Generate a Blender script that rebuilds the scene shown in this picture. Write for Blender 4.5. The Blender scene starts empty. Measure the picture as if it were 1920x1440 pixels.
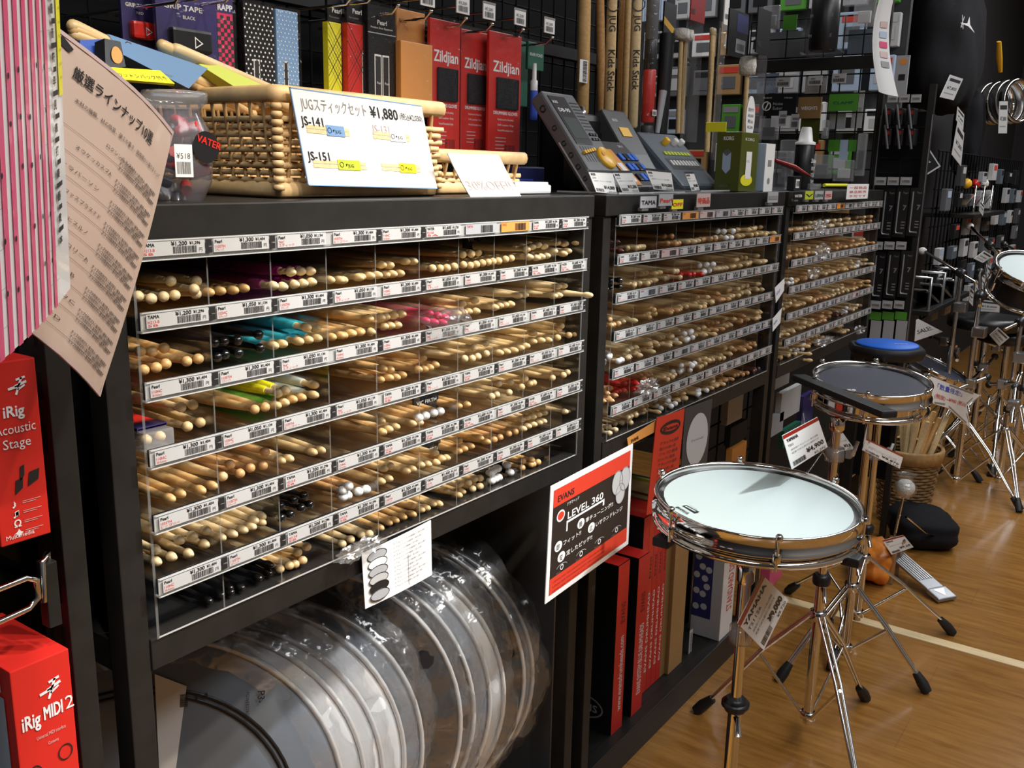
import bpy, bmesh, math, random
from mathutils import Vector, Matrix
from math import pi, sin, cos
sc = bpy.context.scene
COL = sc.collection
rnd = random.Random(7)

# ---------------------------------------------------------------- camera, world, lights, exposure
F_PX = 1764.45
RT = Vector((0.57723436, -0.81632506, 0.02034442))
UP = Vector((0.16974468, 0.14432422, 0.97486269))
FW = Vector((0.79874104, 0.55927088, -0.22187573))
CAM = Vector((-0.52665, -0.80999, 1.24087))
cd = bpy.data.cameras.new('camera'); cam = bpy.data.objects.new('camera', cd); COL.objects.link(cam)
cd.sensor_width = 36; cd.lens = F_PX * 36 / 1920; cd.clip_start = 0.01; cd.clip_end = 60
cam.matrix_world = Matrix(((RT.x, UP.x, -FW.x, CAM.x), (RT.y, UP.y, -FW.y, CAM.y), (RT.z, UP.z, -FW.z, CAM.z), (0, 0, 0, 1)))
sc.camera = cam
w = bpy.data.worlds.new('world'); sc.world = w; w.use_nodes = True
w.node_tree.nodes['Background'].inputs[0].default_value = (0.9, 0.93, 1.0, 1)
w.node_tree.nodes['Background'].inputs[1].default_value = 0.05
sc.view_settings.view_transform = 'Standard'; sc.view_settings.look = 'None'
sc.view_settings.gamma = 1; sc.view_settings.use_curve_mapping = False
sc.view_settings.exposure = 0.0
sc.cycles.transparent_max_bounces = 32; sc.cycles.max_bounces = 8
sc.cycles.use_denoising = True
sc.cycles.caustics_reflective = False; sc.cycles.caustics_refractive = False
sc.cycles.sample_clamp_indirect = 4.0

def aim(o, target):
    d = Vector(target) - o.location
    o.rotation_euler = d.to_track_quat('-Z', 'Y').to_euler()
def spot(name, loc, target, power, color, size=60, blend=0.6, r=0.05):
    l = bpy.data.lights.new(name, 'SPOT'); l.energy = power; l.color = color
    l.spot_size = math.radians(size); l.spot_blend = blend; l.shadow_soft_size = r
    o = bpy.data.objects.new(name, l); COL.objects.link(o); o.location = loc; aim(o, target)
def area(name, loc, target, power, color, sx, sy):
    l = bpy.data.lights.new(name, 'AREA'); l.shape = 'RECTANGLE'; l.energy = power; l.color = color; l.size = sx; l.size_y = sy
    o = bpy.data.objects.new(name, l); COL.objects.link(o); o.location = loc; aim(o, target)
WARM = (1.0, 0.86, 0.66); NEUT = (0.95, 0.97, 1.0)
spot('ceiling_spot', (0.75, -1.25, 2.75), (0.40, 0.0, 0.92), 125, WARM, 36, 0.8, 0.04)
spot('ceiling_spot', (0.05, -1.5, 2.75), (0.22, 0.0, 1.02), 88, WARM, 34, 0.7, 0.04)
spot('ceiling_spot', (1.35, -1.35, 2.75), (0.36, 0.1, 0.42), 300, NEUT, 30, 0.6, 0.05)
spot('ceiling_spot', (-0.4, -1.0, 2.75), (-0.12, -0.1, 0.9), 60, NEUT, 34, 0.5, 0.04)
for (x_, y_, p_, sx_, sy_) in ((1.4, -1.9, 32, 1.8, .6), (3.2, -1.1, 34, 2.0, .7), (5.2, -1.0, 40, 1.8, .5), (3.2, 1.0, 40, 1.8, .5), (6.4, .8, 20, 1.2, .3), (-.2, -2.2, 26, 1.4, .5), (-1.2, -.9, 16, .5, .9)):
    area('ambient_fill_light', (x_, y_, 2.86), (x_, y_, 0), p_, NEUT, sx_, sy_)  # unseen area lamps added as ambient fill and for chrome to mirror

def ray(u, v): return FW + RT * ((u - 960) / F_PX) - UP * ((v - 720) / F_PX)
def PY(u, v, Y): d = ray(u, v); return CAM + d * ((Y - CAM.y) / d.y)
def PZ(u, v, Z): d = ray(u, v); return CAM + d * ((Z - CAM.z) / d.z)
def PX(u, v, X): d = ray(u, v); return CAM + d * ((X - CAM.x) / d.x)

# ---------------------------------------------------------------- materials (all procedural)
MATS = {}
def mat(name, color=(0.5, 0.5, 0.5), rough=0.5, metal=0.0, spec=0.5, alpha=1.0, noise=0.0, nscale=20.0, bump=0.0, bscale=60.0, coat=0.0, trans=None, color2=None, stretch=None, emit=0, sheen=.035):
    if name in MATS: return MATS[name]
    m = bpy.data.materials.new(name); m.use_nodes = True; MATS[name] = m
    nt = m.node_tree; n = nt.nodes; l = nt.links; b = n['Principled BSDF']
    b.inputs['Base Color'].default_value = (*color, 1); b.inputs['Roughness'].default_value = rough
    b.inputs['Metallic'].default_value = metal; b.inputs['Specular IOR Level'].default_value = spec
    b.inputs['Coat Weight'].default_value = coat
    if emit: b.inputs['Emission Color'].default_value = (*color, 1); b.inputs['Emission Strength'].default_value = emit
    tc = None
    if noise or bump or color2:
        tc = n.new('ShaderNodeTexCoord'); mp = n.new('ShaderNodeMapping'); l.new(tc.outputs['Object'], mp.inputs['Vector'])
        if stretch: mp.inputs['Scale'].default_value = stretch
    if noise or color2:
        t = n.new('ShaderNodeTexNoise'); t.inputs['Scale'].default_value = nscale; t.inputs['Detail'].default_value = 5
        l.new(mp.outputs[0], t.inputs['Vector'])
        r = n.new('ShaderNodeValToRGB'); c2 = color2 or tuple(c * (1 - noise) for c in color)
        r.color_ramp.elements[0].color = (*c2, 1); r.color_ramp.elements[1].color = (*color, 1)
        r.color_ramp.elements[0].position = 0.35; r.color_ramp.elements[1].position = 0.65
        l.new(t.outputs['Fac'], r.inputs['Fac']); l.new(r.outputs['Color'], b.inputs['Base Color'])
    if bump:
        t2 = n.new('ShaderNodeTexNoise'); t2.inputs['Scale'].default_value = bscale; t2.inputs['Detail'].default_value = 3
        l.new(mp.outputs[0], t2.inputs['Vector'])
        bp = n.new('ShaderNodeBump'); bp.inputs['Strength'].default_value = bump; bp.inputs['Distance'].default_value = 0.01
        l.new(t2.outputs['Fac'], bp.inputs['Height']); l.new(bp.outputs['Normal'], b.inputs['Normal'])
    if trans is not None:      # clear sheet: lets most light through, mirrors more towards grazing angles
        out = n['Material Output']; tr = n.new('ShaderNodeBsdfTransparent'); tr.inputs[0].default_value = (1, 1, 1, 1)
        gl = n.new('ShaderNodeBsdfGlossy'); gl.inputs['Roughness'].default_value = rough; gl.inputs['Color'].default_value = (0.9, 0.9, 0.9, 1)
        lw = n.new('ShaderNodeLayerWeight'); lw.inputs['Blend'].default_value = 0.5
        pw = n.new('ShaderNodeMath'); pw.operation = 'POWER'; pw.inputs[1].default_value = 4.0
        ml = n.new('ShaderNodeMath'); ml.operation = 'MULTIPLY_ADD'; ml.inputs[1].default_value = 0.6; ml.inputs[2].default_value = sheen; ml.use_clamp = True
        l.new(lw.outputs['Facing'], pw.inputs[0]); l.new(pw.outputs[0], ml.inputs[0])
        m1 = n.new('ShaderNodeMixShader'); m1.inputs[0].default_value = 1 - trans
        m2 = n.new('ShaderNodeMixShader'); l.new(ml.outputs[0], m2.inputs[0])
        l.new(tr.outputs[0], m1.inputs[1]); l.new(b.outputs[0], m1.inputs[2]); l.new(m1.outputs[0], m2.inputs[1]); l.new(gl.outputs[0], m2.inputs[2])
        l.new(m2.outputs[0], out.inputs[0])
        if bump: l.new(bp.outputs['Normal'], gl.inputs['Normal'])
    return m
def M(n): return MATS[n]
mat('black_metal', (0.017, 0.0155, 0.014), 0.45, 0.0, 0.35, noise=0.25, nscale=30)
mat('black_panel', (0.008, 0.008, 0.009), 0.7, spec=.15)
mat('black_gloss', (0.008, 0.008, 0.009), 0.12)
mat('tag_paper', (0.48, 0.48, 0.475), 0.5)
mat('black_plastic', (0.012, 0.012, 0.013), 0.35)
mat('black_fabric', (0.010, 0.010, 0.012), 0.85, spec=.2, bump=0.3, bscale=300)
mat('rubber', (0.008, 0.008, 0.009), 0.55, bump=0.15, bscale=400)
mat('chrome', (0.78, 0.77, 0.75), 0.08, 1.0)
mat('chrome_dull', (0.55, 0.55, 0.55), 0.28, 1.0)
mat('steel_grey', (0.35, 0.36, 0.38), 0.4, 0.7)
mat('wire', (0.008, 0.008, 0.008), 0.8, spec=.1)
mat('white_paper', (0.82, 0.82, 0.80), 0.55)
mat('white_plastic', (0.75, 0.75, 0.74), 0.35)
mat('laminate_white', (0.82, 0.82, 0.82), 0.22, coat=0.4)
mat('paper_tan', (0.64, 0.49, 0.41), 0.35, coat=0.3, noise=0.12, nscale=6)
mat('pink', (0.72, 0.10, 0.22), 0.35, coat=0.3)
mat('hot_pink', (0.75, 0.03, 0.13), 0.4)
mat('magenta_film', (0.55, 0.035, 0.30), 0.25, coat=0.5)
mat('teal_film', (0.05, 0.42, 0.50), 0.25, coat=0.5)
mat('yellow_film', (0.85, 0.80, 0.02), 0.3, coat=0.5)
mat('green_film', (0.10, 0.50, 0.03), 0.3, coat=0.5)
mat('white_film', (0.6, 0.64, 0.58), 0.3, coat=0.5)
mat('yellow', (0.85, 0.80, 0.03), 0.4)
mat('lime', (0.50, 0.58, 0.05), 0.4)
mat('orange', (0.78, 0.25, 0.03), 0.4)
mat('orange_card', (0.72, 0.30, 0.07), 0.5)
mat('amber', (0.90, 0.50, 0.03), 0.35)
mat('red', (0.62, 0.025, 0.018), 0.35)
mat('red_dark', (0.30, 0.012, 0.012), 0.35)
mat('red_gloss', (0.55, 0.01, 0.012), 0.15, coat=0.6)
mat('evans_red', (0.62, 0.045, 0.022), 0.45)
mat('blue', (0.03, 0.09, 0.40), 0.4)
mat('sky_blue', (0.20, 0.36, 0.62), 0.4)
mat('light_blue', (0.42, 0.52, 0.66), 0.35)
mat('pad_blue', (0.012, 0.13, 0.62), 0.55)
mat('navy_pad', (0.024, 0.027, 0.045), 0.6, bump=0.1, bscale=500)
mat('navy', (0.02, 0.025, 0.12), 0.4)
mat('purple', (0.07, 0.045, 0.25), 0.3, coat=0.4, color2=(0.02, 0.02, 0.07), nscale=6)
mat('green_card', (0.08, 0.30, 0.03), 0.45)
mat('dark_green', (0.01, 0.10, 0.06), 0.45)
mat('olive', (0.085, 0.10, 0.012), 0.35)
mat('grey', (0.12, 0.125, 0.135), 0.45)
mat('grey_dark', (0.05, 0.052, 0.055), 0.45)
mat('grey_blue', (0.10, 0.125, 0.15), 0.45)
mat('grey_light', (0.40, 0.41, 0.43), 0.45)
mat('lcd', (0.10, 0.12, 0.12), 0.2)
mat('brown_box', (0.30, 0.17, 0.06), 0.7, noise=0.15, nscale=8)
mat('cardboard', (0.42, 0.24, 0.09), 0.7, noise=0.12, nscale=8)
mat('ink', (0.015, 0.014, 0.014), 0.5)
mat('ink_brown', (0.06, 0.045, 0.04), 0.5)
mat('sign_black', (0.022, 0.017, 0.015), 0.4)
mat('ink_grey', (0.25, 0.25, 0.25), 0.5)
mat('ink_red', (0.60, 0.05, 0.03), 0.5)
mat('ink_faint', (0.55, 0.42, 0.40), 0.5)
mat('ink_white', (0.80, 0.80, 0.79), 0.5)
mat('ink_blue', (0.04, 0.10, 0.55), 0.5)
mat('drumhead', (0.40, 0.47, 0.455), 0.5, bump=0.05, bscale=300)
mat('head_grey', (0.16, 0.185, 0.22), 0.38, coat=0.3)
mat('head_black', (0.012, 0.012, 0.013), 0.25, coat=0.3)
mat('head_white', (0.68, 0.70, 0.72), 0.35)
mat('aluminium', (0.70, 0.71, 0.72), 0.25, 0.35)
mat('wicker', (0.74, 0.50, 0.24), 0.5, noise=0.25, nscale=40)
mat('wicker_dark', (0.52, 0.31, 0.12), 0.6, noise=0.3, nscale=60)
mat('reed_brown', (0.28, 0.16, 0.06), 0.65, noise=0.5, nscale=30, stretch=(1, 1, 8))
WOOD = ['maple', 'hickory', 'birch', 'oak']
mat('maple', (0.80, 0.57, 0.28), 0.38, noise=0.18, nscale=18, stretch=(8, 1, 8))
mat('hickory', (0.76, 0.47, 0.19), 0.38, noise=0.2, nscale=18, stretch=(8, 1, 8))
mat('birch', (0.82, 0.63, 0.35), 0.40, noise=0.15, nscale=18, stretch=(8, 1, 8))
mat('oak', (0.70, 0.39, 0.16), 0.38, noise=0.22, nscale=18, stretch=(8, 1, 8))
mat('dark_wood', (0.07, 0.018, 0.014), 0.35)
mat('black_lacquer', (0.008, 0.008, 0.009), 0.18, coat=0.6)
mat('nylon', (0.85, 0.85, 0.84), 0.35)
mat('felt', (0.70, 0.68, 0.62), 0.9, bump=0.4, bscale=150)
mat('acrylic', (0.75, 0.78, 0.80), 0.08, trans=0.995)
mat('acrylic_lip', (0.80, 0.80, 0.80), 0.12, trans=0.97)
mat('acrylic_edge', (0.75, 0.76, 0.75), 0.2, trans=0.35)  # pale and milky: the bright look of lit edges is put into the colour
mat('acrylic_line', (0.26, 0.27, 0.26), 0.2, trans=0.6)
mat('bag_film', (0.72, 0.73, 0.75), 0.20, trans=0.95, bump=1.0, bscale=22, sheen=.13)
mat('bag_soft', (0.70, 0.71, 0.72), 0.15, trans=0.985, bump=0.6, bscale=40)
mat('clear_plastic', (0.70, 0.72, 0.74), 0.12, trans=0.78)
mat('clear_dark', (0.22, 0.22, 0.25), 0.15, trans=0.65)

# ---------------------------------------------------------------- mesh building
class Flat:                     # a flat local frame: x right, y up, h off the surface
    def __init__(s, o, ex, ey, w=1, h=1):
        s.o = Vector(o); s.ex = Vector(ex).normalized(); s.ey = Vector(ey).normalized(); s.n = s.ex.cross(s.ey).normalized(); s.w = w; s.h = h
    def at(s, x, y, k=0.0): return s.o + s.ex * x + s.ey * y + s.n * k
class Sheet:                    # a bowed sheet through four corners (bottom-left, bottom-right, top-right, top-left)
    def __init__(s, bl, br, tr, tl, bend=0.0, bendy=0.0, curl=0.0):
        s.c = [Vector(p) for p in (bl, br, tr, tl)]; s.w = ((s.c[1] - s.c[0]).length + (s.c[2] - s.c[3]).length) / 2
        s.h = ((s.c[3] - s.c[0]).length + (s.c[2] - s.c[1]).length) / 2; s.b = bend; s.by = bendy; s.curl = curl
        s.n = ((s.c[2] - s.c[0]).cross(s.c[3] - s.c[1])).normalized()
    def at(s, x, y, k=0.0):
        a = x / s.w; b = y / s.h; c = s.c
        p = c[0] * ((1 - a) * (1 - b)) + c[1] * (a * (1 - b)) + c[2] * (a * b) + c[3] * ((1 - a) * b)
        aa = min(max(a, 0), 1); bb = min(max(b, 0), 1)
        return p + s.n * (k + s.b * sin(pi * aa) + s.by * sin(pi * bb) + s.curl * (1 - bb) ** 2)
TXT = {}
def text_mesh(t):
    if t not in TXT:
        c = bpy.data.curves.new('t', 'FONT'); c.body = t; c.size = 1; c.resolution_u = 2; c.align_x = 'LEFT'
        o = bpy.data.objects.new('t', c); m = bpy.data.meshes.new_from_object(o)
        vs = [(v.co.x, v.co.y) for v in m.vertices]; fs = [tuple(p.vertices) for p in m.polygons]
        wd = max([v[0] for v in vs] or [0]); mn = min([v[0] for v in vs] or [0])
        TXT[t] = (vs, fs, mn, wd)
        bpy.data.objects.remove(o); bpy.data.curves.remove(c); bpy.data.meshes.remove(m)
    return TXT[t]
class MB:
    def __init__(s): s.v = []; s.f = []; s.m = []; s.mats = []; s.sm = []
    def mi(s, m):
        if m not in s.mats: s.mats.append(m)
        return s.mats.index(m)
    def add(s, vs, fs, m, smooth=False):
        k = len(s.v); i = s.mi(m); s.v += [Vector(p) for p in vs]
        for f in fs: s.f.append(tuple(a + k for a in f)); s.m.append(i); s.sm.append(smooth)
        return s
    def box(s, lo, hi, m, T=None, faces=None):
        x0, y0, z0 = lo; x1, y1, z1 = hi
        vs = [(x0, y0, z0), (x1, y0, z0), (x1, y1, z0), (x0, y1, z0), (x0, y0, z1), (x1, y0, z1), (x1, y1, z1), (x0, y1, z1)]
        if T: vs = [T @ Vector(p) for p in vs]
        fs = [(0, 3, 2, 1), (4, 5, 6, 7), (0, 1, 5, 4), (1, 2, 6, 5), (2, 3, 7, 6), (3, 0, 4, 7)]
        k = len(s.v); s.v += [Vector(p) for p in vs]
        for j, f in enumerate(fs): s.f.append(tuple(a + k for a in f)); s.m.append(s.mi((faces or {}).get(j, m))); s.sm.append(False)
        return s
    def rbox(s, lo, hi, m, c=0.003, T=None):     # box with chamfered edges
        bm = bmesh.new(); bmesh.ops.create_cube(bm, size=1)
        for v in bm.verts: v.co = Vector((lo[k] + (hi[k] - lo[k]) * (v.co[k] + 0.5) for k in range(3)))
        bmesh.ops.bevel(bm, geom=bm.edges[:], offset=c, segments=2, affect='EDGES', profile=0.6)
        vs = [(T @ v.co) if T else v.co.copy() for v in bm.verts]
        bm.verts.index_update(); s.add(vs, [tuple(v.index for v in f.verts) for f in bm.faces], m); bm.free(); return s
    def tube(s, pts, r, m, seg=8, closed=False, cap=True, flat=1.0):
        pts = [Vector(p) for p in pts]; n = len(pts); rs = r if isinstance(r, (list, tuple)) else [r] * n
        vs = []; up = None
        for i, p in enumerate(pts):
            if closed: d = pts[(i + 1) % n] - pts[i - 1]
            else: d = pts[min(i + 1, n - 1)] - pts[max(i - 1, 0)]
            d.normalize()
            if up is None: up = Vector((0, 0, 1)) if abs(d.z) < 0.9 else Vector((0, 1, 0))
            a = d.cross(up)
            if a.length < 1e-5: a = d.cross(Vector((1, 0.3, 0)))
            a.normalize(); b = a.cross(d).normalized(); up = b
            for k in range(seg):
                t = 2 * pi * k / seg; vs.append(p + a * (cos(t) * rs[i]) + b * (sin(t) * rs[i] * flat))
        fs = []
        for i in range(n if closed else n - 1):
            j = (i + 1) % n
            for k in range(seg): fs.append((i * seg + k, i * seg + (k + 1) % seg, j * seg + (k + 1) % seg, j * seg + k))
        s.add(vs, fs, m, True)
        if cap and not closed: s.add(vs[:seg], [tuple(range(seg))[::-1]], m); s.add(vs[-seg:], [tuple(range(seg))], m)
        return s
    def lathe(s, prof, m, o=(0, 0, 0), axis=(0, 0, 1), seg=24, T=None, smooth=True, caps=True):   # prof: (radius, height)
        ax = Vector(axis).normalized(); q = Vector((0, 0, 1)).rotation_difference(ax); o = Vector(o); vs = []; fs = []
        for r, h in prof:
            for k in range(seg):
                t = 2 * pi * k / seg; p = o + q @ Vector((cos(t) * r, sin(t) * r, h)); vs.append(T @ p if T else p)
        for i in range(len(prof) - 1):
            for k in range(seg): fs.append((i * seg + k, i * seg + (k + 1) % seg, (i + 1) * seg + (k + 1) % seg, (i + 1) * seg + k))
        s.add(vs, fs, m, smooth)
        if caps and prof[0][0] > 1e-6: s.add(vs[:seg], [tuple(range(seg))[::-1]], m)
        if caps and prof[-1][0] > 1e-6: s.add(vs[-seg:], [tuple(range(seg))], m)
        return s
    def sheet(s, S, m, nx=8, ny=8, th=0.0006, back=None, x0=0, y0=0, x1=None, y1=None, k=0.0, edge=None):
        x1 = S.w if x1 is None else x1; y1 = S.h if y1 is None else y1; W = nx + 1
        g = [(x0 + (x1 - x0) * i / nx, y0 + (y1 - y0) * j / ny) for j in range(ny + 1) for i in range(nx + 1)]
        q = [(j * W + i, j * W + i + 1, (j + 1) * W + i + 1, (j + 1) * W + i) for j in range(ny) for i in range(nx)]
        s.add([S.at(x, y, k) for x, y in g], q, m, True)
        if th > 0:
            kk = len(g); s.add([S.at(x, y, k - th) for x, y in g], [f[::-1] for f in q], back or m, True)
            b = [i for i in range(W)] + [j * W + nx for j in range(1, ny + 1)] + [ny * W + i for i in range(nx - 1, -1, -1)] + [j * W for j in range(ny - 1, 0, -1)]
            vs = [S.at(*g[i], k) for i in b] + [S.at(*g[i], k - th) for i in b]; n = len(b)
            s.add(vs, [(i, i + n, (i + 1) % n + n, (i + 1) % n) for i in range(n)], edge or m)
        return s
    def rect(s, S, x0, y0, x1, y1, m, k=0.0004, n=1):
        vs = []; 
        for i in range(n + 1):
            x = x0 + (x1 - x0) * i / n; vs += [S.at(x, y0, k), S.at(x, y1, k)]
        return s.add(vs, [(2 * i, 2 * i + 2, 2 * i + 3, 2 * i + 1) for i in range(n)], m)
    def poly(s, S, pts, m, k=0.0004): return s.add([S.at(x, y, k) for x, y in pts], [tuple(range(len(pts)))], m)
    def disc(s, S, cx, cy, rx, ry, m, k=0.0004, seg=20, rot=0): 
        return s.poly(S, [(cx + cos(t) * rx * cos(rot) - sin(t) * ry * sin(rot), cy + cos(t) * rx * sin(rot) + sin(t) * ry * cos(rot)) for t in [2 * pi * i / seg for i in range(seg)]], m, k)
    def ring(s, S, cx, cy, rx, ry, wd, m, k=0.0004, seg=24, a0=0, a1=2 * pi):
        vs = []; n = seg
        for i in range(n + 1):
            t = a0 + (a1 - a0) * i / n
            vs += [S.at(cx + cos(t) * rx, cy + sin(t) * ry, k), S.at(cx + cos(t) * (rx - wd), cy + sin(t) * (ry - wd), k)]
        return s.add(vs, [(2 * i, 2 * i + 2, 2 * i + 3, 2 * i + 1) for i in range(n)], m)
    def text(s, S, t, x, y, size, m, k=0.0005, width=None, rot=0.0, align=0, bold=0):
        vs, fs, mn, mx = text_mesh(t); sx = size
        if width and mx > mn: sx = width / (mx - mn)
        ox = -mn - (mx - mn) * align; cr, sr = cos(rot), sin(rot)
        offs = [(0, 0)] if not bold else [(0, 0), (bold, 0), (0, bold), (bold, bold)]
        for bx, by in offs:
            out = []
            for a, b in vs:
                px = (a + ox) * sx + bx; py = b * size + by; out.append(S.at(x + px * cr - py * sr, y + px * sr + py * cr, k + bx * 0.02 + by * 0.01))
            s.add(out, fs, m)
        return s
    def bars(s, S, x, y, wd, h, m='ink', k=0.0005, seed=1, n=14):
        r = random.Random(seed); t = 0; u = wd / (n * 2.2)
        while t < wd:
            a = u * r.choice((0.6, 1, 1.5)); s.rect(S, x + t, y, x + min(t + a, wd), y + h, m, k); t += a + u * r.choice((0.7, 1.1))
        return s
    def build(s, name, parent=None, loc=None, label=None, cat=None, group=None, kind=None, bevel=0, merge=False):
        me = bpy.data.meshes.new(name)
        if parent is not None:
            o0 = abs_loc(parent)
        elif loc is not None: o0 = Vector(loc)
        else:
            xs = [p.x for p in s.v]; ys = [p.y for p in s.v]; zs = [p.z for p in s.v]
            o0 = Vector(((min(xs) + max(xs)) / 2, (min(ys) + max(ys)) / 2, min(zs)))
        me.from_pydata([p - o0 for p in s.v], [], s.f); me.polygons.foreach_set('material_index', s.m); me.polygons.foreach_set('use_smooth', s.sm)
        for n_ in s.mats: me.materials.append(MATS[n_])
        me.update()
        o = bpy.data.objects.new(name, me); COL.objects.link(o)
        if parent is not None: o.parent = parent
        else: o.location = o0
        if label: o['label'] = label
        if cat: o['category'] = cat
        if group: o['group'] = group
        if kind: o['kind'] = kind
        return o
def abs_loc(o):
    p = Vector(o.location)
    while o.parent: o = o.parent; p = p + Vector(o.location)
    return p
def thing(name, label, cat, loc=(0, 0, 0), group=None):
    o = bpy.data.objects.new(name, None); COL.objects.link(o); o.location = loc; o.empty_display_size = 0.05
    o['label'] = label; o['category'] = cat
    if group: o['group'] = group
    return o
def copy_tree(o, parent=None):
    c = o.copy(); COL.objects.link(c)
    if parent: c.parent = parent
    for ch in list(o.children): copy_tree(ch, c)
    return c
def ycard(u0, v0, u1, v1, Y):       # upright rectangle facing the aisle; the pixel box read at depth Y
    um = (u0 + u1) / 2; vm = (v0 + v1) / 2
    x0 = PY(u0, vm, Y).x; x1 = PY(u1, vm, Y).x; z0 = PY(um, v1, Y).z; z1 = PY(um, v0, Y).z
    return Flat((x0, Y, z0), (1, 0, 0), (0, 0, 1), x1 - x0, z1 - z0)
def panel(b, S, m, th=0.002): # flat slab with its front at S
    T = Matrix.Translation(S.o) @ Matrix((S.ex, S.ey, S.n)).transposed().to_4x4()
    b.box((0, 0, -th), (S.w, S.h, 0), m, T); return b

# ---------------------------------------------------------------- the setting
def wood_floor():
    m = bpy.data.materials.new('wood_floor'); m.use_nodes = True; MATS['wood_floor'] = m
    nt = m.node_tree; n = nt.nodes; l = nt.links; b = n['Principled BSDF']
    tc = n.new('ShaderNodeTexCoord'); mp = n.new('ShaderNodeMapping'); mp.inputs['Rotation'].default_value = (0, 0, 0.0)
    mp.inputs['Scale'].default_value = (14, 1.6, 1); l.new(tc.outputs['Object'], mp.inputs['Vector'])
    t = n.new('ShaderNodeTexNoise'); t.inputs['Scale'].default_value = 4; t.inputs['Detail'].default_value = 8; t.inputs['Roughness'].default_value = 0.65
    l.new(mp.outputs[0], t.inputs['Vector'])
    r = n.new('ShaderNodeValToRGB'); e = r.color_ramp.elements
    e[0].position = 0.3; e[0].color = (0.24, 0.10, 0.018, 1); e[1].position = 0.72; e[1].color = (0.43, 0.21, 0.05, 1)
    l.new(t.outputs['Fac'], r.inputs['Fac'])
    br = n.new('ShaderNodeTexBrick'); br.inputs['Color1'].default_value = (1, 1, 1, 1); br.inputs['Color2'].default_value = (0.86, 0.84, 0.82, 1)
    br.inputs['Mortar'].default_value = (0.7, 0.66, 0.62, 1); br.inputs['Mortar Size'].default_value = 0.0015; br.inputs['Brick Width'].default_value = 0.9
    br.inputs['Row Height'].default_value = 0.15; br.inputs['Scale'].default_value = 1.0
    mp2 = n.new('ShaderNodeMapping'); mp2.inputs['Rotation'].default_value = (0, 0, pi / 2); l.new(tc.outputs['Object'], mp2.inputs['Vector'])
    l.new(mp2.outputs[0], br.inputs['Vector'])
    mx = n.new('ShaderNodeMixRGB'); mx.blend_type = 'MULTIPLY'; mx.inputs[0].default_value = 0.6
    l.new(r.outputs[0], mx.inputs[1]); l.new(br.outputs[0], mx.inputs[2]); l.new(mx.outputs[0], b.inputs['Base Color'])
    b.inputs['Roughness'].default_value = 0.22; b.inputs['Coat Weight'].default_value = 0.3; b.inputs['Coat Roughness'].default_value = 0.12
    bp = n.new('ShaderNodeBump'); bp.inputs['Strength'].default_value = 0.06; t3 = n.new('ShaderNodeTexNoise'); t3.inputs['Scale'].default_value = 8
    l.new(tc.outputs['Object'], t3.inputs['Vector']); l.new(t3.outputs['Fac'], bp.inputs['Height']); l.new(bp.outputs['Normal'], b.inputs['Normal'])
wood_floor()
mat('wall_dark', (0.022, 0.021, 0.022), 0.8); mat('ceiling_grey', (0.55, 0.55, 0.54), 0.8); mat('wall_grey', (0.20, 0.19, 0.18), 0.8)
def struct(name, lo, hi, m):
    b = MB(); b.box(lo, hi, m); return b.build(name, kind='structure')
struct('floor', (-1.6, -3.2, -0.05), (8.2, 3.2, 0.0), 'wood_floor')
struct('ceiling', (-1.6, -3.2, 2.9), (8.2, 3.2, 2.95), 'ceiling_grey')
struct('wall_back', (-1.6, 3.2, 0), (8.2, 3.25, 2.9), 'wall_dark')
struct('wall_right', (8.2, -3.2, 0), (8.25, 3.2, 2.9), 'wall_dark')
struct('wall_left', (-1.65, -3.2, 0), (-1.6, 3.2, 2.9), 'wall_dark')
struct('wall_front', (-1.6, -3.25, 0), (8.2, -3.2, 2.9), 'wall_grey')
b = MB(); b.box((2.07, -2.4, 0), (2.11, 0.05, 0.004), 'birch'); b.build('trim_1', kind='structure')

# ---------------------------------------------------------------- steel racks
PITCH = 0.06864; Z0 = 1.1484; RAILH = 0.0205
RACKS = [(0.0, 0.8286), (0.9376, 1.7543), (1.8508, 2.6736)]
RNAME = ['nearest', 'middle', 'farthest']
def steel_rack(k, x0, x1):
    t = thing('steel_rack', 'black steel shelf rack %s' % ['nearest, holding bagged bass drum heads below its sticks', 'in the middle, with red and black boxes on its base', 'farthest along the aisle, with a wire grid below'][k], 'shelf rack', (x0 - .035, 0.005, 0))
    for (a, c) in ((x0 - .035, 0.006), (x1 + .008, 0.006), (x0 - .035, 0.425), (x1 + .008, 0.425)):
        b = MB(); b.rbox((a, c, 0.0), (a + .027, c + .03, 1.166), 'black_metal', 0.0015); b.build('post', t)
    b = MB(); b.rbox((x0 - .035, 0.002, 1.166), (x1 + .035, 0.458, 1.202), 'black_metal', 0.002); b.build('top_panel', t)
    b = MB(); b.rbox((x0 - .008, 0.004, .722), (x1 + .008, 0.03, .757), 'black_metal', 0.0015); b.build('front_beam', t)
    for a in (x0 - .033, x1 + .010):
        b = MB(); b.box((a, 0.037, .722), (a + .022, 0.424, .757), 'black_metal'); b.build('side_beam', t)
    b = MB(); b.box((x0 - .008, 0.03, .745), (x1 + .008, 0.44, .755), 'black_panel'); b.build('stick_shelf', t)
    b = MB(); b.box((x0 - .03, 0.456, .70 if k == 2 else .02), (x1 + .03, 0.462, 1.165), 'black_panel'); b.build('back_panel', t)
    if k < 2:
        b = MB(); b.rbox((x0 - .008, 0.004, .0), (x1 + .008, 0.034, .072), 'black_metal', 0.002); b.build('base_beam', t)
        b = MB(); b.box((x0 - .008, 0.034, .058), (x1 + .008, 0.44, .070), 'black_metal'); b.build('base_shelf', t)
    else:
        b = MB(); b.box((x0 - .008, 0.30, .0), (x1 + .008, 0.33, .05), 'black_metal'); b.build('base_beam', t)
    return t
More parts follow.
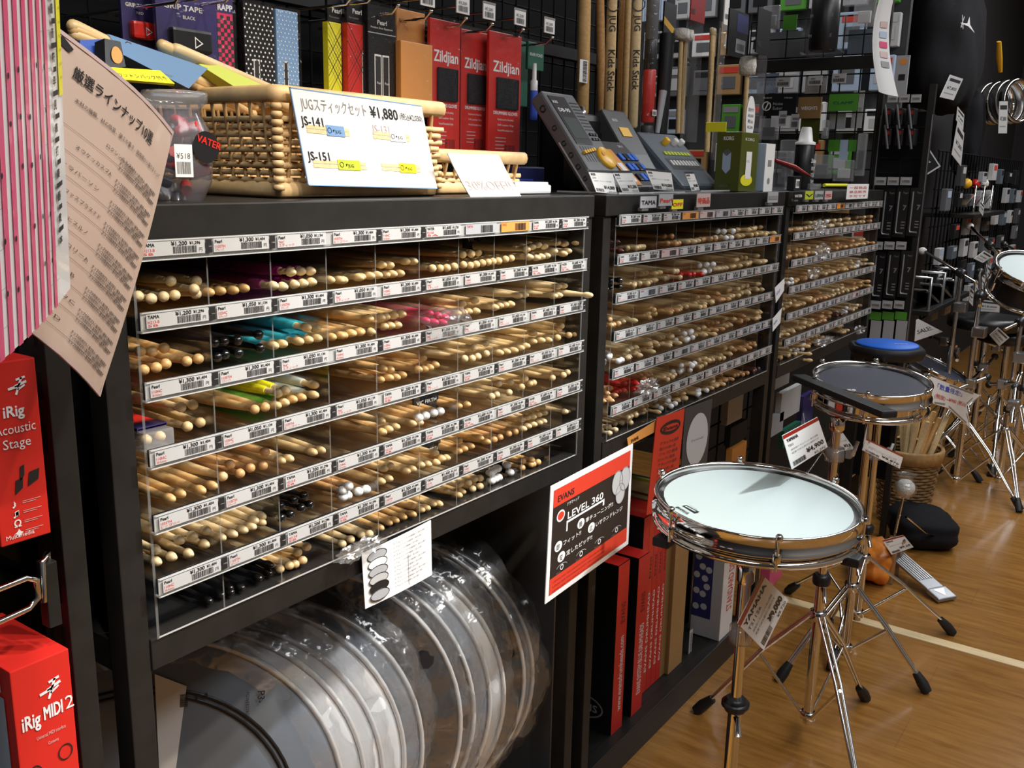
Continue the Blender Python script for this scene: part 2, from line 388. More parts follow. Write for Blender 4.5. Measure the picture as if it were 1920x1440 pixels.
for k, (x0, x1) in enumerate(RACKS): steel_rack(k, x0, x1)

# price tags: eight printed variants shared by all rails
TAGW = 0.0715; TAGH = 0.0136
def tag_mesh(i):
    b = MB(); S = Flat((0, 0, 0), (1, 0, 0), (0, 0, 1), TAGW, TAGH)
    b.box((0, 0, 0), (TAGW, 0.0005, TAGH), 'tag_paper'); k = 0.0003
    if i % 3 != 2:
        b.rect(S, TAGW + .0005, 0.0, TAGW + .0085, TAGH * .44, 'ink', k); b.rect(S, TAGW + .0005, TAGH * .5, TAGW + .0085, TAGH, 'ink', k)
    br = ['Pearl', 'Pearl', 'Pearl', 'TAMA', 'Pearl', 'VATER', 'Pearl', 'TAMA'][i]
    b.text(S, br, .0015, TAGH - .0045, .0046, 'ink', k, bold=.0002)
    b.text(S, ['103HC', '110HC', '7HC', 'H213-B', '110STH', 'H214-B', '103STH', 'O-7A'][i], .0015, TAGH - .0092, .0042, 'ink_red', k)
    b.text(S, ['スティック', '5A hickory', 'スティック', '5B', 'スティック', '5A', 'ヒッコリー', 'スティック'][i], .0015, .0012, .0034, 'ink_red', k, width=(.022 if i in (2, 5, 6) else .011))
    p = ['¥1,050', '¥1,300', '¥1,050', '¥1,200', '¥1,300', '¥1,600', '¥1,300', '¥1,400'][i]
    p2 = ['¥1,134', '¥1,404', '¥1,134', '¥1,296', '¥1,404', '¥1,728', '¥1,404', '¥1,512'][i]
    b.text(S, p, .0325, TAGH - .0046, .0058, 'ink', k, width=.018, bold=.00025)
    b.text(S, p2, .0535, TAGH - .0042, .0042, 'ink', k, width=.0125, bold=.0002)
    b.bars(S, .0345, .0015, .027, TAGH - .0068, 'ink', k, i + 3, 18)
    b.text(S, '円', .0645, .0025, .0045, 'ink', k)
    o = b.build('price_tag', None, loc=(0, 0, 0)); me = o.data; bpy.data.objects.remove(o); return me
TAGS = [tag_mesh(i) for i in range(8)]
def plain_tag_mesh(i):          # an old paper tag tinted pink or orange
    b = MB(); b.box((0, 0, 0), (TAGW, 0.0005, TAGH), ['orange_card', 'ink_faint', 'grey_light'][i]); S = Flat((0, 0, 0), (1, 0, 0), (0, 0, 1))
    b.bars(S, .034, .0015, .028, .010, 'ink', .0003, i, 16); b.text(S, ['SALE', 'Pearl', 'TAMA'][i], .002, .009, .005, 'ink_red', .0003)
    o = b.build('price_tag', None, loc=(0, 0, 0)); me = o.data; bpy.data.objects.remove(o); return me
PTAGS = [plain_tag_mesh(i) for i in range(3)]

def organizer(k, x0, x1):
    wd = x1 - x0; cw = wd / 10
    t = thing('stick_organizer', 'clear acrylic drumstick organizer full of bins in the %s rack' % RNAME[k], 'organizer', (x0, 0, .757))
    zb = [Z0 - PITCH * (i + 1) + .014 for i in range(5)] + [.757]     # floor of each row
    for i in range(6):
        b = MB(); b.box((x0, 0.001, zb[i]), (x1, .40, zb[i] + .002), 'acrylic', faces={2: 'acrylic_edge'}); b.build('shelf', t)
    b = MB(); b.box((x0, 0.001, 1.160), (x1, .40, 1.163), 'acrylic', faces={2: 'acrylic_edge'}); b.build('top_sheet', t)
    for a in (x0 - .003, x1):
        b = MB(); b.box((a, 0.0, .757), (a + .003, .40, 1.163), 'acrylic', faces={2: 'acrylic_line'}); b.build('side_pane', t)
    # thin dark line plus clear pane, one pane between every two bins of every row
    for i in range(6):
        top = 1.160 if i == 0 else zb[i - 1]
        b = MB(); h = top - zb[i] - .0022
        b.box((0, 0, 0), (.0018, .39, h), 'acrylic', faces={2: 'acrylic_line'})
        o = b.build('divider', None, loc=(0, 0, 0)); me = o.data; bpy.data.objects.remove(o)
        for c in range(1, 10):
            o = bpy.data.objects.new('divider', me); COL.objects.link(o); o.parent = t; o.location = Vector((x0 + cw * c, .002, zb[i] + .0021)) - t.location
    r = random.Random(k + 40)
    for i in range(6):
        z = Z0 - PITCH * i; b = MB()
        b.box((x0 - .002, -.0075, z), (x1 + .002, -.0062, z + RAILH), 'acrylic_lip', faces={0: 'acrylic_edge', 1: 'acrylic_edge', 4: 'acrylic_edge', 5: 'acrylic_edge'})
        b.box((x0 - .002, -.0062, z), (x1 + .002, 0.0, z + .0018), 'acrylic_edge')
        for zz in (z + .0008, z + .0040, z + RAILH - .0008): b.box((x0 - .001, -.0082, zz - .0005), (x1 + .001, -.0075, zz + .0005), 'acrylic_edge' if zz != z + .0040 else 'acrylic_line')  # edge highlights of the clear rail, built as thin pale strips
        rl = b.build('price_rail', t)
        b = MB(); b.box((x0, -.0022, z + .0018), (x1, 0.0, z + RAILH - .001), 'black_plastic'); b.build('rail_backing', rl)
        for c in range(10):
            me = TAGS[r.choice((0, 1, 2, 3, 4, 6) if c < 5 else (1, 3, 5, 7, 2))]
            if k and (c in (4, 5) and i == 0 or r.random() < .06): me = PTAGS[r.randrange(3)]
            if k == 0 and i == 0 and c in (6, 7): me = PTAGS[2 if c == 6 else 0]
            o = bpy.data.objects.new('price_tag', me); COL.objects.link(o); o.parent = rl
            o.location = Vector((x0 + cw * c + .002 + r.uniform(0, .0012), -.0088, z + .0046)) - abs_loc(rl)
    return zb
for k, (x0, x1) in enumerate(RACKS): ZB = organizer(k, x0, x1)

# ---------------------------------------------------------------- drumsticks
PROF = {   # radius along the stick, tip at 0, butt at the end
 'ball': [(0, 0), (.003, .0006), (.0048, .0026), (.0057, .0058), (.0048, .0092), (.0034, .0112), (.0033, .0135), (.0048, .035), (.0066, .075), (.0072, .11), (.0072, .395), (.0064, .403), (.0035, .406), (0, .4065)],
 'oval': [(0, 0), (.0022, .0005), (.0040, .003), (.0052, .008), (.0050, .0125), (.0038, .0162), (.0035, .0185), (.0050, .040), (.0066, .078), (.0072, .11), (.0072, .395), (.0064, .403), (.0035, .406), (0, .4065)],
 'acorn': [(0, 0), (.0028, .001), (.0046, .0045), (.0056, .0085), (.0053, .0108), (.0036, .0130), (.0034, .0155), (.0049, .038), (.0066, .076), (.0072, .11), (.0072, .395), (.0064, .403), (.0035, .406), (0, .4065)],
}
STICKM = {}
def stick_data(kind, m, seg=12):
    if (kind, m) not in STICKM:
        b = MB(); b.lathe(PROF[kind], m, axis=(0, 1, 0), seg=seg); o = b.build('s', None, loc=(0, 0, 0)); STICKM[(kind, m)] = o.data; bpy.data.objects.remove(o)
    return STICKM[(kind, m)]
def part_data(key, fn):
    if key not in STICKM:
        b = MB(); fn(b); o = b.build('s', None, loc=(0, 0, 0)); STICKM[key] = o.data; bpy.data.objects.remove(o)
    return STICKM[key]
ORD = ['zeroth', 'first', 'second', 'third', 'fourth', 'fifth', 'sixth', 'seventh', 'eighth', 'ninth', 'tenth', 'eleventh', 'twelfth', 'thirteenth', 'fourteenth', 'fifteenth', 'sixteenth', 'seventeenth', 'eighteenth', 'nineteenth', 'twentieth']
Z = {'a': (200, 400, 3.84), 'b': (650, 380, 3.84), 'c': (240, 720, 3.84), 'd': (640, 700, 3.84), 'e': (160, 960, 2.595)}
# (view, row, stick look, tip positions)
TIPS = [
 ('a', 1, 'birch ball', [(485,490),(670,490),(345,618),(435,603),(515,592),(668,583),(250,600),(655,548)]),
 ('a', 1, 'hickory oval', [(770,572),(852,562),(945,558),(1022,543)]),
 ('a', 1, 'birch acorn magenta', [(1358,427),(1430,420),(1500,418),(1232,525),(1300,532),(1382,515),(1445,508),(1508,498)]),
 ('a', 1, 'maple oval', [(1640,483),(1708,483),(1850,465)]),
 ('b', 1, 'maple oval', [(5,560),(135,537),(200,530),(255,525),(310,522),(362,517),(415,512),(285,450),(340,452),(455,425),(510,425)]),
 ('b', 1, 'maple ball', [(640,475),(695,475),(745,472),(798,462),(862,450),(912,455),(955,447),(998,437),(1040,430),(858,375),(920,370),(968,362),(1075,425),(1115,422),(1165,410),(1205,402)]),
 ('b', 1, 'birch acorn', [(1322,338),(1362,320),(1405,305),(1450,315),(1345,395),(1395,400),(1430,392),(1467,385)]),
 ('b', 1, 'birch oval', [(1540,290),(1597,297),(1688,293),(1590,370),(1620,350),(1690,367),(1520,352)]),
 ('a', 2, 'hickory ball', [(268,995),(350,1000),(440,975),(292,1132),(382,1115),(450,1088),(600,1070),(685,1052)]),
 ('a', 2, 'black_lacquer ball', [(802,935),(868,925),(965,918),(1118,878),(820,1038),(875,1020),(972,1010),(1127,975)]),
 ('a', 2, 'maple oval teal', [(1235,958),(1298,945),(1415,927),(1483,915),(1548,905),(1540,835),(1470,825)]),
 ('a', 2, 'hickory oval', [(1650,895),(1715,883),(1790,870),(1850,862),(1910,765)]),
 ('b', 2, 'hickory oval', [(8,960),(68,945),(130,932)]),
 ('b', 2, 'maple acorn', [(205,935),(192,838),(275,830),(310,825),(370,815),(425,805),(300,895),(345,890),(395,885)]),
 ('b', 2, 'maple acorn', [(860,730),(950,707),(825,800),(870,795),(905,787),(960,785),(1095,758),(1130,745),(1170,740),(1210,735)]),
 ('b', 2, 'birch oval', [(1265,672),(1310,665),(1520,675),(1555,670),(1590,600),(1550,605)]),
 ('c', 3, 'maple ball', [(405,172),(490,155),(452,312),(543,283)]),
 ('c', 3, 'hickory ball', [(935,188),(1010,172)]),
 ('c', 3, 'birch ball yellow', [(1105,70),(1158,47)]),
 ('c', 3, 'maple oval green', [(1100,160),(1157,140)]),
 ('c', 3, 'hickory oval', [(1215,117),(1280,103)]),
 ('c', 3, 'maple oval white', [(1370,85),(1370,12)]),
 ('b', 3, 'hickory oval', [(270,1278),(335,1265),(385,1262),(430,1245),(290,1200),(340,1205)]),
 ('b', 3, 'hickory acorn', [(545,1205),(585,1203),(625,1192),(665,1172),(575,1120)]),
 ('b', 3, 'birch ball', [(870,1127),(925,1125),(965,1112),(1025,1090),(940,1045),(1025,1015)]),
 ('b', 3, 'maple oval', [(1130,1085),(1180,1077),(1235,1068),(1280,1050),(1320,1035),(1370,1003),(1370,943),(1430,995),(1480,993)]),
 ('b', 3, 'maple ball', [(1540,975),(1550,910),(1565,890),(1620,957),(1670,950)]),
 ('c', 4, 'hickory oval', [(335,835),(410,800),(555,775),(640,750)]),
 ('c', 4, 'maple ball', [(705,672)]),
 ('c', 4, 'oak ball', [(830,650),(905,610),(995,595),(760,585),(1010,495)]),
 ('c', 4, 'maple oval', [(1130,560),(1190,545),(1360,498),(1418,485)]),
 ('c', 4, 'hickory acorn', [(1850,272),(1855,350)]),
 ('d', 4, 'maple oval', [(312,345),(325,428),(370,408),(420,390),(540,382),(590,372)]),
 ('d', 4, 'hickory ball nylon', [(583,325),(630,310),(688,290),(735,278)]),
 ('d', 4, 'hickory acorn', [(870,240),(930,228)]),
 ('b', 4, 'birch ball', [(1065,1400),(1100,1385),(1190,1370),(1115,1305),(1200,1295)]),
 ('b', 4, 'maple ball', [(1280,1330),(1305,1270),(1340,1305),(1365,1300),(1500,1265),(1580,1245),(1610,1225)]),
 ('c', 5, 'birch acorn', [(400,1135),(495,1105),(595,1065),(580,1165),(230,1205),(345,1255),(465,1232),(235,1290)]),
 ('c', 5, 'birch oval', [(700,1115),(785,1090),(860,1060),(920,1035),(990,960),(935,990),(990,1005)]),
 ('c', 5, 'black_lacquer ball', [(1120,885),(1215,840),(1290,810),(1270,900),(1330,875),(1125,970),(1190,945)]),
 ('c', 5, 'oak ball nylon', [(1570,775),(1612,742),(1683,788),(1740,775),(1572,852),(1605,825)]),
 ('d', 5, 'maple oval', [(332,692),(380,672),(495,710),(540,695),(315,785),(370,765)]),
 ('d', 5, 'maple acorn', [(600,665),(650,660),(700,575),(710,650),(750,620),(785,615)]),
 ('d', 5, 'hickory oval', [(870,565),(910,548),(958,530),(870,485),(1025,470),(1075,498)]),
 ('d', 5, 'oak ball', [(1120,482),(1162,465),(1225,440),(1272,425)]),
 ('d', 5, 'birch oval', [(1335,405),(1370,385),(1410,372),(1450,360),(1480,350),(1325,335),(1365,322),(1405,315),(1445,300),(1485,287),(1350,280),(1390,270),(1430,255),(1470,245)]),
 ('d', 5, 'birch acorn', [(1635,280),(1680,275)]),
 ('e', 6, 'black_lacquer oval', [(622,528),(680,503),(723,432),(718,375),(775,375),(860,328),(910,310),(915,265)]),
 ('c', 6, 'maple ball', [(1115,1340),(1185,1315),(1225,1310),(1280,1278),(1245,1218),(1310,1180)]),
 ('c', 6, 'birch ball', [(1565,1195),(1625,1165),(1700,1120),(1760,1095)]),
 ('d', 6, 'hickory oval', [(305,1130),(365,1108),(415,1085),(470,1060),(535,960),(540,1030)]),
 ('d', 6, 'maple oval', [(600,1000),(640,985),(685,970),(730,955),(780,850),(895,880),(870,940)]),
 ('d', 6, 'birch ball', [(870,805),(935,793),(980,765),(1020,760),(965,848),(1020,825)]),
 ('d', 6, 'black_lacquer ball nylon', [(1100,725),(1150,690),(1218,665),(1120,705),(1240,725),(1105,790),(1130,770),(1155,755)]),
 ('d', 6, 'hickory ball', [(1325,635),(1390,628),(1435,645),(1320,705),(1385,690),(1400,665)]),
]
WNAME = {'birch': 'pale birch', 'maple': 'light maple', 'hickory': 'honey-coloured', 'oak': 'reddish oak', 'black_lacquer': 'glossy black', 'dark_wood': 'dark brown', 'red': 'red'}
FILM = {'magenta': 'magenta_film', 'teal': 'teal_film', 'yellow': 'yellow_film', 'green': 'green_film', 'white': 'white_film'}
STK = []
r = random.Random(5)
for view, row, look, pts in TIPS:
    ox, oy, s = Z[view]; lk = look.split()
    for (a, c) in pts:
        u = ox + a / s; v = oy + c / s
        p = PY(u, v, 0.010 + r.uniform(0, .008)); cell = max(0, min(9, int((p.x) / .08286)))
        zf = ZB[row - 1] + .008
        if p.z < zf: p.z = zf
        # the butt end rests a little lower or level; never through the shelf
        dz = r.uniform(-.02, .004)
        if p.z + dz * .40 < zf: dz = (zf - p.z) / .40
        d = Vector((r.uniform(-.035, .035), 1, dz)).normalized()
        STK.append([row, cell, p, d, lk])
STK.sort(key=lambda q: (q[0], q[1], q[2].x))
BIN = ['first', 'second', 'third', 'fourth', 'fifth', 'sixth', 'seventh', 'eighth', 'ninth', 'tenth']
ROWN = ['top', 'second', 'third', 'fourth', 'fifth', 'bottom']
def ball_tip(b): b.lathe([(0, -.0004), (.0032, .0003), (.0053, .0026), (.0064, .0062), (.0056, .0098), (.0038, .0122), (.0036, .014)], 'nylon', axis=(0, 1, 0), seg=12)
def place_stick(p, d, lk, label, group):
    wood, kind = lk[0], lk[1]
    o = bpy.data.objects.new('drumstick', stick_data(kind, wood)); COL.objects.link(o); o.location = p
    o.rotation_mode = 'QUATERNION'; o.rotation_quaternion = Vector((0, 1, 0)).rotation_difference(d)
    o['label'] = label; o['category'] = 'drumstick'; o['group'] = group
    if len(lk) > 2:
        if lk[2] == 'nylon': n, key, fn = 'tip', 'nylon', ball_tip
        else:
            n, key = 'sleeve', lk[2]
            fn = lambda b: b.lathe([(.0052, .026), (.0078, .06), (.0083, .11), (.0083, .385), (.007, .388)], FILM[lk[2]], axis=(0, 1, 0), seg=10)
        c = bpy.data.objects.new(n, part_data(key, fn)); COL.objects.link(c); c.parent = o
cnt = {}
for row, cell, p, d, lk in STK:
    cnt[(row, cell)] = cnt.get((row, cell), 0) + 1; n = cnt[(row, cell)]
    ex = {'nylon': ' with white tip', 'magenta': ' in magenta sleeve', 'teal': ' in teal sleeve', 'yellow': ' in yellow sleeve', 'green': ' in green sleeve', 'white': ' in white sleeve'}.get(lk[2] if len(lk) > 2 else '', '')
    place_stick(p, d, lk, '%s drumstick%s, %s tip from left, %s bin of %s row' % (WNAME[lk[0]], ex, ORD[min(n, 20)], BIN[cell], ROWN[row - 1]), 'drumsticks in the nearest rack, %s row' % ROWN[row - 1])
n_ind = len(STK)

# sticks of the two farther racks
SPEC = {  # (rack, row, bin): looks
 (1, 0, 0): 'dark_wood acorn', (1, 0, 6): 'nylon oval', (1, 1, 0): 'black_lacquer ball', (1, 1, 4): 'red ball', (1, 1, 5): 'nylon ball', (1, 3, 0): 'nylon ball',
 (1, 4, 1): 'red oval', (1, 4, 4): 'nylon ball', (1, 5, 3): 'nylon ball', (1, 5, 5): 'nylon oval', (1, 5, 0): 'birch ball', (1, 5, 1): 'birch ball', (2, 0, 3): 'nylon acorn', (2, 2, 0): 'nylon ball', (2, 2, 8): 'nylon oval', (2, 4, 7): 'nylon ball', (2, 5, 2): 'nylon ball',
 (1, 3, 4): 'nylon oval', (1, 3, 3): 'birch oval', (2, 4, 6): 'dark_wood ball', (1, 5, 9): 'dark_wood ball'}
EMPTY = {(2, 5, 5), (2, 5, 6), (2, 5, 8), (2, 5, 9), (1, 0, 2)}
FAR = []
for k in (1, 2):
    x0, x1 = RACKS[k]; cw = (x1 - x0) / 10
    for i in range(6):
        for c in range(10):
            if (k, i, c) in EMPTY: continue
            lk = SPEC.get((k, i, c), r.choice(('maple', 'hickory', 'birch', 'maple', 'oak')) + ' ' + r.choice(('oval', 'ball', 'acorn'))).split()
            n1 = r.choice((4, 5, 5)); n2 = r.choice((0, 2, 3, 4)); 
            for lay, n in ((0, n1), (1, n2)):
                s = r.uniform(.006, .012)
                for j in range(n):
                    x = x0 + cw * c + s + (cw - .022) * j / 4.4 + lay * .004; y = r.uniform(.0, .03) - (.012 if r.random() < .06 else 0)
                    z = ZB[i] + .0095 + lay * .0145 + r.uniform(0, .001)
                    FAR.append([k, i, c, Vector((x, y, z)), Vector((r.uniform(-.02, .02), 1, r.uniform(0, .004))).normalized(), lk])
FAR.sort(key=lambda q: q[3].x)
cnt = {}
take = 288 - n_ind
for q in FAR[:max(take, 0)]:
    k, i, c, p, d, lk = q; cnt[(i, c)] = cnt.get((i, c), 0) + 1
    place_stick(p, d, [lk[0] if lk[0] != 'nylon' else 'maple', lk[1]] + (['nylon'] if lk[0] == 'nylon' else []),
        '%s drumstick, %s from left, %s bin of %s row, middle rack' % (WNAME.get(lk[0], 'white-tipped'), ORD[cnt[(i, c)]], BIN[c], ROWN[i]), 'drumsticks in the middle rack')
b = MB()
for k, i, c, p, d, lk in FAR[max(take, 0):]:
    q = Vector((0, 1, 0)).rotation_difference(d); T = Matrix.Translation(p) @ q.to_matrix().to_4x4()
    m = lk[0] if lk[0] != 'nylon' else 'maple'
    b.lathe([PROF[lk[1]][t] for t in (0, 2, 3, 4, 6, 8, 9, 10, 12)], m, axis=(0, 1, 0), seg=8, T=T)
    if lk[0] == 'nylon': b.lathe([(0, -.0004), (.0048, .002), (.0066, .0062), (.0050, .0105), (.0038, .0122)], 'nylon', axis=(0, 1, 0), seg=8, T=T)
b.build('drumsticks', kind='stuff', label='bundles of wooden drumsticks filling the bins of the middle and farthest racks', cat='drumsticks')

# ---------------------------------------------------------------- helpers for flat printed things and stands
def spx(px, Y, **k):            # sheet through four picture corners (bl, br, tr, tl), each read at its own depth
    Ys = Y if isinstance(Y, (list, tuple)) else [Y] * 4
    return Sheet(*[PY(u, v, y) for (u, v), y in zip(px, Ys)], **k)
def price_card(px, Y, brand, model, price, price2, label, seed=1, group=None, parent=None, stripe='red_dark', name='price_card', small=False):
    S = spx(px, Y); b = MB(); b.sheet(S, 'white_paper', 1, 1, 0.001); w, h = S.w, S.h
    b.rect(S, 0, h * .9, w, h, stripe); b.text(S, brand, w * .06, h * .76, h * .13, 'ink', bold=h * .008)
    b.text(S, model, w * .06, h * .62, h * .10, 'ink')
    for i, t in enumerate(('練習用ドラムパッド 高さ調整', '軽量で持ち運びに便利です')[:1 if small else 2]): b.text(S, t, w * .10, h * (.50 - .1 * i), h * .06, 'ink_grey', width=w * .75)
    b.text(S, price, w * .45, h * .18, h * .20, 'ink', width=w * .48, bold=h * .01)
    if price2: b.text(S, price2, w * .62, h * .03, h * .11, 'ink_brown', width=w * .32)
    b.bars(S, w * .06, h * .05, w * .34, h * .14, seed=seed)
    return b.build(name, parent, label=label, cat=None if parent else 'price card', group=group)
def basis(n):
    n = Vector(n).normalized(); a = Vector((0, 1, 0)).cross(n).normalized(); return a, n.cross(a), n
def tripod(name, label, x, y, hubz, ztop, R, a0, pole_r=.0115, cat='stand', lean=(0, 0), wing=.35, foot_r=.014, basez=.035, group=None, legs=3, ringz=None):
    t = thing(name, label, cat, (x, y, 0), group)
    rz = ringz or hubz + .085
    b = MB(); b.tube([(x, y, basez), (x, y, rz)], pole_r, 'chrome', 12); b.build('lower_tube', t)
    b = MB(); b.tube([(x, y, rz - .01), (x + lean[0], y + lean[1], ztop)], pole_r * .8, 'chrome', 12); b.build('pole', t)
    b = MB(); b.lathe([(pole_r + .006, -.012), (pole_r + .008, -.008), (pole_r + .008, .008), (pole_r + .004, .012)], 'black_plastic', (x, y, rz), seg=16); b.build('collar', t)
    b = MB(); b.tube([(x, y, rz - .018), (x - .024, y - .016, rz - .022)], .0045, 'chrome', 8)
    b.tube([(x - .034, y - .022, rz - .038), (x - .024, y - .016, rz - .024), (x - .022, y - .014, rz - .010)], [.006, .005, .003], 'chrome', 8, flat=.5); b.build('wing_nut', t)
    b = MB(); b.lathe([(pole_r + .004, -.012), (pole_r + .007, -.01), (pole_r + .007, .01), (pole_r + .004, .012)], 'chrome', (x, y, hubz), seg=16); b.build('hub', t); b = MB()
    b.lathe([(pole_r + .003, -.01), (pole_r + .006, -.008), (pole_r + .006, .008), (pole_r + .003, .01)], 'chrome', (x, y, basez + .02), seg=16); b.build('lower_hub', t)
    for i in range(legs):
        a = a0 + 2 * pi * i / 3; c, s_ = cos(a), sin(a); off = Vector((-s_, c, 0)) * .006
        P = lambda r_, z_: Vector((x + c * r_, y + s_ * r_, z_))
        b = MB()
        for sg in (-1, 1): b.tube([P(.015, hubz) + off * sg, P(R * .45, hubz * .66) + off * sg, P(R * .9, .042) + off * sg * .6, P(R, .018)], .0042, 'chrome', 6)
        lg = b.build('leg', t)
        b = MB(); b.tube([P(R * .88, .045), P(R * .97, .022), P(R * 1.03, .004)], [foot_r * .7, foot_r, foot_r * .9], 'rubber', 10); b.build('rubber_foot', lg)
        b = MB(); b.tube([P(.014, basez + .02), P(R * .5, hubz * .62)], .0038, 'chrome', 6); b.build('brace', t)
    return t
def drum_parts(t, c, n, R, depth, head, lugs=6, a0=0.3, shell='chrome', hoop='chrome'):
    ex, ey, nn = basis(n); c = Vector(c)
    b = MB(); b.lathe([(R - .006, -depth + .006), (R - .006, -.004)], shell, c, nn, 48, caps=False); b.build('shell', t)
    b = MB(); b.lathe([(R - .004, -.020), (R + .0055, -.0225), (R + .0065, -.0195), (R + .0025, -.0165), (R + .0025, .0055), (R + .0045, .008), (R + .003, .0105), (R - .001, .0095), (R - .0025, .006), (R - .0025, -.004)], hoop, c, nn, 56, caps=False); b.build('top_hoop', t)
    b = MB(); b.lathe([(R - .006, -depth), (R + .004, -depth - .002), (R + .005, -depth + .003), (R + .001, -depth + .008), (R - .006, -depth + .009)], hoop, c, nn, 56, caps=False); b.build('bottom_hoop', t)
    b = MB(); b.lathe([(R - .0025, -.003), (R - .0085, -.001), (R - .012, .0004)], 'black_plastic', c, nn, 48, caps=False); b.build('inner_rim', t)
    S = Flat(c, ex, ey); 
    b = MB(); b.disc(S, 0, 0, R - .0115, R - .0115, head, 0.0, 56); hd = b.build('drumhead', t)
    for i in range(lugs):
        a = a0 + 2 * pi * i / lugs; p = c + (ex * cos(a) + ey * sin(a)) * (R + .008); b = MB()
        b.tube([p + nn * .012, p - nn * (depth + .002)], .0024, 'chrome', 6); b.lathe([(.005, .008), (.006, .010), (.006, .016), (.004, .018)], 'chrome', p, nn, 8)
        b.lathe([(.0065, -depth * .7), (.0075, -depth * .55), (.0065, -depth * .4)], 'chrome', p - (ex * cos(a) + ey * sin(a)) * .003, nn, 10); b.build('tension_lug', t)
    return S, hd

# ---------------------------------------------------------------- white practice drum, nearest
cW = PZ(1419, 941, .72); nW = (-.03, -.03, 1)
t = thing('practice_drum', 'shallow chrome practice drum with white head, nearest the camera', 'drum', (cW.x, cW.y, .68))
S, hd = drum_parts(t, cW, nW, .1625, .038, 'drumhead', 6, 0.55)
# printing on the head: maker's mark near the left rim, an arc of small letters at the right
qx = Vector((RT.x, RT.y, 0)).normalized(); qy = Vector((-qx.y, qx.x, 0))
def on_head(dx, dy): v_ = qx * dx + qy * dy; return v_.dot(S.ex), v_.dot(S.ey)
b = MB(); px, py = on_head(-.118, -.026); G = Flat(S.at(px, py), (qx * .45 - qy * .90), (qx * .90 + qy * .45))
b.rect(G, -.004, -.008, .030, .001, 'ink'); b.rect(G, .0, -.0055, .026, -.0025, 'drumhead', .0007)
b.text(G, '◎YAMAHA', -.004, -.022, .0085, 'ink', width=.032, bold=.0004); b.text(G, 'MADE IN JAPAN', -.002, .004, .003, 'ink_grey'); b.build('head_print', hd)
b = MB()
for i, ch in enumerate('◎YAMAHA  Drum Head  Made in Japan'):
    a = -.26 + .034 * i; px, py = on_head(cos(a) * .148, sin(a) * .148); e = qx * -sin(a) + qy * cos(a)
    G = Flat(S.at(px, py), e * -1, (qx * cos(a) + qy * sin(a)) * -1); 
    if ch != ' ': b.text(G, ch, 0, 0, .0075 if i < 8 else .005, 'ink_grey')
b.build('rim_print', hd)
ax_, ay_ = cW.x - .012, cW.y + .004
t = tripod('snare_stand', 'chrome stand holding up the white practice drum', ax_, ay_, .17, .655, .25, 1.9, ringz=PY(1380, 1318, ay_).z)
b = MB(); b.lathe([(.012, -.02), (.015, -.014), (.015, .014), (.012, .02)], 'chrome', (ax_, ay_, .60), seg=14); b.build('tilter', t)
b = MB()
for i in range(3):
    a = .4 + 2 * pi * i / 3; d = Vector((cos(a), sin(a), 0))
    b.tube([Vector((ax_, ay_, .64)), Vector((ax_, ay_, .655)) + d * .10, Vector((cW.x, cW.y, .672)) + d * .16], .004, 'chrome', 6)
b.build('basket_arm', t)
for i in range(3):
    a = .4 + 2 * pi * i / 3; d = Vector((cos(a), sin(a), 0)); b = MB(); p = Vector((cW.x, cW.y, .672)) + d * .165
    b.rbox((p.x - .014, p.y - .014, .662), (p.x + .014, p.y + .014, .677), 'rubber', .003); b.build('rubber_grip', t)
b = MB(); p = Vector((ax_, ay_, 0)); zc = PY(1375, 1240, ay_).z
b.lathe([(.012, -.006), (.024, -.003), (.024, .003), (.012, .006)], 'black_plastic', (ax_, ay_, PY(1380, 1318, ay_).z), seg=18); b.build('memory_ring', t)
price_card([(1432, 1219), (1478, 1123), (1430, 1077), (1382, 1169)][0:0] or [(1432, 1219), (1478, 1125), (1429, 1077), (1383, 1169)], ay_ - .03, 'YAMAHA', 'TS1126', '¥9,000', '¥9,720', 'tilted white price card reading 9,000 yen clipped to the near drum stand', 5)
def clamp(p, label, r_=.02):
    b = MB(); b.lathe([(.012, -.014), (r_, -.014), (r_, .014), (.012, .014)], 'clear_plastic', p, seg=14)
    b.rbox((p[0] + .012, p[1] - .03, p[2] - .01), (p[0] + .055, p[1] - .018, p[2] + .01), 'clear_plastic', .003); b.tube([(p[0] + .05, p[1] - .024, p[2] - .012), (p[0] + .06, p[1] - .03, p[2] + .02)], .004, 'white_plastic', 8)
    return b.build('card_clamp', label=label, cat='clamp')
clamp((ax_, ay_, PY(1388, 1190, ay_).z), 'clear plastic clamp holding the 9,000 yen card on the chrome pole')

# ---------------------------------------------------------------- navy practice pad with its holder bar
cN = PZ(1634, 716, .815); bN = (1.43, -.275)
t = thing('practice_pad', 'navy rubber practice pad in chrome hoop with black front bar', 'drum', (cN.x, cN.y, .76))
S, hd = drum_parts(t, cN, (-.09, -.06, 1), .118, .050, 'navy_pad', 6, .2)
b = MB(); px, py = [(-qx * .062 - qy * .055).dot(e) for e in (S.ex, S.ey)]; G = Flat(S.at(px, py), qx, qy)
b.ring(G, .0, 0, .008, .012, .002, 'ink_white'); b.ring(G, 0, 0, .005, .006, .002, 'ink_white'); b.text(G, 'TG', -.006, -.005, .012, 'ink_white', bold=.0006); b.build('head_print', hd)
pa = PZ(1492, 708, .815); pb = PZ(1664, 779, .815); d = (pb - pa); L = d.length; d.normalize(); nn = Vector((-d.y, d.x, 0))
T = Matrix.Translation(pa) @ Matrix((d, nn, Vector((0, 0, 1)))).transposed().to_4x4()
b = MB(); b.rbox((0, -.012, -.006), (L, .022, .008), 'rubber', .004, T); b.build('front_bar', t)
t = tripod('pad_stand', 'chrome tripod stand under the navy practice pad', bN[0], bN[1], .30, .75, .242, 1.82)
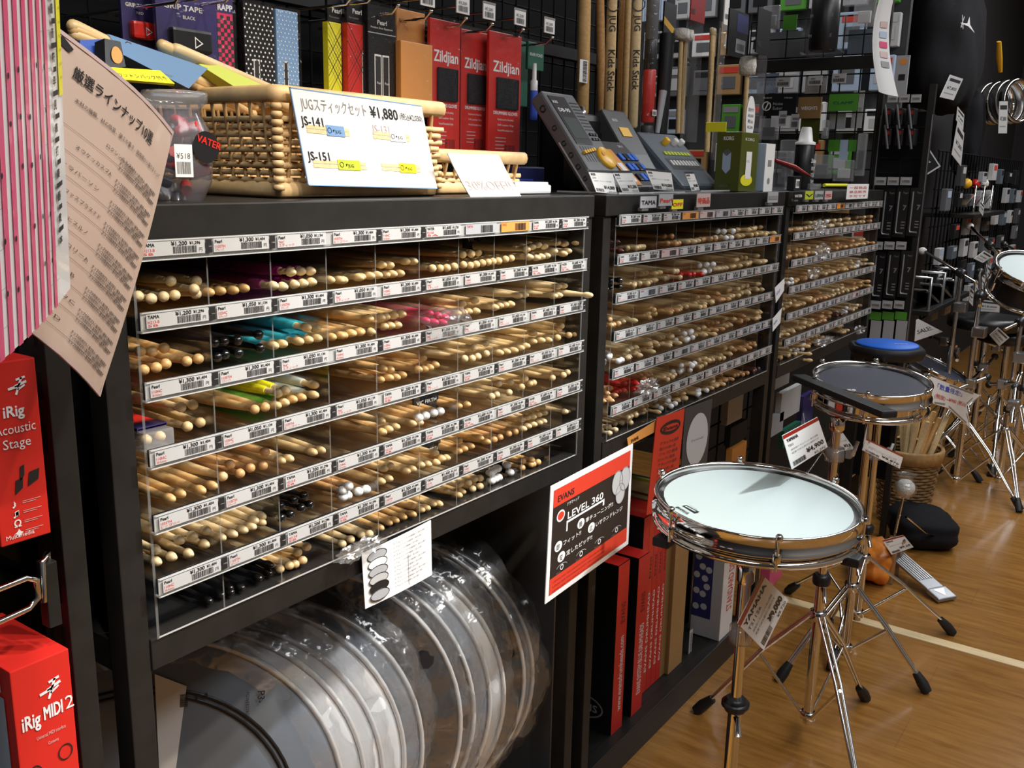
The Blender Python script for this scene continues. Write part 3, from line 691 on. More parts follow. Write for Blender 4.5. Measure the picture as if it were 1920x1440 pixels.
b = MB(); b.tube([(bN[0], bN[1], .745), (cN.x, cN.y, .762)], .010, 'chrome', 10); b.lathe([(.012, -.015), (.016, -.01), (.016, .01), (.012, .015)], 'chrome', (bN[0], bN[1], .735), seg=12); b.build('offset_arm', t)
price_card([(1485, 880), (1552, 838), (1533, 782), (1467, 817)], bN[1] - .05, 'YAMAHA', 'TS01S', '¥4,900', '¥5,292', 'tilted white price card reading 4,900 yen below the navy pad', 8)
clamp((bN[0] + .002, bN[1], PY(1553, 860, bN[1]).z), 'clear plastic clamp gripping the pad stand beside the 4,900 yen card')

# ---------------------------------------------------------------- blue pad, stand with flat feet
cB = PZ(1663, 647, .79)
t = thing('practice_pad', 'bright blue round practice pad on thick black base', 'drum', (cB.x, cB.y, .75))
b = MB(); b.lathe([(.07, -.035), (.095, -.032), (.103, -.016), (.103, -.006), (.098, 0)], 'rubber', cB, seg=8); b.build('base', t)
b = MB(); b.lathe([(.080, -.002), (.083, .002), (.080, .006), (0, .0065)], 'pad_blue', cB, seg=40); pd = b.build('pad', t)
G = Flat(cB + Vector((0, 0, .0068)) + qx * .03, qx, qy); b = MB(); b.text(G, 'EVANS', -.015, -.02, .012, 'ink_white'); b.build('pad_print', pd)
t = tripod('pad_stand', 'slim chrome stand with spread legs under the blue pad', 1.80, -.25, PX(1592, 1098, 1.80).z, .745, .2, -1.6)
b = MB(); b.tube([(1.80, -.25, .74), (cB.x, cB.y, .755)], .009, 'chrome', 10); b.build('offset_arm', t)
price_card([(1572, 847), (1602, 842), (1578, 808), (1563, 812)], -.20, 'TAMA', 'TRUE', '¥3,8', '', 'small white price card partly hidden behind the pad stand pole', 9, small=True)

# ---------------------------------------------------------------- tilted snare drum behind, and its stand
cS = PY(1752, 688, -.03); k_ = (cS - CAM).length
t = thing('snare_drum', 'chrome snare drum with grey head tilted on its stand behind the blue pad', 'drum', (cS.x, cS.y, cS.z - .08))
S, hd = drum_parts(t, cS, (.06, -.42, 1), .145, .05, 'navy_pad', 8, .1)
tripod('snare_stand', 'chrome snare stand below the tilted snare drum', cS.x + .02, cS.y + .02, .24, cS.z - .10, .25, .4)

# ---------------------------------------------------------------- hi-hat pedal stand with footboard, price card
px_, py_ = 2.02, -.22
t = tripod('hi_hat_stand', 'chrome hi-hat stand with grey ribbed foot pedal', px_, py_, .22, .62, .26, -1.0, cat='stand')
toe = PZ(1675, 1035, .07); heel = PZ(1775, 1122, .012)
d = (heel - toe); L = d.length; d.normalize(); sd = Vector((-d.y, d.x, 0)).normalized(); nn = d.cross(sd); nn = nn if nn.z > 0 else -nn
T = Matrix.Translation(toe) @ Matrix((d, sd, nn)).transposed().to_4x4()
b = MB(); b.rbox((0, -.032, -.004), (L * .8, .032, .004), 'steel_grey', .003, T)
for i in range(6): b.box((L * .08, -.024 + i * .0092, .004), (L * .62, -.021 + i * .0092, .0062), 'chrome_dull', T)
fb = b.build('footboard', t)
b = MB(); b.rbox((L * .8, -.036, -.008), (L * 1.02, .036, .006), 'steel_grey', .004, T); b.poly(Flat(T @ Vector((L * .84, 0, .0064)), d, sd), [(0, -.02), (.03, 0), (0, .02)], 'chrome_dull'); b.build('heel_plate', t)
price_card([(1672, 1040), (1713, 1026), (1694, 1003), (1654, 1013)], toe.y - .03, 'YAMAHA', 'HS', '¥9,20', '', 'small white price card lying on the grey foot pedal', 3, small=True)
price_card([(1617, 844), (1687, 879), (1694, 855), (1624, 822)], py_ - .06, 'YAMAHA', 'SS-662', '¥8,870', '¥9,580', 'wide white price card slanting down in front of the cymbal stand poles', 12)
clamp((px_, py_, PY(1655, 838, py_).z), 'clear plastic clamp at the top of the hi-hat pole')
# bass pedal with wrapped beater
bc = PZ(1697, 915, .30)
t = thing('bass_pedal', 'bass drum pedal with wrapped white beater beside the stand', 'pedal', (bc.x, bc.y, 0))
b = MB()
for i in range(1): b.lathe([(0, -.028), (.018, -.024), (.027, -.012), (.030, 0), (.027, .014), (.016, .025), (0, .028)], 'felt', bc, seg=14)
bt = b.build('beater', t)
b = MB(); b.lathe([(0, -.034), (.022, -.03), (.034, -.012), (.036, .002), (.03, .018), (.02, .03), (.03, .045)], 'bag_film', bc, seg=14); b.build('wrapping', bt)
b = MB(); b.tube([bc, (bc.x - .03, bc.y + .01, .12)], .004, 'chrome', 8); b.tube([(bc.x - .07, bc.y + .02, .12), (bc.x + .02, bc.y - .01, .12)], .009, 'chrome', 8); b.build('beater_shaft', t)
b = MB()
for s_ in (-.06, .015): b.rbox((bc.x + s_ - .006, bc.y - .01, 0), (bc.x + s_ + .006, bc.y + .03, .13), 'chrome_dull', .002)
b.build('pedal_frame', t)
p1 = PZ(1772, 1018, .01)
t2 = MB(); t2.tube([(bc.x + .02, bc.y - .01, .20), ((bc.x + p1.x) / 2, (bc.y + p1.y) / 2, .10), p1 + Vector((0, 0, .02))], .006, 'chrome', 8, flat=.5); lg = t2.build('leg', t)
b = MB(); b.tube([p1 + Vector((0, 0, .03)), p1 + Vector((.01, -.01, 0))], [.012, .02], 'rubber', 8); b.build('rubber_foot', lg)

# ---------------------------------------------------------------- cushion, orange cloth bag on the floor
def blob(name, c, sz, m, label, cat, seed=1, sq=3.2, amp=.06, rot=0):
    bm = bmesh.new(); bmesh.ops.create_icosphere(bm, subdivisions=4, radius=1); r_ = random.Random(seed); ph = [r_.uniform(0, 6) for _ in range(6)]
    for v in bm.verts:
        p = v.co.copy(); k = (abs(p.x) ** sq + abs(p.y) ** sq + abs(p.z) ** sq) ** (-1 / sq); p *= k
        p *= 1 + amp * (sin(p.x * 5 + ph[0]) * sin(p.y * 4 + ph[1]) + .6 * sin(p.z * 7 + ph[2] + p.x * 6) + .4 * sin(p.y * 13 + ph[3]) * sin(p.x * 11 + ph[4]))
        x, y = p.x * sz[0], p.y * sz[1]; v.co = (c[0] + x * cos(rot) - y * sin(rot), c[1] + x * sin(rot) + y * cos(rot), c[2] + p.z * sz[2])
    b = MB(); b.add([v.co.copy() for v in bm.verts], [tuple(v.index for v in f.verts) for f in bm.faces], m, True); bm.free()
    return b.build(name, label=label, cat=cat)
pc = PZ(1728, 985, .055); blob('cushion', (pc.x, pc.y, .055), (.13, .10, .055), 'black_fabric', 'black cloth bass drum cushion lying on the wood floor', 'cushion', 3, 4, .035, .5)
pc = PZ(1668, 1062, .05); blob('cloth_bag', (pc.x, pc.y + .05, .06), (.10, .05, .065), 'orange', 'orange cloth bag slumped behind the grey foot pedal', 'bag', 4, 2.6, .09, .3)

# ---------------------------------------------------------------- basket of sticks with its star shaped sign
bk = Vector((3.02, -.02, 0)); RB = .110
zr = PX(1706, 836, bk.x).z; bk.y = PX(1706, 836, bk.x).y
t = thing('basket', 'round brown woven basket on the floor filled with thick sticks', 'basket', bk)
b = MB()
for j in range(int(zr / .012)):
    z = .006 + j * .012; rr = RB * (.72 + .28 * z / zr); b.tube([(bk.x + cos(a) * (rr + (.003 if (i + j) % 2 else -.002)), bk.y + sin(a) * (rr + (.003 if (i + j) % 2 else -.002)), z) for i, a in enumerate([2 * pi * q / 28 for q in range(28)])], .0062, 'reed_brown', 5, True)
b.build('weave', t, kind='stuff')
b = MB()
for i in range(14):
    a = 2 * pi * i / 14; b.tube([(bk.x + cos(a) * RB * .70, bk.y + sin(a) * RB * .70, .002), (bk.x + cos(a) * (RB - .004), bk.y + sin(a) * (RB - .004), zr)], .004, 'reed_brown', 5)
b.build('stakes', t)
b = MB(); b.lathe([(RB - .008, zr - .05), (RB + .004, zr - .048), (RB + .010, zr - .004), (RB + .006, zr + .004), (RB - .004, zr)], 'wicker_dark', (bk.x, bk.y, 0), seg=32, caps=False); b.build('rim', t)
ends = [(1690, 758), (1703, 756), (1718, 748), (1732, 741), (1741, 763), (1752, 771), (1762, 783), (1776, 779), (1724, 772), (1708, 775), (1740, 790), (1700, 790)]
for i, (u, v) in enumerate(ends):
    e = PX(u, v, bk.x + r.uniform(-.05, .05)); foot = Vector((bk.x + (e.x - bk.x) * .2 - .02, bk.y + (e.y - bk.y) * -.12 + r.uniform(-.02, .02), .0)); d = (foot - e).normalized()
    L_ = .40; b = MB(); b.lathe([(0, 0), (.006, .0005), (.0095, .003), (.0095, .30), (.006, .37), (.003, .385), (.0055, .394), (.004, .401), (0, .403)], r.choice(WOOD[:3]), seg=12)
    o = b.build('drumstick', None, loc=(0, 0, 0)); o.location = e; o.rotation_mode = 'QUATERNION'; o.rotation_quaternion = Vector((0, 0, 1)).rotation_difference(d)
    o['label'] = 'thick wooden stick in floor basket, %s from the left by its end' % ORD[sorted(x[0] for x in ends).index(u) + 1]; o['category'] = 'drumstick'; o['group'] = 'sticks in the floor basket'
Y_ = bk.y - .14
pts = [(1734, 701), (1772, 716), (1838, 741), (1813, 762), (1820, 803), (1777, 765), (1750, 757)]
o0 = PY(1734, 701, Y_); ex = (PY(1838, 741, Y_) - o0).normalized(); S = Flat(o0, ex, Vector((0, -1, 0)).cross(ex))
def loc2(p): q = p - S.o; return q.dot(S.ex), q.dot(S.ey)
pl = [loc2(PY(u, v, Y_)) for u, v in pts][::-1]; b = MB(); n_ = len(pl)
b.add([S.at(x, y, 0) for x, y in pl] + [S.at(x, y, -.003) for x, y in pl], [tuple(range(n_)), tuple(range(n_, 2 * n_))[::-1]] + [(i, i + n_, (i + 1) % n_ + n_, (i + 1) % n_) for i in range(n_)], 'white_paper')
cx, cy = loc2(PY(1757, 728, Y_)); sc_ = S.ex.dot(PY(1800, 741, Y_) - PY(1757, 728, Y_)) / 44
pz_ = (o0 - CAM).dot(FW) / F_PX; b.text(S, '「数量限定!」', cx, cy, 12 * pz_, 'ink_blue', width=48 * sc_, bold=.0008); cx, cy = loc2(PY(1752, 745, Y_)); b.text(S, '(税抜) ~¥980 (税込)', cx, cy, 10 * pz_, 'ink_red', width=62 * sc_,  bold=.0006)
for (q1, q2) in (((1780, 722), (1825, 738)), ((1752, 755), (1772, 758)), ((1779, 762), (1812, 793)), ((1812, 775), (1817, 792)), ((1812, 757), (1824, 746))):
    a_, c_ = loc2(PY(*q1, Y_)), loc2(PY(*q2, Y_)); dd = Vector((c_[0] - a_[0], c_[1] - a_[1])).normalized() * .003
    b.poly(S, [(a_[0] - dd.y, a_[1] + dd.x), (a_[0] + dd.y, a_[1] - dd.x), (c_[0] + dd.y, c_[1] - dd.x), (c_[0] - dd.y, c_[1] + dd.x)], 'ink_grey')
b.build('star_sign', label='white star-shaped paper sign with blue and red lettering over stick basket', cat='sign')

# ---------------------------------------------------------------- wall mesh behind the racks
def grid_panel(x0, x1, z0, z1, y, step, label, r_=.0022, name='wire_grid'):
    t = thing(name, label, 'wire grid', (x0, y, z0))
    n = int((x1 - x0) / step); 
    for i in range(n + 1):
        b = MB(); x = x0 + (x1 - x0) * i / n; b.tube([(x, y, z0), (x, y, z1)], r_, 'wire', 5); b.build('upright_wire', t)
    n = int((z1 - z0) / step)
    for i in range(n + 1):
        b = MB(); z = z0 + (z1 - z0) * i / n; b.tube([(x0, y + r_ * 1.5, z), (x1, y + r_ * 1.5, z)], r_, 'wire', 5); b.build('cross_wire', t)
    return t
grid_panel(-.25, 1.80, 1.22, 1.92, .47, .05, 'black wire grid behind the hanging gloves and tape above the near racks')
b = MB(); b.box((-.4, .60, 1.2), (1.85, .62, 2.3), 'black_panel'); b.build('back_board', label='matt black back board standing behind the hanging accessories', cat='board')
b = MB(); b.box((-.30, .44, 1.50), (1.82, .465, 1.525), 'black_metal'); b.build('cross_bar', label='black steel bar running along behind the price tag hooks', cat='bar')
for i, x in enumerate((-.05, .90, 1.82)):
    b = MB(); b.box((x, .475, 0), (x + .035, .52, 2.3), 'black_metal'); b.build('upright_post', label='tall black steel upright behind the racks, %s along the aisle' % ['first', 'second', 'third'][i], cat='post')

# ---------------------------------------------------------------- wicker baskets on the near rack
TOP = 1.202
def wicker_basket(x0, x1, y0, y1, h, label, step=.0128, flare=.012, notch=False):
    t = thing('wicker_basket', label, 'basket', (x0, y0, TOP + .001)); z0 = TOP + .001
    def rectpts(k, z, sgn, a, n):       # points round the sides, woven in and out
        cx, cy = (x0 + x1) / 2, (y0 + y1) / 2; hx, hy = (x1 - x0) / 2 + k, (y1 - y0) / 2 + k; pts = []
        nx = max(int(2 * hx / .0115), 4); ny = max(int(2 * hy / .0115), 4)
        for i in range(nx): pts.append((cx - hx + 2 * hx * i / nx, cy - hy, 0, -1))
        for i in range(ny): pts.append((cx + hx, cy - hy + 2 * hy * i / ny, 1, 0))
        for i in range(nx): pts.append((cx + hx - 2 * hx * i / nx, cy + hy, 0, 1))
        for i in range(ny): pts.append((cx - hx, cy + hy - 2 * hy * i / ny, -1, 0))
        return [(p[0] + p[2] * a * (1 if (i + sgn) % 2 else -1), p[1] + p[3] * a * (1 if (i + sgn) % 2 else -1), z) for i, p in enumerate(pts)]
    rows = int((h - .045) / .0088); b = MB()
    for j in range(rows):
        z = z0 + .020 + j * .0088; k = flare * (z - z0) / h
        b.tube(rectpts(k, z, j, .0026, 0), .0017, 'wicker', 6, True, flat=2.3)
    b.build('weave', t, kind='stuff')
    b = MB()
    for i in range(int((x1 - x0) / .023)):
        for yy, sg in ((y0, -1), (y1, 1)):
            x = x0 + .012 + i * .023; b.tube([(x, yy, z0 + .008), (x, yy + sg * flare, z0 + h - .01)], .0026, 'wicker_dark', 5)
    for i in range(int((y1 - y0) / .023)):
        for xx, sg in ((x0, -1), (x1, 1)):
            y = y0 + .012 + i * .023; b.tube([(xx, y, z0 + .008), (xx + sg * flare, y, z0 + h - .01)], .0026, 'wicker_dark', 5)
    b.build('stakes', t, kind='stuff')
    for zz, k, rr, nm in ((z0 + .009, .003, .0050, 'base_rim'), (z0 + h - .010, flare, .0052, 'top_rim')):
        b = MB(); c = .010; X0, X1, Y0, Y1 = x0 - k, x1 + k, y0 - k, y1 + k; pts = []
        for (px, py, a0) in ((X1 - c, Y0 + c, -pi / 2), (X1 - c, Y1 - c, 0), (X0 + c, Y1 - c, pi / 2), (X0 + c, Y0 + c, pi)):
            for q in range(4): a = a0 + pi / 2 * q / 3; pts.append((px + cos(a) * c, py + sin(a) * c, zz))
        b.tube(pts, rr, 'wicker', 8, True, flat=1.9); b.build(nm, t)
    b = MB()
    for j in range(rows + 2):
        z = z0 + .012 + j * .0092; b.lathe([(0, -.004), (.006, -.0035), (.0075, 0), (.006, .0035), (0, .004)], 'wicker', (x0 - flare * .6, y0 - flare * .6, z), seg=8)
    b.build('corner_wrap', t, kind='stuff')
    b = MB(); b.box((x0 + .004, y0 + .004, z0), (x1 - .004, y1 - .004, z0 + .006), 'wicker_dark'); b.build('base', t)
    return t
XB0 = PY(525, 368, .07).x; XB1 = PY(812, 362, .07).x; HB = PY(525, 160, .06).z - TOP
wicker_basket(XB0, XB1, .07, .30, HB, 'large pale wicker basket with drumstick sets at the rack end, behind the price sign')
XC0 = PY(865, 372, .12).x; XC1 = PY(968, 372, .12).x
wicker_basket(XC0 - .06, XC1, .12, .26, PY(940, 285, .11).z - TOP, 'small low wicker basket beside the large one, behind the discount sign')

# signs hung on the baskets
def sgn(px, Y, th=.0015, m='laminate_white', back=None, edge=None, nx=6, ny=4, **k):
    S = spx(px, Y, **k); b = MB(); b.sheet(S, m, nx, ny, th, edge=edge, back=back); return S, b
S, b = sgn([(578, 348), (820, 354), (790, 198), (543, 163)], .045, edge='sky_blue'); w, h = S.w, S.h
for (a, c, d, e) in ((0, 0, w, .0012), (0, h - .0012, w, h), (0, 0, .0012, h)): b.rect(S, a, c, d, e, 'sky_blue')
b.text(S, 'JUGスティックセット', w * .05, h * .80, h * .15, 'ink_grey', width=w * .47); b.text(S, '¥1,880', w * .55, h * .79, h * .17, 'ink', width=w * .22, bold=.0005)
b.text(S, '(税込¥2,030)', w * .79, h * .81, h * .09, 'ink_brown', width=w * .19)
b.text(S, 'JS-141', w * .03, h * .63, h * .13, 'ink', width=w * .15, bold=.0004); b.text(S, 'JS-131', w * .54, h * .63, h * .12, 'ink_faint', width=w * .14); b.text(S, 'JS-151', w * .03, h * .27, h * .13, 'ink', width=w * .15, bold=.0004)
for (a, c, m, l_) in ((.06, .555, 'sky_blue', .30), (.54, .555, 'white_paper', .30), (.06, .195, 'lime', .38), (.56, .195, 'yellow', .32)):
    for q in (0, 1): b.rect(S, w * a, h * (c + .045 * q), w * (a + l_), h * (c + .038 + .045 * q), 'birch', .0004)
    b.rect(S, w * (a + l_ * .45), h * (c - .012), w * (a + l_ * .88), h * (c + .10), m, .0007); b.text(S, '◤JUG', w * (a + l_ * .60), h * (c + .02), h * .05, 'ink', .0010)
    b.ring(S, w * (a + l_ * .52), h * (c + .045), h * .03, h * .03, h * .006, 'ink', .0010)
b.build('price_sign', label='white laminated sign for drumstick sets at 1,880 yen hung on the wicker basket', cat='sign')
S, b = sgn([(905, 404), (1000, 401), (935, 290), (839, 287)], .022, m='white_plastic', bendy=-.004); w, h = S.w, S.h
b.text(S, '30%OFF!!', w * .06, h * .42, h * .22, 'ink_faint', width=w * .86); b.build('discount_sign', label='white plastic sign reading 30%OFF hanging from the small wicker basket', cat='sign')  # lettering in pale ink, the washed-out glare put into its colour

# drumstick sets in the large basket
def stick_between(tip, butt, m, label, group='stick sets in the wicker basket'):
    tip, butt = Vector(tip), Vector(butt); d = (butt - tip).normalized(); o = bpy.data.objects.new('drumstick', stick_data('ball', m)); COL.objects.link(o)
    o.location = tip; o.rotation_mode = 'QUATERNION'; o.rotation_quaternion = Vector((0, 1, 0)).rotation_difference(d); o['label'] = label; o['category'] = 'drumstick'; o['group'] = group
def slab(px4, Y, th, m): S = spx(px4, Y); b = MB(); b.sheet(S, m, 1, 1, th); return S, b
hb = TOP + HB
YL, YR = .10, .20
for i, (a, c, m_, lb) in enumerate((((365, 160), (130, 46), 'maple', 'maple drumstick, highest of the blue sleeved set, over the basket'), ((390, 163), (132, 54), 'hickory', 'honey drumstick second from top in the blue sleeved set'),
    ((412, 166), (134, 64), 'maple', 'drumstick third from top in the blue sleeved set'), ((455, 160), (298, 82), 'maple', 'drumstick with round butt in the green sleeved set'), ((485, 158), (325, 90), 'birch', 'drumstick nearest the hanging tapes in the green sleeved set'))):
    yl = YL if i < 3 else .17; B_ = PY(c[0], c[1], yl); A = PY(a[0], a[1], YR + .012 * i); d = (A - B_).normalized()
    d.z = max(d.z, (TOP + .012 - B_.z) / .40); d.normalize(); E_ = B_ + d * .4065
    o = bpy.data.objects.new('drumstick', stick_data('ball', m_)); COL.objects.link(o); o.location = E_; o.rotation_mode = 'QUATERNION'; o.rotation_quaternion = Vector((0, 1, 0)).rotation_difference(-d)
    o['label'] = lb; o['category'] = 'drumstick'; o['group'] = 'stick sets in the wicker basket'
S, b = slab([(222, 98), (354, 166), (390, 128), (204, 64)], [.115, .165, .170, .118], .022, 'sky_blue'); w, h = S.w, S.h
b.text(S, '◤JUG', w * .50, h * .30, h * .42, 'ink', width=w * .33, bold=.0005); b.text(S, 'USA HICKORY', w * .52, h * .08, h * .16, 'ink_grey'); b.ring(S, w * .17, h * .55, h * .25, h * .40, h * .05, 'ink')
b.build('stick_sleeve', label='sky blue card sleeve printed JUG around drumsticks in the basket', cat='sleeve')
S, b = slab([(440, 163), (497, 161), (400, 118), (372, 120)], [.19, .20, .195, .185], .015, 'lime'); b.build('stick_sleeve', label='lime green card sleeve around drumsticks behind the blue sleeve', cat='sleeve')
S, b = slab([(216, 148), (328, 157), (300, 132), (208, 126)], [.04, .04, .05, .05], .003, 'yellow'); b.text(S, 'コットンバッグ付き', .004, .004, .006, 'ink_brown'); b.build('paper_flag', label='bright yellow paper flag sticking out beside the blue sleeve', cat='paper')
S, b = slab([(198, 128), (236, 125), (226, 78), (196, 72)], [.05, .06, .07, .06], .012, 'black_plastic'); b.disc(S, S.w * .62, S.h * .45, S.w * .3, S.h * .32, 'orange_card'); b.build('small_box', label='small black box with orange picture tucked under the blue sleeve', cat='box')
S, b = slab([(150, 95), (200, 128), (196, 73), (150, 75)], [.07, .07, .08, .08], .006, 'blue'); b.build('card_pack', label='dark blue card beside the black box at the rack end', cat='card')

# glass jar of red earplugs at the rack end
jc = PY(338, 375, .055); jc.z = TOP
t = thing('plastic_jar', 'round clear plastic jar of red and black goods beside the wicker basket', 'jar', (jc.x, jc.y, TOP))
Rj = .033
b = MB(); b.lathe([(Rj * .7, .0), (Rj * 1.0, .02), (Rj * 1.08, .05), (Rj * .98, .074), (Rj * .74, .088), (Rj * .76, .094)], 'clear_dark', jc, seg=28, caps=False); b.build('bowl', t)
b = MB(); b.lathe([(Rj * .74, .094), (Rj * .98, .100), (Rj * 1.0, .107), (Rj * .96, .110), (Rj * .74, .106)], 'clear_plastic', jc, seg=28, caps=False); b.build('lip', t)
S = Flat((jc.x - .012, jc.y - Rj * 1.10, TOP + .025), (1, 0, 0), (0, 0, 1)); b = MB(); b.rect(S, -.018, 0, .003, .032, 'white_paper'); b.text(S, '¥518', -.016, .018, .008, 'ink'); b.bars(S, -.016, .003, .016, .012)
b.disc(S, .020, .03, .016, .016, 'black_plastic'); b.text(S, 'VATER', .008, .036, .010, 'red', .001, rot=-.3, bold=.0004); b.build('jar_label', t)
for i in range(9):
    a = i * 2.4; rr = Rj * (.25 + .06 * (i % 3)) * 2; q = Vector((jc.x + cos(a) * rr * .55, jc.y + sin(a) * rr * .55, TOP + .010 + .0085 * i)); b = MB()
    b.tube([q, q + Vector((cos(a + 1) * .022, sin(a + 1) * .022, .006))], .006, ['red', 'black_plastic', 'red_dark', 'red'][i % 4], 8)
    b.build('earplug_case', label='%s little case in the jar, %s from the bottom' % (['red', 'black', 'dark red', 'red'][i % 4], ORD[i + 1]), cat='case', group='small cases in the jar')

# ---------------------------------------------------------------- goods hanging over the near rack
def hook(x, y0, y1, z, parent=None, label=None, tag=True, tu=None):
    t = thing('display_hook', label, 'hook', (x, y1, z), 'wire display hooks')
    b = MB(); b.tube([(x, y1, z), (x, y0, z), (x, y0 - .012, z + .010)], .0022, 'chrome', 6); b.lathe([(0, -.003), (.0035, -.002), (.0035, .002), (0, .003)], 'chrome', (x, y0 - .012, z + .010), seg=8); b.build('wire', t)
    if tag:
        b = MB(); b.box((x - .017, y0 - .006, z + .018), (x + .017, y0 - .004, z + .046), 'white_paper'); S = Flat((x - .017, y0 - .0065, z + .018), (1, 0, 0), (0, 0, 1))
        b.bars(S, .004, .003, .024, .009, 'ink', seed=int(x * 100)); b.text(S, '¥3,200', .004, .014, .007, 'ink', width=.022); b.rect(S, 0, .025, .034, .028, 'ink_grey'); b.build('price_tag', t)
        b = MB(); b.tube([(x, y1, z + .03), (x, y0 - .004, z + .03)], .0018, 'chrome', 6); b.build('tag_arm', t)
    return t
def pack(u0, v0, u1, v1, Y, m, label, cat, name, th=.006, prn=None, film=True, hang=None, header=None):
    S = ycard(u0, v0, u1, v1, Y); t = thing(name, label, cat, tuple(S.at(S.w / 2, 0)))
    b = MB(); T = Matrix.Translation(S.o) @ Matrix((S.ex, S.ey, S.n)).transposed().to_4x4(); b.rbox((0, 0, -th), (S.w, S.h, 0), m, min(.0015, th * .3), T)
    if prn: prn(b, S, S.w, S.h)
    b.build('card', t)
    if film:
        b = MB(); F = Sheet(S.at(-.002, -.002, .003), S.at(S.w + .002, -.002, .003), S.at(S.w + .002, S.h + .003, .003), S.at(-.002, S.h + .003, .003), bend=.002); b.sheet(F, 'bag_soft', 4, 6, 0); b.build('film', t)
    return S, t
def grip(c):
    def f(b, S, w, h):
        b.text(S, 'GRIP TAPE', w * .12, h * .62, h * .085, 'ink_white', width=w * .62, bold=.0004); b.text(S, c, w * .42, h * .52, h * .06, 'ink_white', width=w * .2)
        b.poly(S, [(w * .45, h * .82), (w * .6, h * .82), (w * .53, h * .74)], 'ink_white')
        T = Matrix.Translation(S.o) @ Matrix((S.ex, S.ey, S.n)).transposed().to_4x4(); b.rbox((w * .16, h * .12, 0), (w * .80, h * .40, .012), 'red' if c == 'RED' else 'black_plastic', .004, T)
        b.text(S, '▷', w * .50, h * .18, h * .16, 'ink_white', .0125)
    return f
pack(228, -30, 293, 88, .30, 'purple', 'purple card pack of red grip tape, left of the black one', 'pack', 'grip_tape_pack', prn=grip('RED'))
pack(293, -40, 408, 118, .27, 'purple', 'purple card pack of black grip tape hanging over the basket', 'pack', 'grip_tape_pack', prn=grip('BLACK'))
def rapp(b, S, w, h):
    b.rect(S, 0, h * .78, w, h, 'purple'); b.text(S, 'RAPP', w * .05, h * .81, h * .12, 'ink_white', width=w * .9, bold=.0006); n = 5; m_ = int(h * .76 / (w / n))
    for i in range(n):
        for j in range(m_):
            if (i + j) % 2: b.rect(S, w * i / n, w * j / n, w * (i + 1) / n, w * (j + 1) / n, 'ink')
pack(408, -5, 438, 130, .27, 'hot_pink', 'narrow pink and black checked wrap beside the grip tape', 'pack', 'checked_wrap', prn=rapp)
def dots(nx, ny, m):
    def f(b, S, w, h):
        for j in range(ny):
            for i in range(nx): b.disc(S, w * (i + .3 + .5 * (j % 2) * .9) / nx, h * (j + .5) / ny, w * .028, w * .028, m, seg=6)
        b.rect(S, w * .28, 0, w * .48, h * .32, 'ink_white'); b.rect(S, w * .31, 0, w * .45, h * .30, 'ink', .0006)
    return f
pack(458, 8, 514, 160, .27, 'black_fabric', 'black stick case with white polka dots hanging behind the basket', 'case', 'stick_case', prn=dots(7, 18, 'ink_white'), th=.012)
pack(519, 20, 560, 160, .27, 'sky_blue', 'light blue stick case with white polka dots beside the black one', 'case', 'stick_case', prn=dots(6, 18, 'ink_white'), th=.012)
def plaid(b, S, w, h):
    for i in range(-6, 16):
        for sg in (1, -1):
            y0 = h * i / 12; y1 = y0 + sg * w * 1.4
            if min(y0, y1) < 0 or max(y0, y1) > h: continue
            wd = h * (.018 if i % 3 == 0 else .006); b.poly(S, [(0, y0), (w, y1), (w, y1 + wd), (0, y0 + wd)], 'ink')
def label_strip(b, S, w, h): b.rect(S, w * .78, 0, w * .97, h * .62, 'ink_white'); b.rect(S, w * .81, h * .02, w * .94, h * .60, 'ink', .0006)
pack(616, 42, 641, 178, .27, 'yellow', 'yellow tartan stick case hanging in clear film', 'case', 'stick_case', prn=lambda b, S, w, h: (plaid(b, S, w, h)), th=.012)
pack(652, 45, 686, 182, .26, 'red', 'red tartan stick case hanging beside the black one', 'case', 'stick_case', prn=lambda b, S, w, h: (plaid(b, S, w, h), label_strip(b, S, w, h)), th=.012)
def header_prn(b, S, w, h): b.text(S, 'Pearl', w * .28, h * .35, h * .3, 'ink_white', bold=.0002); b.text(S, 'Percussion', w * .1, h * .12, h * .14, 'ink_grey')
pack(614, -5, 642, 40, .27, 'black_plastic', 'black header card above the yellow tartan case', 'card', 'header_card', prn=header_prn, film=False)
pack(650, -2, 687, 42, .26, 'black_plastic', 'black header card above the red tartan case', 'card', 'header_card', prn=header_prn, film=False)
def pearl(b, S, w, h):
    b.text(S, 'Pearl', w * .33, h * .80, h * .07, 'ink_white', width=w * .34, bold=.0003); b.text(S, 'Precision Drum Equipment', w * .1, h * .755, h * .03, 'ink_white', width=w * .78); b.rect(S, 0, h * .70, w, h * .71, 'grey_light')
    for a in (.22, .50): b.rect(S, w * a, 0, w * (a + .25), h * .48, 'ink_white'); b.rect(S, w * (a + .03), h * .02, w * (a + .22), h * .46, 'ink', .0006); b.text(S, 'Pearl', w * (a + .08), h * .16, h * .04, 'ink_white', .0008)
pack(690, 12, 742, 186, .25, 'black_fabric', 'black stick case with two white-framed windows in its pack', 'case', 'stick_case', prn=pearl, th=.012)
pack(744, 20, 797, 120, .27, 'orange_card', 'orange card hanging behind the orange stick pouch', 'card', 'orange_card', prn=lambda b, S, w, h: b.text(S, 'KARI', w * .08, h * .75, h * .1, 'ink_brown'))
pack(752, 80, 811, 193, .235, 'orange_card', 'plain orange stick pouch in film between black case and red gloves', 'pouch', 'stick_pouch', th=.012)
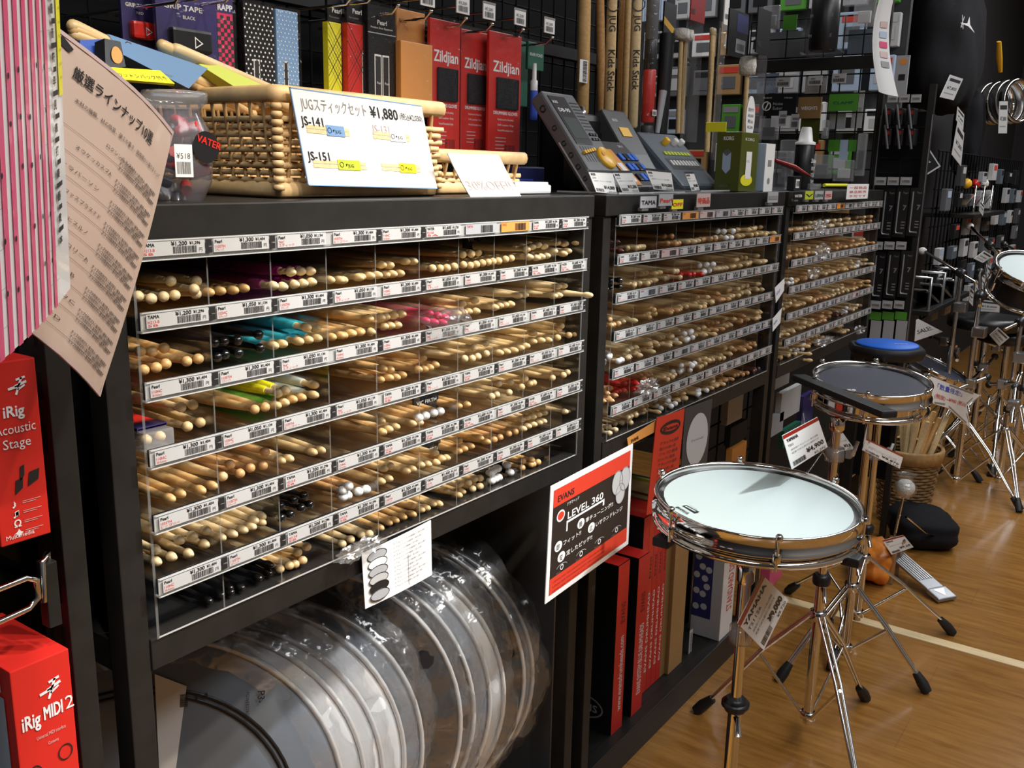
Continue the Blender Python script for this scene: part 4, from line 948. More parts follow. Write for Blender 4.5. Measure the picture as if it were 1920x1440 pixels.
def zild(b, S, w, h):
    b.text(S, 'Zildjian', w * .12, h * .70, h * .115, 'ink_white', width=w * .80, bold=.0009)
    T = Matrix.Translation(S.o) @ Matrix((S.ex, S.ey, S.n)).transposed().to_4x4(); b.rbox((w * .22, h * .42, 0), (w * .90, h * .66, .004), 'black_fabric', .002, T)
    b.text(S, 'DRUMMERS GLOVES', w * .15, h * .375, h * .035, 'ink_white', width=w * .75, bold=.0003)
    for i, s_ in enumerate(('Reinforced for Durability', 'Soft Leather Grip', 'Vented Breathable Back')): b.text(S, s_, w * .28, h * (.33 - .042 * i), h * .022, 'ink_white', width=w * .5)
    for i in range(4): b.rect(S, w * .22, h * (.19 - .028 * i), w * .55, h * (.197 - .028 * i), 'ink_faint')
    for i in range(3): b.rect(S, w * (.50 + .12 * i), h * .02, w * (.60 + .12 * i), h * .14, 'red_dark')
pack(806, 38, 862, 296, .25, 'red', 'red card of drummers gloves, nearest the orange pouch', 'gloves', 'glove_pack', prn=zild)
pack(864, 58, 914, 292, .27, 'red', 'red card of drummers gloves in the middle of the three', 'gloves', 'glove_pack', prn=zild)
pack(916, 62, 976, 305, .25, 'red', 'red card of drummers gloves next to the green pack', 'gloves', 'glove_pack', prn=zild)
pack(976, 78, 990, 200, .29, 'dark_green', 'dark green pack almost hidden behind the red gloves', 'pack', 'green_pack', film=False)
pack(990, 80, 1020, 132, .26, 'dark_green', 'dark green header card above the white marker', 'card', 'header_card', prn=lambda b, S, w, h: b.text(S, 'RIVER POND', w * .1, h * .5, h * .16, 'ink_white', width=w * .8), film=False)
mk = PY(1001, 170, .25); t = thing('marker', 'white and blue lubricant pen hanging under the green header card', 'pen', (mk.x, mk.y, mk.z - .04))
b = MB(); b.lathe([(.004, .05), (.0045, .02), (.007, .018), (.007, 0)], 'white_plastic', mk, seg=14); b.build('cap', t); b = MB(); b.lathe([(.0075, 0), (.0078, -.004), (.0078, -.05), (.006, -.055)], 'ink_blue', mk, seg=14); b.build('body', t)
for i, (u, v, y) in enumerate(((650, 8, .22), (690, 4, .22), (735, 25, .22), (797, 35, .22), (863, 48, .22), (912, 58, .22), (970, 68, .22), (1025, 82, .22))):
    p = PY(u, v, y); hook(p.x, y, .46, p.z, label='chrome hook %s' % ['over the yellow tartan case', 'over the red tartan case', 'over the black case', 'over the orange pouch', 'over the first red gloves', 'over the middle red gloves', 'over the last red gloves', 'over the green header card'][i], tag=i > 2)
for i, (u, v) in enumerate(((405, 10), (355, 5), (310, 12))):
    p = PY(u, v - 5, .24); hook(p.x, .22, .46, p.z, label='chrome hook above the grip tape, %s from the checked wrap' % ORD[i + 1], tag=False)

# boxes and bits at the right end of the near rack
def boxuv(uL, uM, uR, vt, vb, Yf, base=TOP, depth=None, top=None):
    x0 = PY(uM, vb, Yf).x; x1 = PY(uR, vb, Yf).x; z1 = PY(uM, vt, Yf).z
    y1 = Yf + depth if depth else PX(uL, vb, x0).y
    return x0, x1, Yf, y1, base, z1
p = PY(985, 343, .10); t = thing('lidded_tray', 'flat white plastic tray on the rack beside the discount sign', 'tray', (p.x, p.y, TOP))
b = MB(); b.rbox((p.x - .07, .07, TOP + .001), (p.x + .035, .16, TOP + .016), 'white_plastic', .004); b.build('body', t); b = MB(); b.rbox((p.x - .066, .074, TOP + .016), (p.x + .031, .156, TOP + .020), 'white_plastic', .0015); b.build('lid', t)
p = PY(965, 310, .20); b = MB(); b.rbox((p.x, .20, TOP + .001), (p.x + .10, .26, TOP + .045), 'navy', .003); S = Flat((p.x, .1995, TOP), (1, 0, 0), (0, 0, 1)); b.rect(S, .01, .02, .06, .023, 'ink_blue'); b.build('small_box', label='dark blue box on the rack beyond the small basket', cat='box')

# ---------------------------------------------------------------- rhythm machines on the middle rack, leaning on clear stands
def frame_T(o, ex, ey):
    S = Flat(o, ex, ey); return S, Matrix.Translation(S.o) @ Matrix((S.ex, S.ey, S.n)).transposed().to_4x4()
def leaning(x0, x1, yb, L, ang, z=TOP + .012, yaw=0.0):    # a slab leaning back, face up and towards the aisle; (x0, yb) front foot
    ex = Vector((cos(yaw), sin(yaw), 0)); ey = Vector((-sin(yaw) * cos(ang), cos(yaw) * cos(ang), sin(ang))); S, T = frame_T((x0, yb, z), ex, ey); S.w = x1 - x0; S.h = L; return S, T
def clear_stand(x0, x1, yb, L, ang, label):
    t = thing('acrylic_stand', label, 'stand', (x0, yb, TOP)); S, T = leaning(x0 - .01, x1 + .01, yb - .004, L, ang, TOP + .004)
    b = MB(); b.box((0, 0, -.018), (S.w, S.h, -.015), 'acrylic', T, faces={4: 'acrylic_edge', 5: 'acrylic_edge', 3: 'acrylic_edge'}); b.build('back_plate', t)
    b = MB(); b.box((x0 - .01, yb - .045, TOP + .001), (x1 + .01, yb + L * .7, TOP + .004), 'acrylic', faces={2: 'acrylic_edge', 5: 'acrylic_edge'}); b.box((x0 - .01, yb - .045, TOP + .004), (x1 + .01, yb - .042, TOP + .018), 'acrylic', faces={1: 'acrylic_edge'}); b.build('foot_plate', t)
# first machine: grey with round yellow wheel; its long side with sockets faces the camera
A = PX(1113, 362, 0)  # unused depth probe
xa = PY(1125, 345, .05).x; xb = PY(1190, 345, .05).x
S, T = leaning(xa, xa + .112, .05, .215, math.radians(52))
t = thing('rhythm_machine', 'large grey drum machine with yellow wheel and sockets along its side', 'rhythm machine', tuple(S.at(S.w / 2, 0)))
w, h, D = S.w, S.h, .030
b = MB(); b.rbox((0, 0, -D), (w, h, 0), 'grey', .005, T); b.build('body', t)
b = MB(); b.rbox((w * .10, h * .44, 0), (w * .62, h * .95, .0012), 'black_plastic', .0005, T); b.build('display_bezel', t)
b = MB(); b.rect(S, w * .15, h * .50, w * .57, h * .72, 'lcd', .0016); b.text(S, 'BOSS', w * .14, h * .87, h * .035, 'ink_white', .0016, bold=.0003); b.text(S, 'DB-90', w * .18, h * .78, h * .055, 'ink_white', .0016, width=w * .34, bold=.0004); b.build('display', t)
b = MB(); 
for i in range(9): b.rect(S, w * .68, h * (.60 + .036 * i), w * .94, h * (.612 + .036 * i), 'black_plastic', .0004)
b.build('speaker_grille', t)
for i in range(3):
    for j in range(2): b = MB(); b.rbox((w * (.70 + .09 * i), h * (.49 + .05 * j), 0), (w * (.76 + .09 * i), h * (.515 + .05 * j), .003), 'black_plastic', .0008, T); b.build('button', t)
for i in range(5): b = MB(); b.rbox((w * (.12 + .085 * i), h * (.33 + .008 * i), 0), (w * (.18 + .085 * i), h * (.36 + .008 * i), .006), 'amber', .001, T); b.build('slider_knob', t)
b = MB()
for i in range(5): b.rect(S, w * (.14 + .085 * i), h * .26, w * (.16 + .085 * i), h * .42, 'ink', .0004)
b.build('slider_slots', t, kind='stuff')
b = MB(); b.lathe([(.024, 0), (.024, .004), (.022, .006), (0, .0065)], 'amber', S.at(w * .76, h * .30, 0), S.n, 28); b.lathe([(.005, .0064), (.004, .0055), (0, .0054)], 'orange', S.at(w * .66, h * .33, 0.001), S.n, 12); b.build('wheel', t)
for i in range(6): b = MB(); b.rbox((w * (.12 + .13 * i), h * .10, 0), (w * (.21 + .13 * i), h * .13, .003), 'black_plastic', .0008, T); b.build('button', t)
SS = Flat(S.at(0, 0, -D), S.ey * -1 * -1, S.n); 
for i, (yy, rr) in enumerate(((.86, .0068), (.66, .005), (.50, .0052), (.38, .0052), (.26, .0052), (.14, .0042))):
    b = MB(); c = S.at(-.0004, h * yy, -D * .5); b.lathe([(rr, -.001), (rr, .0008), (rr * .7, .0009), (rr * .6, -.0005), (0, -.0006)], 'black_plastic', c, -S.ex, 14); b.build('socket', t)
clear_stand(xa, xa + .112, .05, .12, math.radians(52), 'clear acrylic easel under the large grey drum machine')
# second machine: dark with blue buttons and orange sticker
xc = PY(1185, 350, .06).x; S, T = leaning(xc, xc + .13, .06, .13, math.radians(42)); w, h = S.w, S.h
t = thing('rhythm_machine', 'small dark drum machine with blue buttons and orange sticker', 'rhythm machine', tuple(S.at(w / 2, 0)))
b = MB(); b.rbox((0, 0, -.022), (w, h, 0), 'grey_dark', .004, T); b.text(S, 'BOSS', w * .08, h * .86, h * .07, 'ink_white', .0006); b.text(S, 'DR-3', w * .7, h * .86, h * .07, 'ink_white', .0006); b.build('body', t)
for i in range(4):
    for j in range(3): b = MB(); b.rbox((w * (.42 + .14 * i), h * (.12 + .22 * j), 0), (w * (.52 + .14 * i), h * (.26 + .22 * j), .004), 'pad_blue' if (i + j) % 3 else 'black_plastic', .001, T); b.build('button', t)
b = MB(); b.rect(S, w * .05, h * .62, w * .34, h * .80, 'lcd', .0008); b.rect(S, w * .10, h * .02, w * .36, h * .80, 'orange_card', .0012); b.rect(S, w * .16, h * .1, w * .30, h * .5, 'white_paper', .0016); b.build('sticker', t)
clear_stand(xc, xc + .13, .06, .08, math.radians(42), 'clear acrylic easel under the small dark drum machine')
# third: dark boxed pedal with amber window
xd = PY(1225, 340, .09).x; S, T = leaning(xd, xd + .10, .11, .19, math.radians(55)); w, h = S.w, S.h
t = thing('rhythm_machine', 'black boxed rhythm unit with small amber screen, leaning in the middle', 'rhythm machine', tuple(S.at(w / 2, 0)))
b = MB(); b.rbox((0, 0, -.045), (w, h, 0), 'grey_dark', .004, T); b.text(S, 'BOSS', w * .2, h * .84, h * .05, 'ink_white', .0006); b.build('body', t)
b = MB(); b.rbox((w * .28, h * .64, 0), (w * .68, h * .76, .002), 'amber', .0006, T); b.build('screen', t)
b = MB(); b.rbox((w * .15, h * .08, 0), (w * .85, h * .40, .004), 'grey', .001, T); b.build('pedal_plate', t)
SL = Flat(S.at(-.0004, h * .2, -.038), S.ey, S.n); b = MB(); b.text(SL, 'RHYTHM PARTNER', 0, .004, .014, 'grey_light'); b.build('side_print', t)
# fourth: wide blue grey mixer with knobs
xe = PY(1290, 345, .09).x; S, T = leaning(xe, xe + .20, .10, .17, math.radians(44)); w, h = S.w, S.h
t = thing('rhythm_machine', 'wide blue-grey rhythm machine with small knobs and slider row', 'rhythm machine', tuple(S.at(w / 2, 0)))
b = MB(); b.rbox((0, 0, -.035), (w, h, 0), 'grey_blue', .008, T); b.build('body', t)
b = MB(); b.lathe([(.008, 0), (.008, .014), (.006, .016), (0, .016)], 'amber', S.at(w * .42, h * .78, 0), S.n, 14); b.build('amber_knob', t)
for q in (.66, .82): b = MB(); b.lathe([(.008, 0), (.008, .012), (.006, .015), (0, .015)], 'white_plastic', S.at(w * q, h * .78, 0), S.n, 14); b.build('knob', t)
for i in range(8): b = MB(); b.rbox((w * (.20 + .085 * i), h * .56, 0), (w * (.26 + .085 * i), h * .62, .003), 'lime', .001, T); b.build('lit_button', t)
for i in range(9): b = MB(); b.rbox((w * (.16 + .08 * i), h * .36, 0), (w * (.20 + .08 * i), h * .45, .004), 'white_plastic', .001, T); b.build('slider_knob', t)
b = MB(); b.rbox((w * .12, h * .30, 0), (w * .9, h * .50, .0006), 'grey_dark', .0002, T); b.build('slider_panel', t)
clear_stand(xe, xe + .20, .10, .10, math.radians(44), 'clear acrylic easel under the wide blue-grey rhythm machine')
# small amplifier behind the first machine
xf = PY(1120, 300, .22).x; t = thing('practice_amp', 'small black practice amplifier with ridged grille behind the grey machine', 'amplifier', (xf, .22, TOP))
za = PY(1120, 215, .22).z; b = MB(); b.rbox((xf - .11, .22, TOP + .001), (xf + .14, .30, za), 'black_plastic', .014); b.build('cabinet', t)
for i in range(22): b = MB(); b.rbox((xf - .02 + i * .0066, .216, TOP + .02), (xf - .0166 + i * .0066, .2205, za - .035), 'black_metal', .0008); b.build('grille_rib', t)
b = MB(); b.lathe([(.009, 0), (.009, .008), (.006, .009), (.006, .016), (0, .017)], 'chrome_dull', (xf - .02, .25, za), seg=14); b.build('volume_knob', t)

# price cards standing on the middle rack
for i, (px, br, pr, lb) in enumerate(([[(1118, 360), (1157, 364), (1148, 320), (1102, 318)], 'BOSS', '¥14,000', 'white price card reading 14,000 yen before the grey machine'], [[(1167, 360), (1199, 360), (1184, 320), (1147, 320)], 'BOSS', '¥12,200', 'white price card reading 12,200 yen before the blue-buttoned machine'],
        [[(1226, 355), (1264, 358), (1258, 320), (1209, 315)], 'BOSS', '¥14,000', 'creased price card in clear sleeve before the boxed rhythm unit'], [[(1297, 358), (1312, 356), (1300, 322), (1283, 322)], 'BOSS', '¥9,800', 'narrow white price card before the wide blue-grey machine'])):
    price_card(px, .030, br, 'DB-90', pr, '¥15,120', lb, i + 20, group=None, stripe='grey_dark', small=True)
# green box, white box
x0, x1, y0, y1, z0, z1 = boxuv(1338, 1384, 1416, 246, 358, .035)
t = thing('product_box', 'olive green product box with yellow hang tab standing on the middle rack', 'box', (x0, y0, TOP))
b = MB(); b.rbox((x0, y0, TOP + .001), (x1, y1, z1), 'olive', .0015)
S = Flat((x0 - .0004, y1, TOP), (0, -1, 0), (0, 0, 1), y1 - y0, z1 - TOP); w, h = S.w, S.h
b.text(S, 'KORG', w * .28, h * .86, h * .09, 'ink_white', width=w * .4, bold=.0005); b.poly(S, [(w * .28, h * .38), (w * .45, h * .30), (w * .62, h * .38), (w * .62, h * .66), (w * .45, h * .72), (w * .28, h * .66)], 'light_blue'); b.poly(S, [(w * .28, h * .66), (w * .45, h * .60), (w * .62, h * .66), (w * .45, h * .72)], 'grey', .0008)
b.text(S, 'WDT-1 系', w * .22, h * .08, h * .035, 'ink_grey')
S2 = Flat((x0, y0 - .0004, TOP), (1, 0, 0), (0, 0, 1), x1 - x0, z1 - TOP); w, h = S2.w, S2.h; b.text(S2, 'KORG', w * .2, h * .86, h * .07, 'ink_white', width=w * .5); b.disc(S2, w * .4, h * .20, w * .34, h * .10, 'yellow'); b.rect(S2, w * .3, h * .22, w * .62, h * .68, 'white_paper', .0008); b.text(S2, 'リズム', w * .33, h * .5, h * .05, 'ink', .001)
b.build('carton', t)
b = MB(); zt = PY(1370, 228, .06).z; b.rbox((x0 + .001, y0 + .04, z1), (x0 + .003, y0 + .04 + .05, zt), 'yellow', .0005); b.build('hang_tab', t)
x0, x1, y0, y1, z0, z1 = boxuv(1412, 1430, 1447, 268, 358, .030)
t = thing('product_box', 'slim white tapered box beside the olive green one', 'box', (x0, y0, TOP)); b = MB(); b.rbox((x0, y0, TOP + .001), (x1, min(y1, y0 + .05), z1), 'light_blue', .0015, ); S = Flat((x0, y0 - .0004, TOP), (1, 0, 0), (0, 0, 1)); w, h = x1 - x0, z1 - TOP
b.rect(S, 0, 0, w, h, 'white_paper', .0002); b.rect(S, w * .3, h * .52, w * .7, h * .66, 'ink_grey'); b.disc(S, w * .5, h * .22, w * .15, h * .07, 'ink_grey'); b.build('carton', t)
p = PY(1407, 222, .06); S = Flat(p, (1, 0, 0), (0, 0, 1)); b = MB(); hh = PY(1407, 160, .06).z - PY(1407, 245, .06).z; ww = .055; b.disc(S, 0, 0, ww / 2, hh / 2, 'white_paper', 0, 28); b.disc(S, 0, 0, ww / 2, hh / 2, 'white_paper', -.002, 28)
for i in range(4): b.text(S, ['電池付き', '¥3,000', '税込', '¥3,240'][i], -ww * .3, hh * (.16 - .13 * i), hh * .09, 'ink', .0008, width=ww * .6)
b.build('oval_tag', label='white oval paper tag with black writing above the olive green box', cat='tag')

# brand clips on the front of the middle and far racks
def clip(u0, v0, u1, v1, txt, m, ink, label, Y=-.012):
    S = ycard(u0, v0, u1, v1, Y); t = thing('shelf_clip', label, 'clip', tuple(S.at(S.w / 2, 0))); b = MB(); panel(b, S, m, .0015)
    b.text(S, txt, S.w * .06, S.h * .28, S.h * .5, ink, width=S.w * .86, bold=.0006); b.build('name_plate', t); b = MB(); T = Matrix.Translation(S.o) @ Matrix((S.ex, S.ey, S.n)).transposed().to_4x4()
    b.rbox((S.w * .15, -S.h * .25, -.010), (S.w * .55, S.h * .05, -.001), 'clear_plastic', .001, T); b.build('clip_foot', t)
clip(1201, 368, 1231, 390, 'TAMA', 'grey_light', 'ink', 'grey clip plate reading TAMA on the middle rack edge')
clip(1236, 364, 1262, 386, 'Pearl', 'grey_light', 'ink_red', 'grey clip plate reading Pearl in red on the middle rack')
clip(1260, 374, 1281, 392, 'OFF', 'yellow', 'ink_red', 'yellow arrow-like clip plate beside the Pearl plate')
clip(1307, 363, 1332, 388, '特価品', 'ink_faint', 'ink_red', 'pale pink clip plate in the centre of the middle rack')
clip(1440, 360, 1459, 380, '1', 'grey_light', 'ink_grey', 'worn blank grey clip plate at the end of the middle rack')
clip(1489, 360, 1505, 374, 'VATER', 'black_plastic', 'ink_white', 'black clip plate at the start of the farthest rack')
clip(1510, 358, 1525, 374, 'V', 'lime', 'ink', 'green-tinted clip plate on the farthest rack')
clip(1528, 358, 1544, 374, 'LERNI', 'grey_light', 'dark_green', 'grey clip plate with green letters on the farthest rack')
clip(1547, 358, 1560, 374, 'S', 'ink_faint', 'ink_red', 'pink clip plate with red letter on the farthest rack')
S = ycard(1588, 345, 1628, 373, -.02); b = MB(); panel(b, S, 'white_paper', .001)
for i in range(3): b.text(S, ['一部商品', '単品販売', '不可です'][i], S.w * .1, S.h * (.68 - .28 * i), S.h * .2, 'ink_red', width=S.w * .8)
b.build('notice_card', label='white card with faded red writing at the end of the farthest rack', cat='card')
for i, px in enumerate(([(1455, 568), (1470, 545), (1471, 522), (1453, 540)], [(1449, 622), (1463, 605), (1466, 578), (1449, 598)])):
    S = spx(px, -.015); b = MB(); b.sheet(S, 'white_paper', 1, 1, .001); b.text(S, ['SOLD', 'NEW'][i], S.w * .1, S.h * .4, S.h * .3, 'ink_blue'); b.build('hanging_tag', label='white paper tag hanging from the rack post, %s' % ['upper of two', 'lower of two'][i], cat='tag')

# ---------------------------------------------------------------- long sticks and mallets hanging behind the middle rack
def long_stick(u, vt, vb, Y, rad, m, label, prn=None, uv2=None):
    a = PY(u, vb, Y); zt = PY(u, vt, Y).z; x2 = PY(uv2 if uv2 else u, vt, Y).x
    t = thing('long_drumstick', label, 'drumstick', (a.x, Y, a.z)); b = MB(); top = Vector((x2, Y, zt)); d = (top - a); L = d.length
    b.lathe([(rad * .7, 0), (rad, .004), (rad, L * .6), (rad * .95, L)], m, a, d, 14); b.build('shaft', t)
    if prn:
        b = MB(); fr = Vector((-.75, -.66, 0)).normalized(); side = d.normalized()
        for (txt, k, sz, mm) in prn: 
            S = Flat(a + d * k + fr * rad * 1.02, -side, side.cross(fr)) ; b.text(S, txt, 0, -sz * .35, sz, mm, .0004, bold=.0005)
        b.build('print', t)
    return t
J = [('JUG', .72, .020, 'ink'), ('Kids Stick', .50, .022, 'ink')]
TOPV = -60
long_stick(1092, TOPV, 215, .30, .0135, 'hickory', 'thick plain long stick with bar code, nearest of the giant sticks', uv2=1098)
long_stick(1128, TOPV, 228, .33, .010, 'oak', 'long red-ringed stick just behind the thick plain one', uv2=1124)
long_stick(1140, TOPV, 240, .27, .0115, 'maple', 'long maple kids stick with black lettering, left of two', [('◯', .83, .022, 'ink')] + J, uv2=1150)
long_stick(1160, TOPV, 240, .33, .008, 'hickory', 'thin long stick hanging between the lettered kids sticks', uv2=1168)
long_stick(1170, TOPV, 236, .31, .008, 'maple', 'second thin long stick between the lettered kids sticks', uv2=1180)
long_stick(1186, TOPV, 240, .27, .0115, 'birch', 'long pale kids stick with black lettering beside the red wrapped one', [('◯', .83, .022, 'ink')] + J, uv2=1197)
S = ycard(1087, 112, 1102, 155, .285); b = MB(); panel(b, S, 'white_paper', .0005); b.bars(Flat(S.at(S.w, 0), S.ey, -S.ex), .002, .004, S.h * .9, S.w * .5); b.build('barcode_sticker', label='upright white bar code sticker on the thick plain long stick', cat='sticker')
a = PY(1212, 260, .27); zt = PY(1212, TOPV, .27).z
t = thing('stick_tube', 'stick pack in clear tube with red middle section', 'stick pack', (a.x, .27, a.z)); L = zt - a.z
for (k0, k1, m_, nm) in ((0, .08, 'grey_dark', 'bottom_cap'), (.10, .42, 'red', 'red_section'), (.42, .60, 'black_plastic', 'black_section'), (.60, .98, 'grey', 'window')): b = MB(); b.lathe([(.014, L * k0), (.015, L * k0 + .002), (.015, L * k1 - .002), (.014, L * k1)], m_, a, seg=16); b.build(nm, t)
b = MB(); b.lathe([(.018, 0), (.019, L)], 'bag_soft', a, seg=12); b.build('film', t)
S = Flat((a.x - .012, .252, a.z + L * .14), (1, 0, 0), (0, 0, 1)); b = MB(); b.rect(S, 0, 0, .022, .014, 'white_paper'); b.bars(S, .002, .002, .016, .008); b.build('barcode', t)
def mallet_pair(u, vt, vb, vh, Y, head_r, hm, label, hh=.03, film=True, n=2, card=None, up=True):
    a = PY(u, vb, Y); zt = PY(u, vt, Y).z; zh = PY(u, vh, Y).z; t = thing('mallet_pair', label, 'mallets', (a.x, Y, a.z))
    for i in range(n):
        dx = (i - (n - 1) / 2) * head_r * 1.3; b = MB(); b.tube([(a.x + dx * .8, Y, a.z), (a.x + dx, Y + .004, zh)], .0055, 'maple', 10); b.build('shaft', t)
        b = MB(); b.lathe([(head_r * .3, -hh * .5), (head_r * .9, -hh * .42), (head_r, 0), (head_r * .9, hh * .42), (head_r * .3, hh * .5)], hm, (a.x + dx, Y + .004, zh), seg=16); b.build('head', t)
    if film: b = MB(); F = Sheet((a.x - head_r * 2.4, Y - .025, a.z - .02), (a.x + head_r * 2.4, Y - .025, a.z - .02), (a.x + head_r * 2.4, Y - .025, zt), (a.x - head_r * 2.4, Y - .025, zt), bend=-.012); b.sheet(F, 'bag_film', 6, 10, 0); b.build('film', t)
    if card: b = MB(); b.box((a.x - head_r * 2, Y - .03, zt - .01), (a.x + head_r * 2, Y - .027, zt + .09), card); S = Flat((a.x - head_r * 2, Y - .0305, zt), (1, 0, 0), (0, 0, 1)); b.bars(S, .004, .004, .02, .012); b.build('header', t)
mallet_pair(1274, 30, 250, 62, .24, .020, 'felt', 'pair of timpani mallets with flat white felt heads in film', hh=.028, card='red_dark')
mallet_pair(1325, 35, 285, 55, .24, .007, 'birch', 'thin pale rod mallets hanging in a long crumpled clear bag', hh=.02, card='white_paper')
mallet_pair(1392, 90, 300, 120, .10, .021, 'felt', 'single large mallet with round white head in black sleeve', hh=.046, n=1, card='black_plastic')
S = ycard(1366, 20, 1402, 108, .12); b = MB(); panel(b, S, 'black_plastic', .004); b.rect(S, S.w * .4, S.h * .55, S.w, S.h * .95, 'navy'); b.rect(S, S.w * .4, S.h * .1, S.w * .9, S.h * .4, 'grey_light'); b.bars(S, S.w * .45, S.h * .15, S.w * .4, S.h * .15); b.build('header_card', label='black and navy header card above the round mallet', cat='card')
S = ycard(1245, 5, 1268, 75, .30); b = MB(); panel(b, S, 'black_plastic', .004); b.poly(S, [(0, S.h * .4), (S.w, S.h * .1), (S.w, S.h * .3), (0, S.h * .6)], 'amber'); b.build('stick_pack', label='black hanging pack with an amber stripe beside the red tube', cat='pack')
a = PY(1240, 215, .26); b = MB(); b.tube([(a.x, .26, a.z - .06), (a.x + .01, .26, PY(1240, 60, .26).z)], [.016, .018], 'black_plastic', 10); b.build('stick_bag', label='slim black stick bag hanging beside the felt mallets', cat='bag')
a = PY(1232, 250, .25); b = MB(); b.tube([(a.x, .25, a.z), (a.x + .02, .25, PY(1240, 170, .25).z)], [.006, .010], 'grey_light', 8); b.build('brush', label='grey plastic brush pointing down behind the boxed rhythm unit', cat='brush')

# ---------------------------------------------------------------- left shelf unit: slotted upright, boxes, posters
t = thing('slotted_upright', 'tall black slotted shop upright left of the nearest rack', 'post', (-.094, 0, 0))
b = MB(); b.rbox((-.094, 0.0, 0), (-.0715, .045, 2.2), 'black_metal', .001); b.build('post', t)
b = MB()
for i in range(44): b.box((-.0944, .010, .03 + i * .05), (-.0938, .016, .055 + i * .05), 'wire'); b.box((-.0944, .030, .03 + i * .05), (-.0938, .036, .055 + i * .05), 'wire')
b.build('slots', t, kind='stuff')
b = MB(); b.rbox((-.0115, .04, .757), (-.0085, .42, 1.165), 'black_gloss', .0008); b.build('side_panel', label='glossy black side panel closing the left of the nearest rack', cat='panel')
b = MB(); b.box((-.9, .42, 0), (-.10, .44, 2.2), 'black_panel'); b.build('back_board', label='black back board of the shelf unit at the left edge', cat='board')
for i, z in enumerate((.02, .60, .90)):
    b = MB(); b.rbox((-.9, .05, z), (-.098, .41, z + .018), 'black_metal', .002); b.build('shelf_board', label='black shelf board of the left unit, %s from the floor' % ORD[i + 1], cat='shelf')
for i in range(9):
    b = MB(); z = .9185 + i * .0165; x = -.30 + r.uniform(-.01, .01); b.rbox((x, .12, z), (x + .19, .26, z + .015), 'grey_dark', .001); S = Flat((x, .1195, z), (1, 0, 0), (0, 0, 1))
    b.text(S, ['Drumatic', 'RHYTHM', 'GROOVE', 'Solo', 'Method', 'Beat', 'Stick', 'Play', 'Jazz'][i], .02, .004, .008, 'ink_grey'); b.build('dvd_case', label='dark disc case, %s from the bottom of the pile on the left shelf' % ORD[i + 1], cat='disc case', group='disc cases on the left shelf')
for i in range(5):
    b = MB(); z = .6185 + i * .018; b.rbox((-.33, .10, z), (-.12, .28, z + .016), 'grey_dark', .001); S = Flat((-.33, .0995, z), (1, 0, 0), (0, 0, 1)); b.text(S, 'BASS', .03, .004, .009, 'grey'); b.build('dvd_case', label='dark disc case, %s from the bottom on the lower left shelf' % ORD[i + 1], cat='disc case', group='disc cases on the lower left shelf')
def bolt(b, S, cx, cy, s, m):
    for (x0, y0, x1, y1, wd) in ((-.5, -.1, .1, .0, .07), (-.15, .0, .5, .2, .07), (-.05, .35, .45, .45, .06), (-.1, -.45, .25, .45, .06), (.0, -.2, .4, .02, .05)):
        dx, dy = x1 - x0, y1 - y0; L = math.hypot(dx, dy); nx, ny = -dy / L * wd, dx / L * wd
        b.poly(S, [(cx + (x0 - nx) * s, cy + (y0 - ny) * s), (cx + (x1 - nx) * s, cy + (y1 - ny) * s), (cx + (x1 + nx) * s, cy + (y1 + ny) * s), (cx + (x0 + nx) * s, cy + (y0 + ny) * s)], m)
Yb = -.02
x1 = PY(80, 830, Yb).x; x0 = x1 - .044; z1 = PY(75, 668, Yb).z; z0 = PY(85, 1002, Yb).z
t = thing('product_box', 'red cardboard box lettered Acoustic Stage hanging upper left', 'box', (x0, Yb, z0)); b = MB(); b.rbox((x0, Yb, z0), (x1, .07, z1), 'red', .0012)
S = Flat((x0, Yb - .0004, z0), (1, 0, 0), (0, 0, 1)); w, h = x1 - x0, z1 - z0; bolt(b, S, w * .60, h * .86, h * .10, 'ink_white')
b.text(S, 'iRig', w * .28, h * .70, h * .085, 'ink_white', width=w * .40, bold=.0005); b.text(S, 'Acoustic', w * .08, h * .61, h * .075, 'ink_white', width=w * .80); b.text(S, 'Stage', w * .22, h * .53, h * .075, 'ink_white', width=w * .54)
for (a, c, e) in ((.36, .27, .12), (.62, .30, .17), (.48, .34, .07)): b.poly(S, [(w * a, h * c), (w * (a + e * 1.3), h * (c + .03)), (w * (a + e * 1.5), h * (c + .09)), (w * (a + .3 * e), h * (c + .08))], 'ink')
for i, g in enumerate('♪♫Ω✦'): b.text(S, g, w * .28, h * (.20 - .055 * i) + h * .0, h * .055, 'ink_white', bold=.0003); b.rect(S, w * .48, h * (.225 - .055 * i), w * .85, h * (.228 - .055 * i), 'ink_faint'); b.rect(S, w * .48, h * (.215 - .055 * i), w * .75, h * (.218 - .055 * i), 'ink_faint')
b.text(S, 'Multimedia', w * .1, h * .03, h * .035, 'ink_white'); b.build('carton', t)
x0 = PY(18, 1265, Yb).x; x1 = PY(128, 1212, Yb).x; z1 = (PY(18, 1265, Yb).z + PY(128, 1212, Yb).z) / 2; z0 = z1 - .235
t = thing('product_box', 'red cardboard box lettered MIDI 2 hanging lower left', 'box', (x0, Yb, z0)); b = MB(); b.rbox((x0, Yb, z0), (x1, .10, z1), 'red', .0012, ); w, h = x1 - x0, z1 - z0
S = Flat((x0, Yb - .0004, z0), (1, 0, 0), (0, 0, 1)); bolt(b, S, w * .62, h * .865, h * .085, 'ink_white'); b.text(S, 'iRig', w * .10, h * .735, h * .085, 'ink_white', width=w * .30, bold=.0006); b.text(S, 'MIDI', w * .47, h * .745, h * .080, 'ink_white', width=w * .32, bold=.0006); b.text(S, '2', w * .85, h * .75, h * .08, 'ink_white')
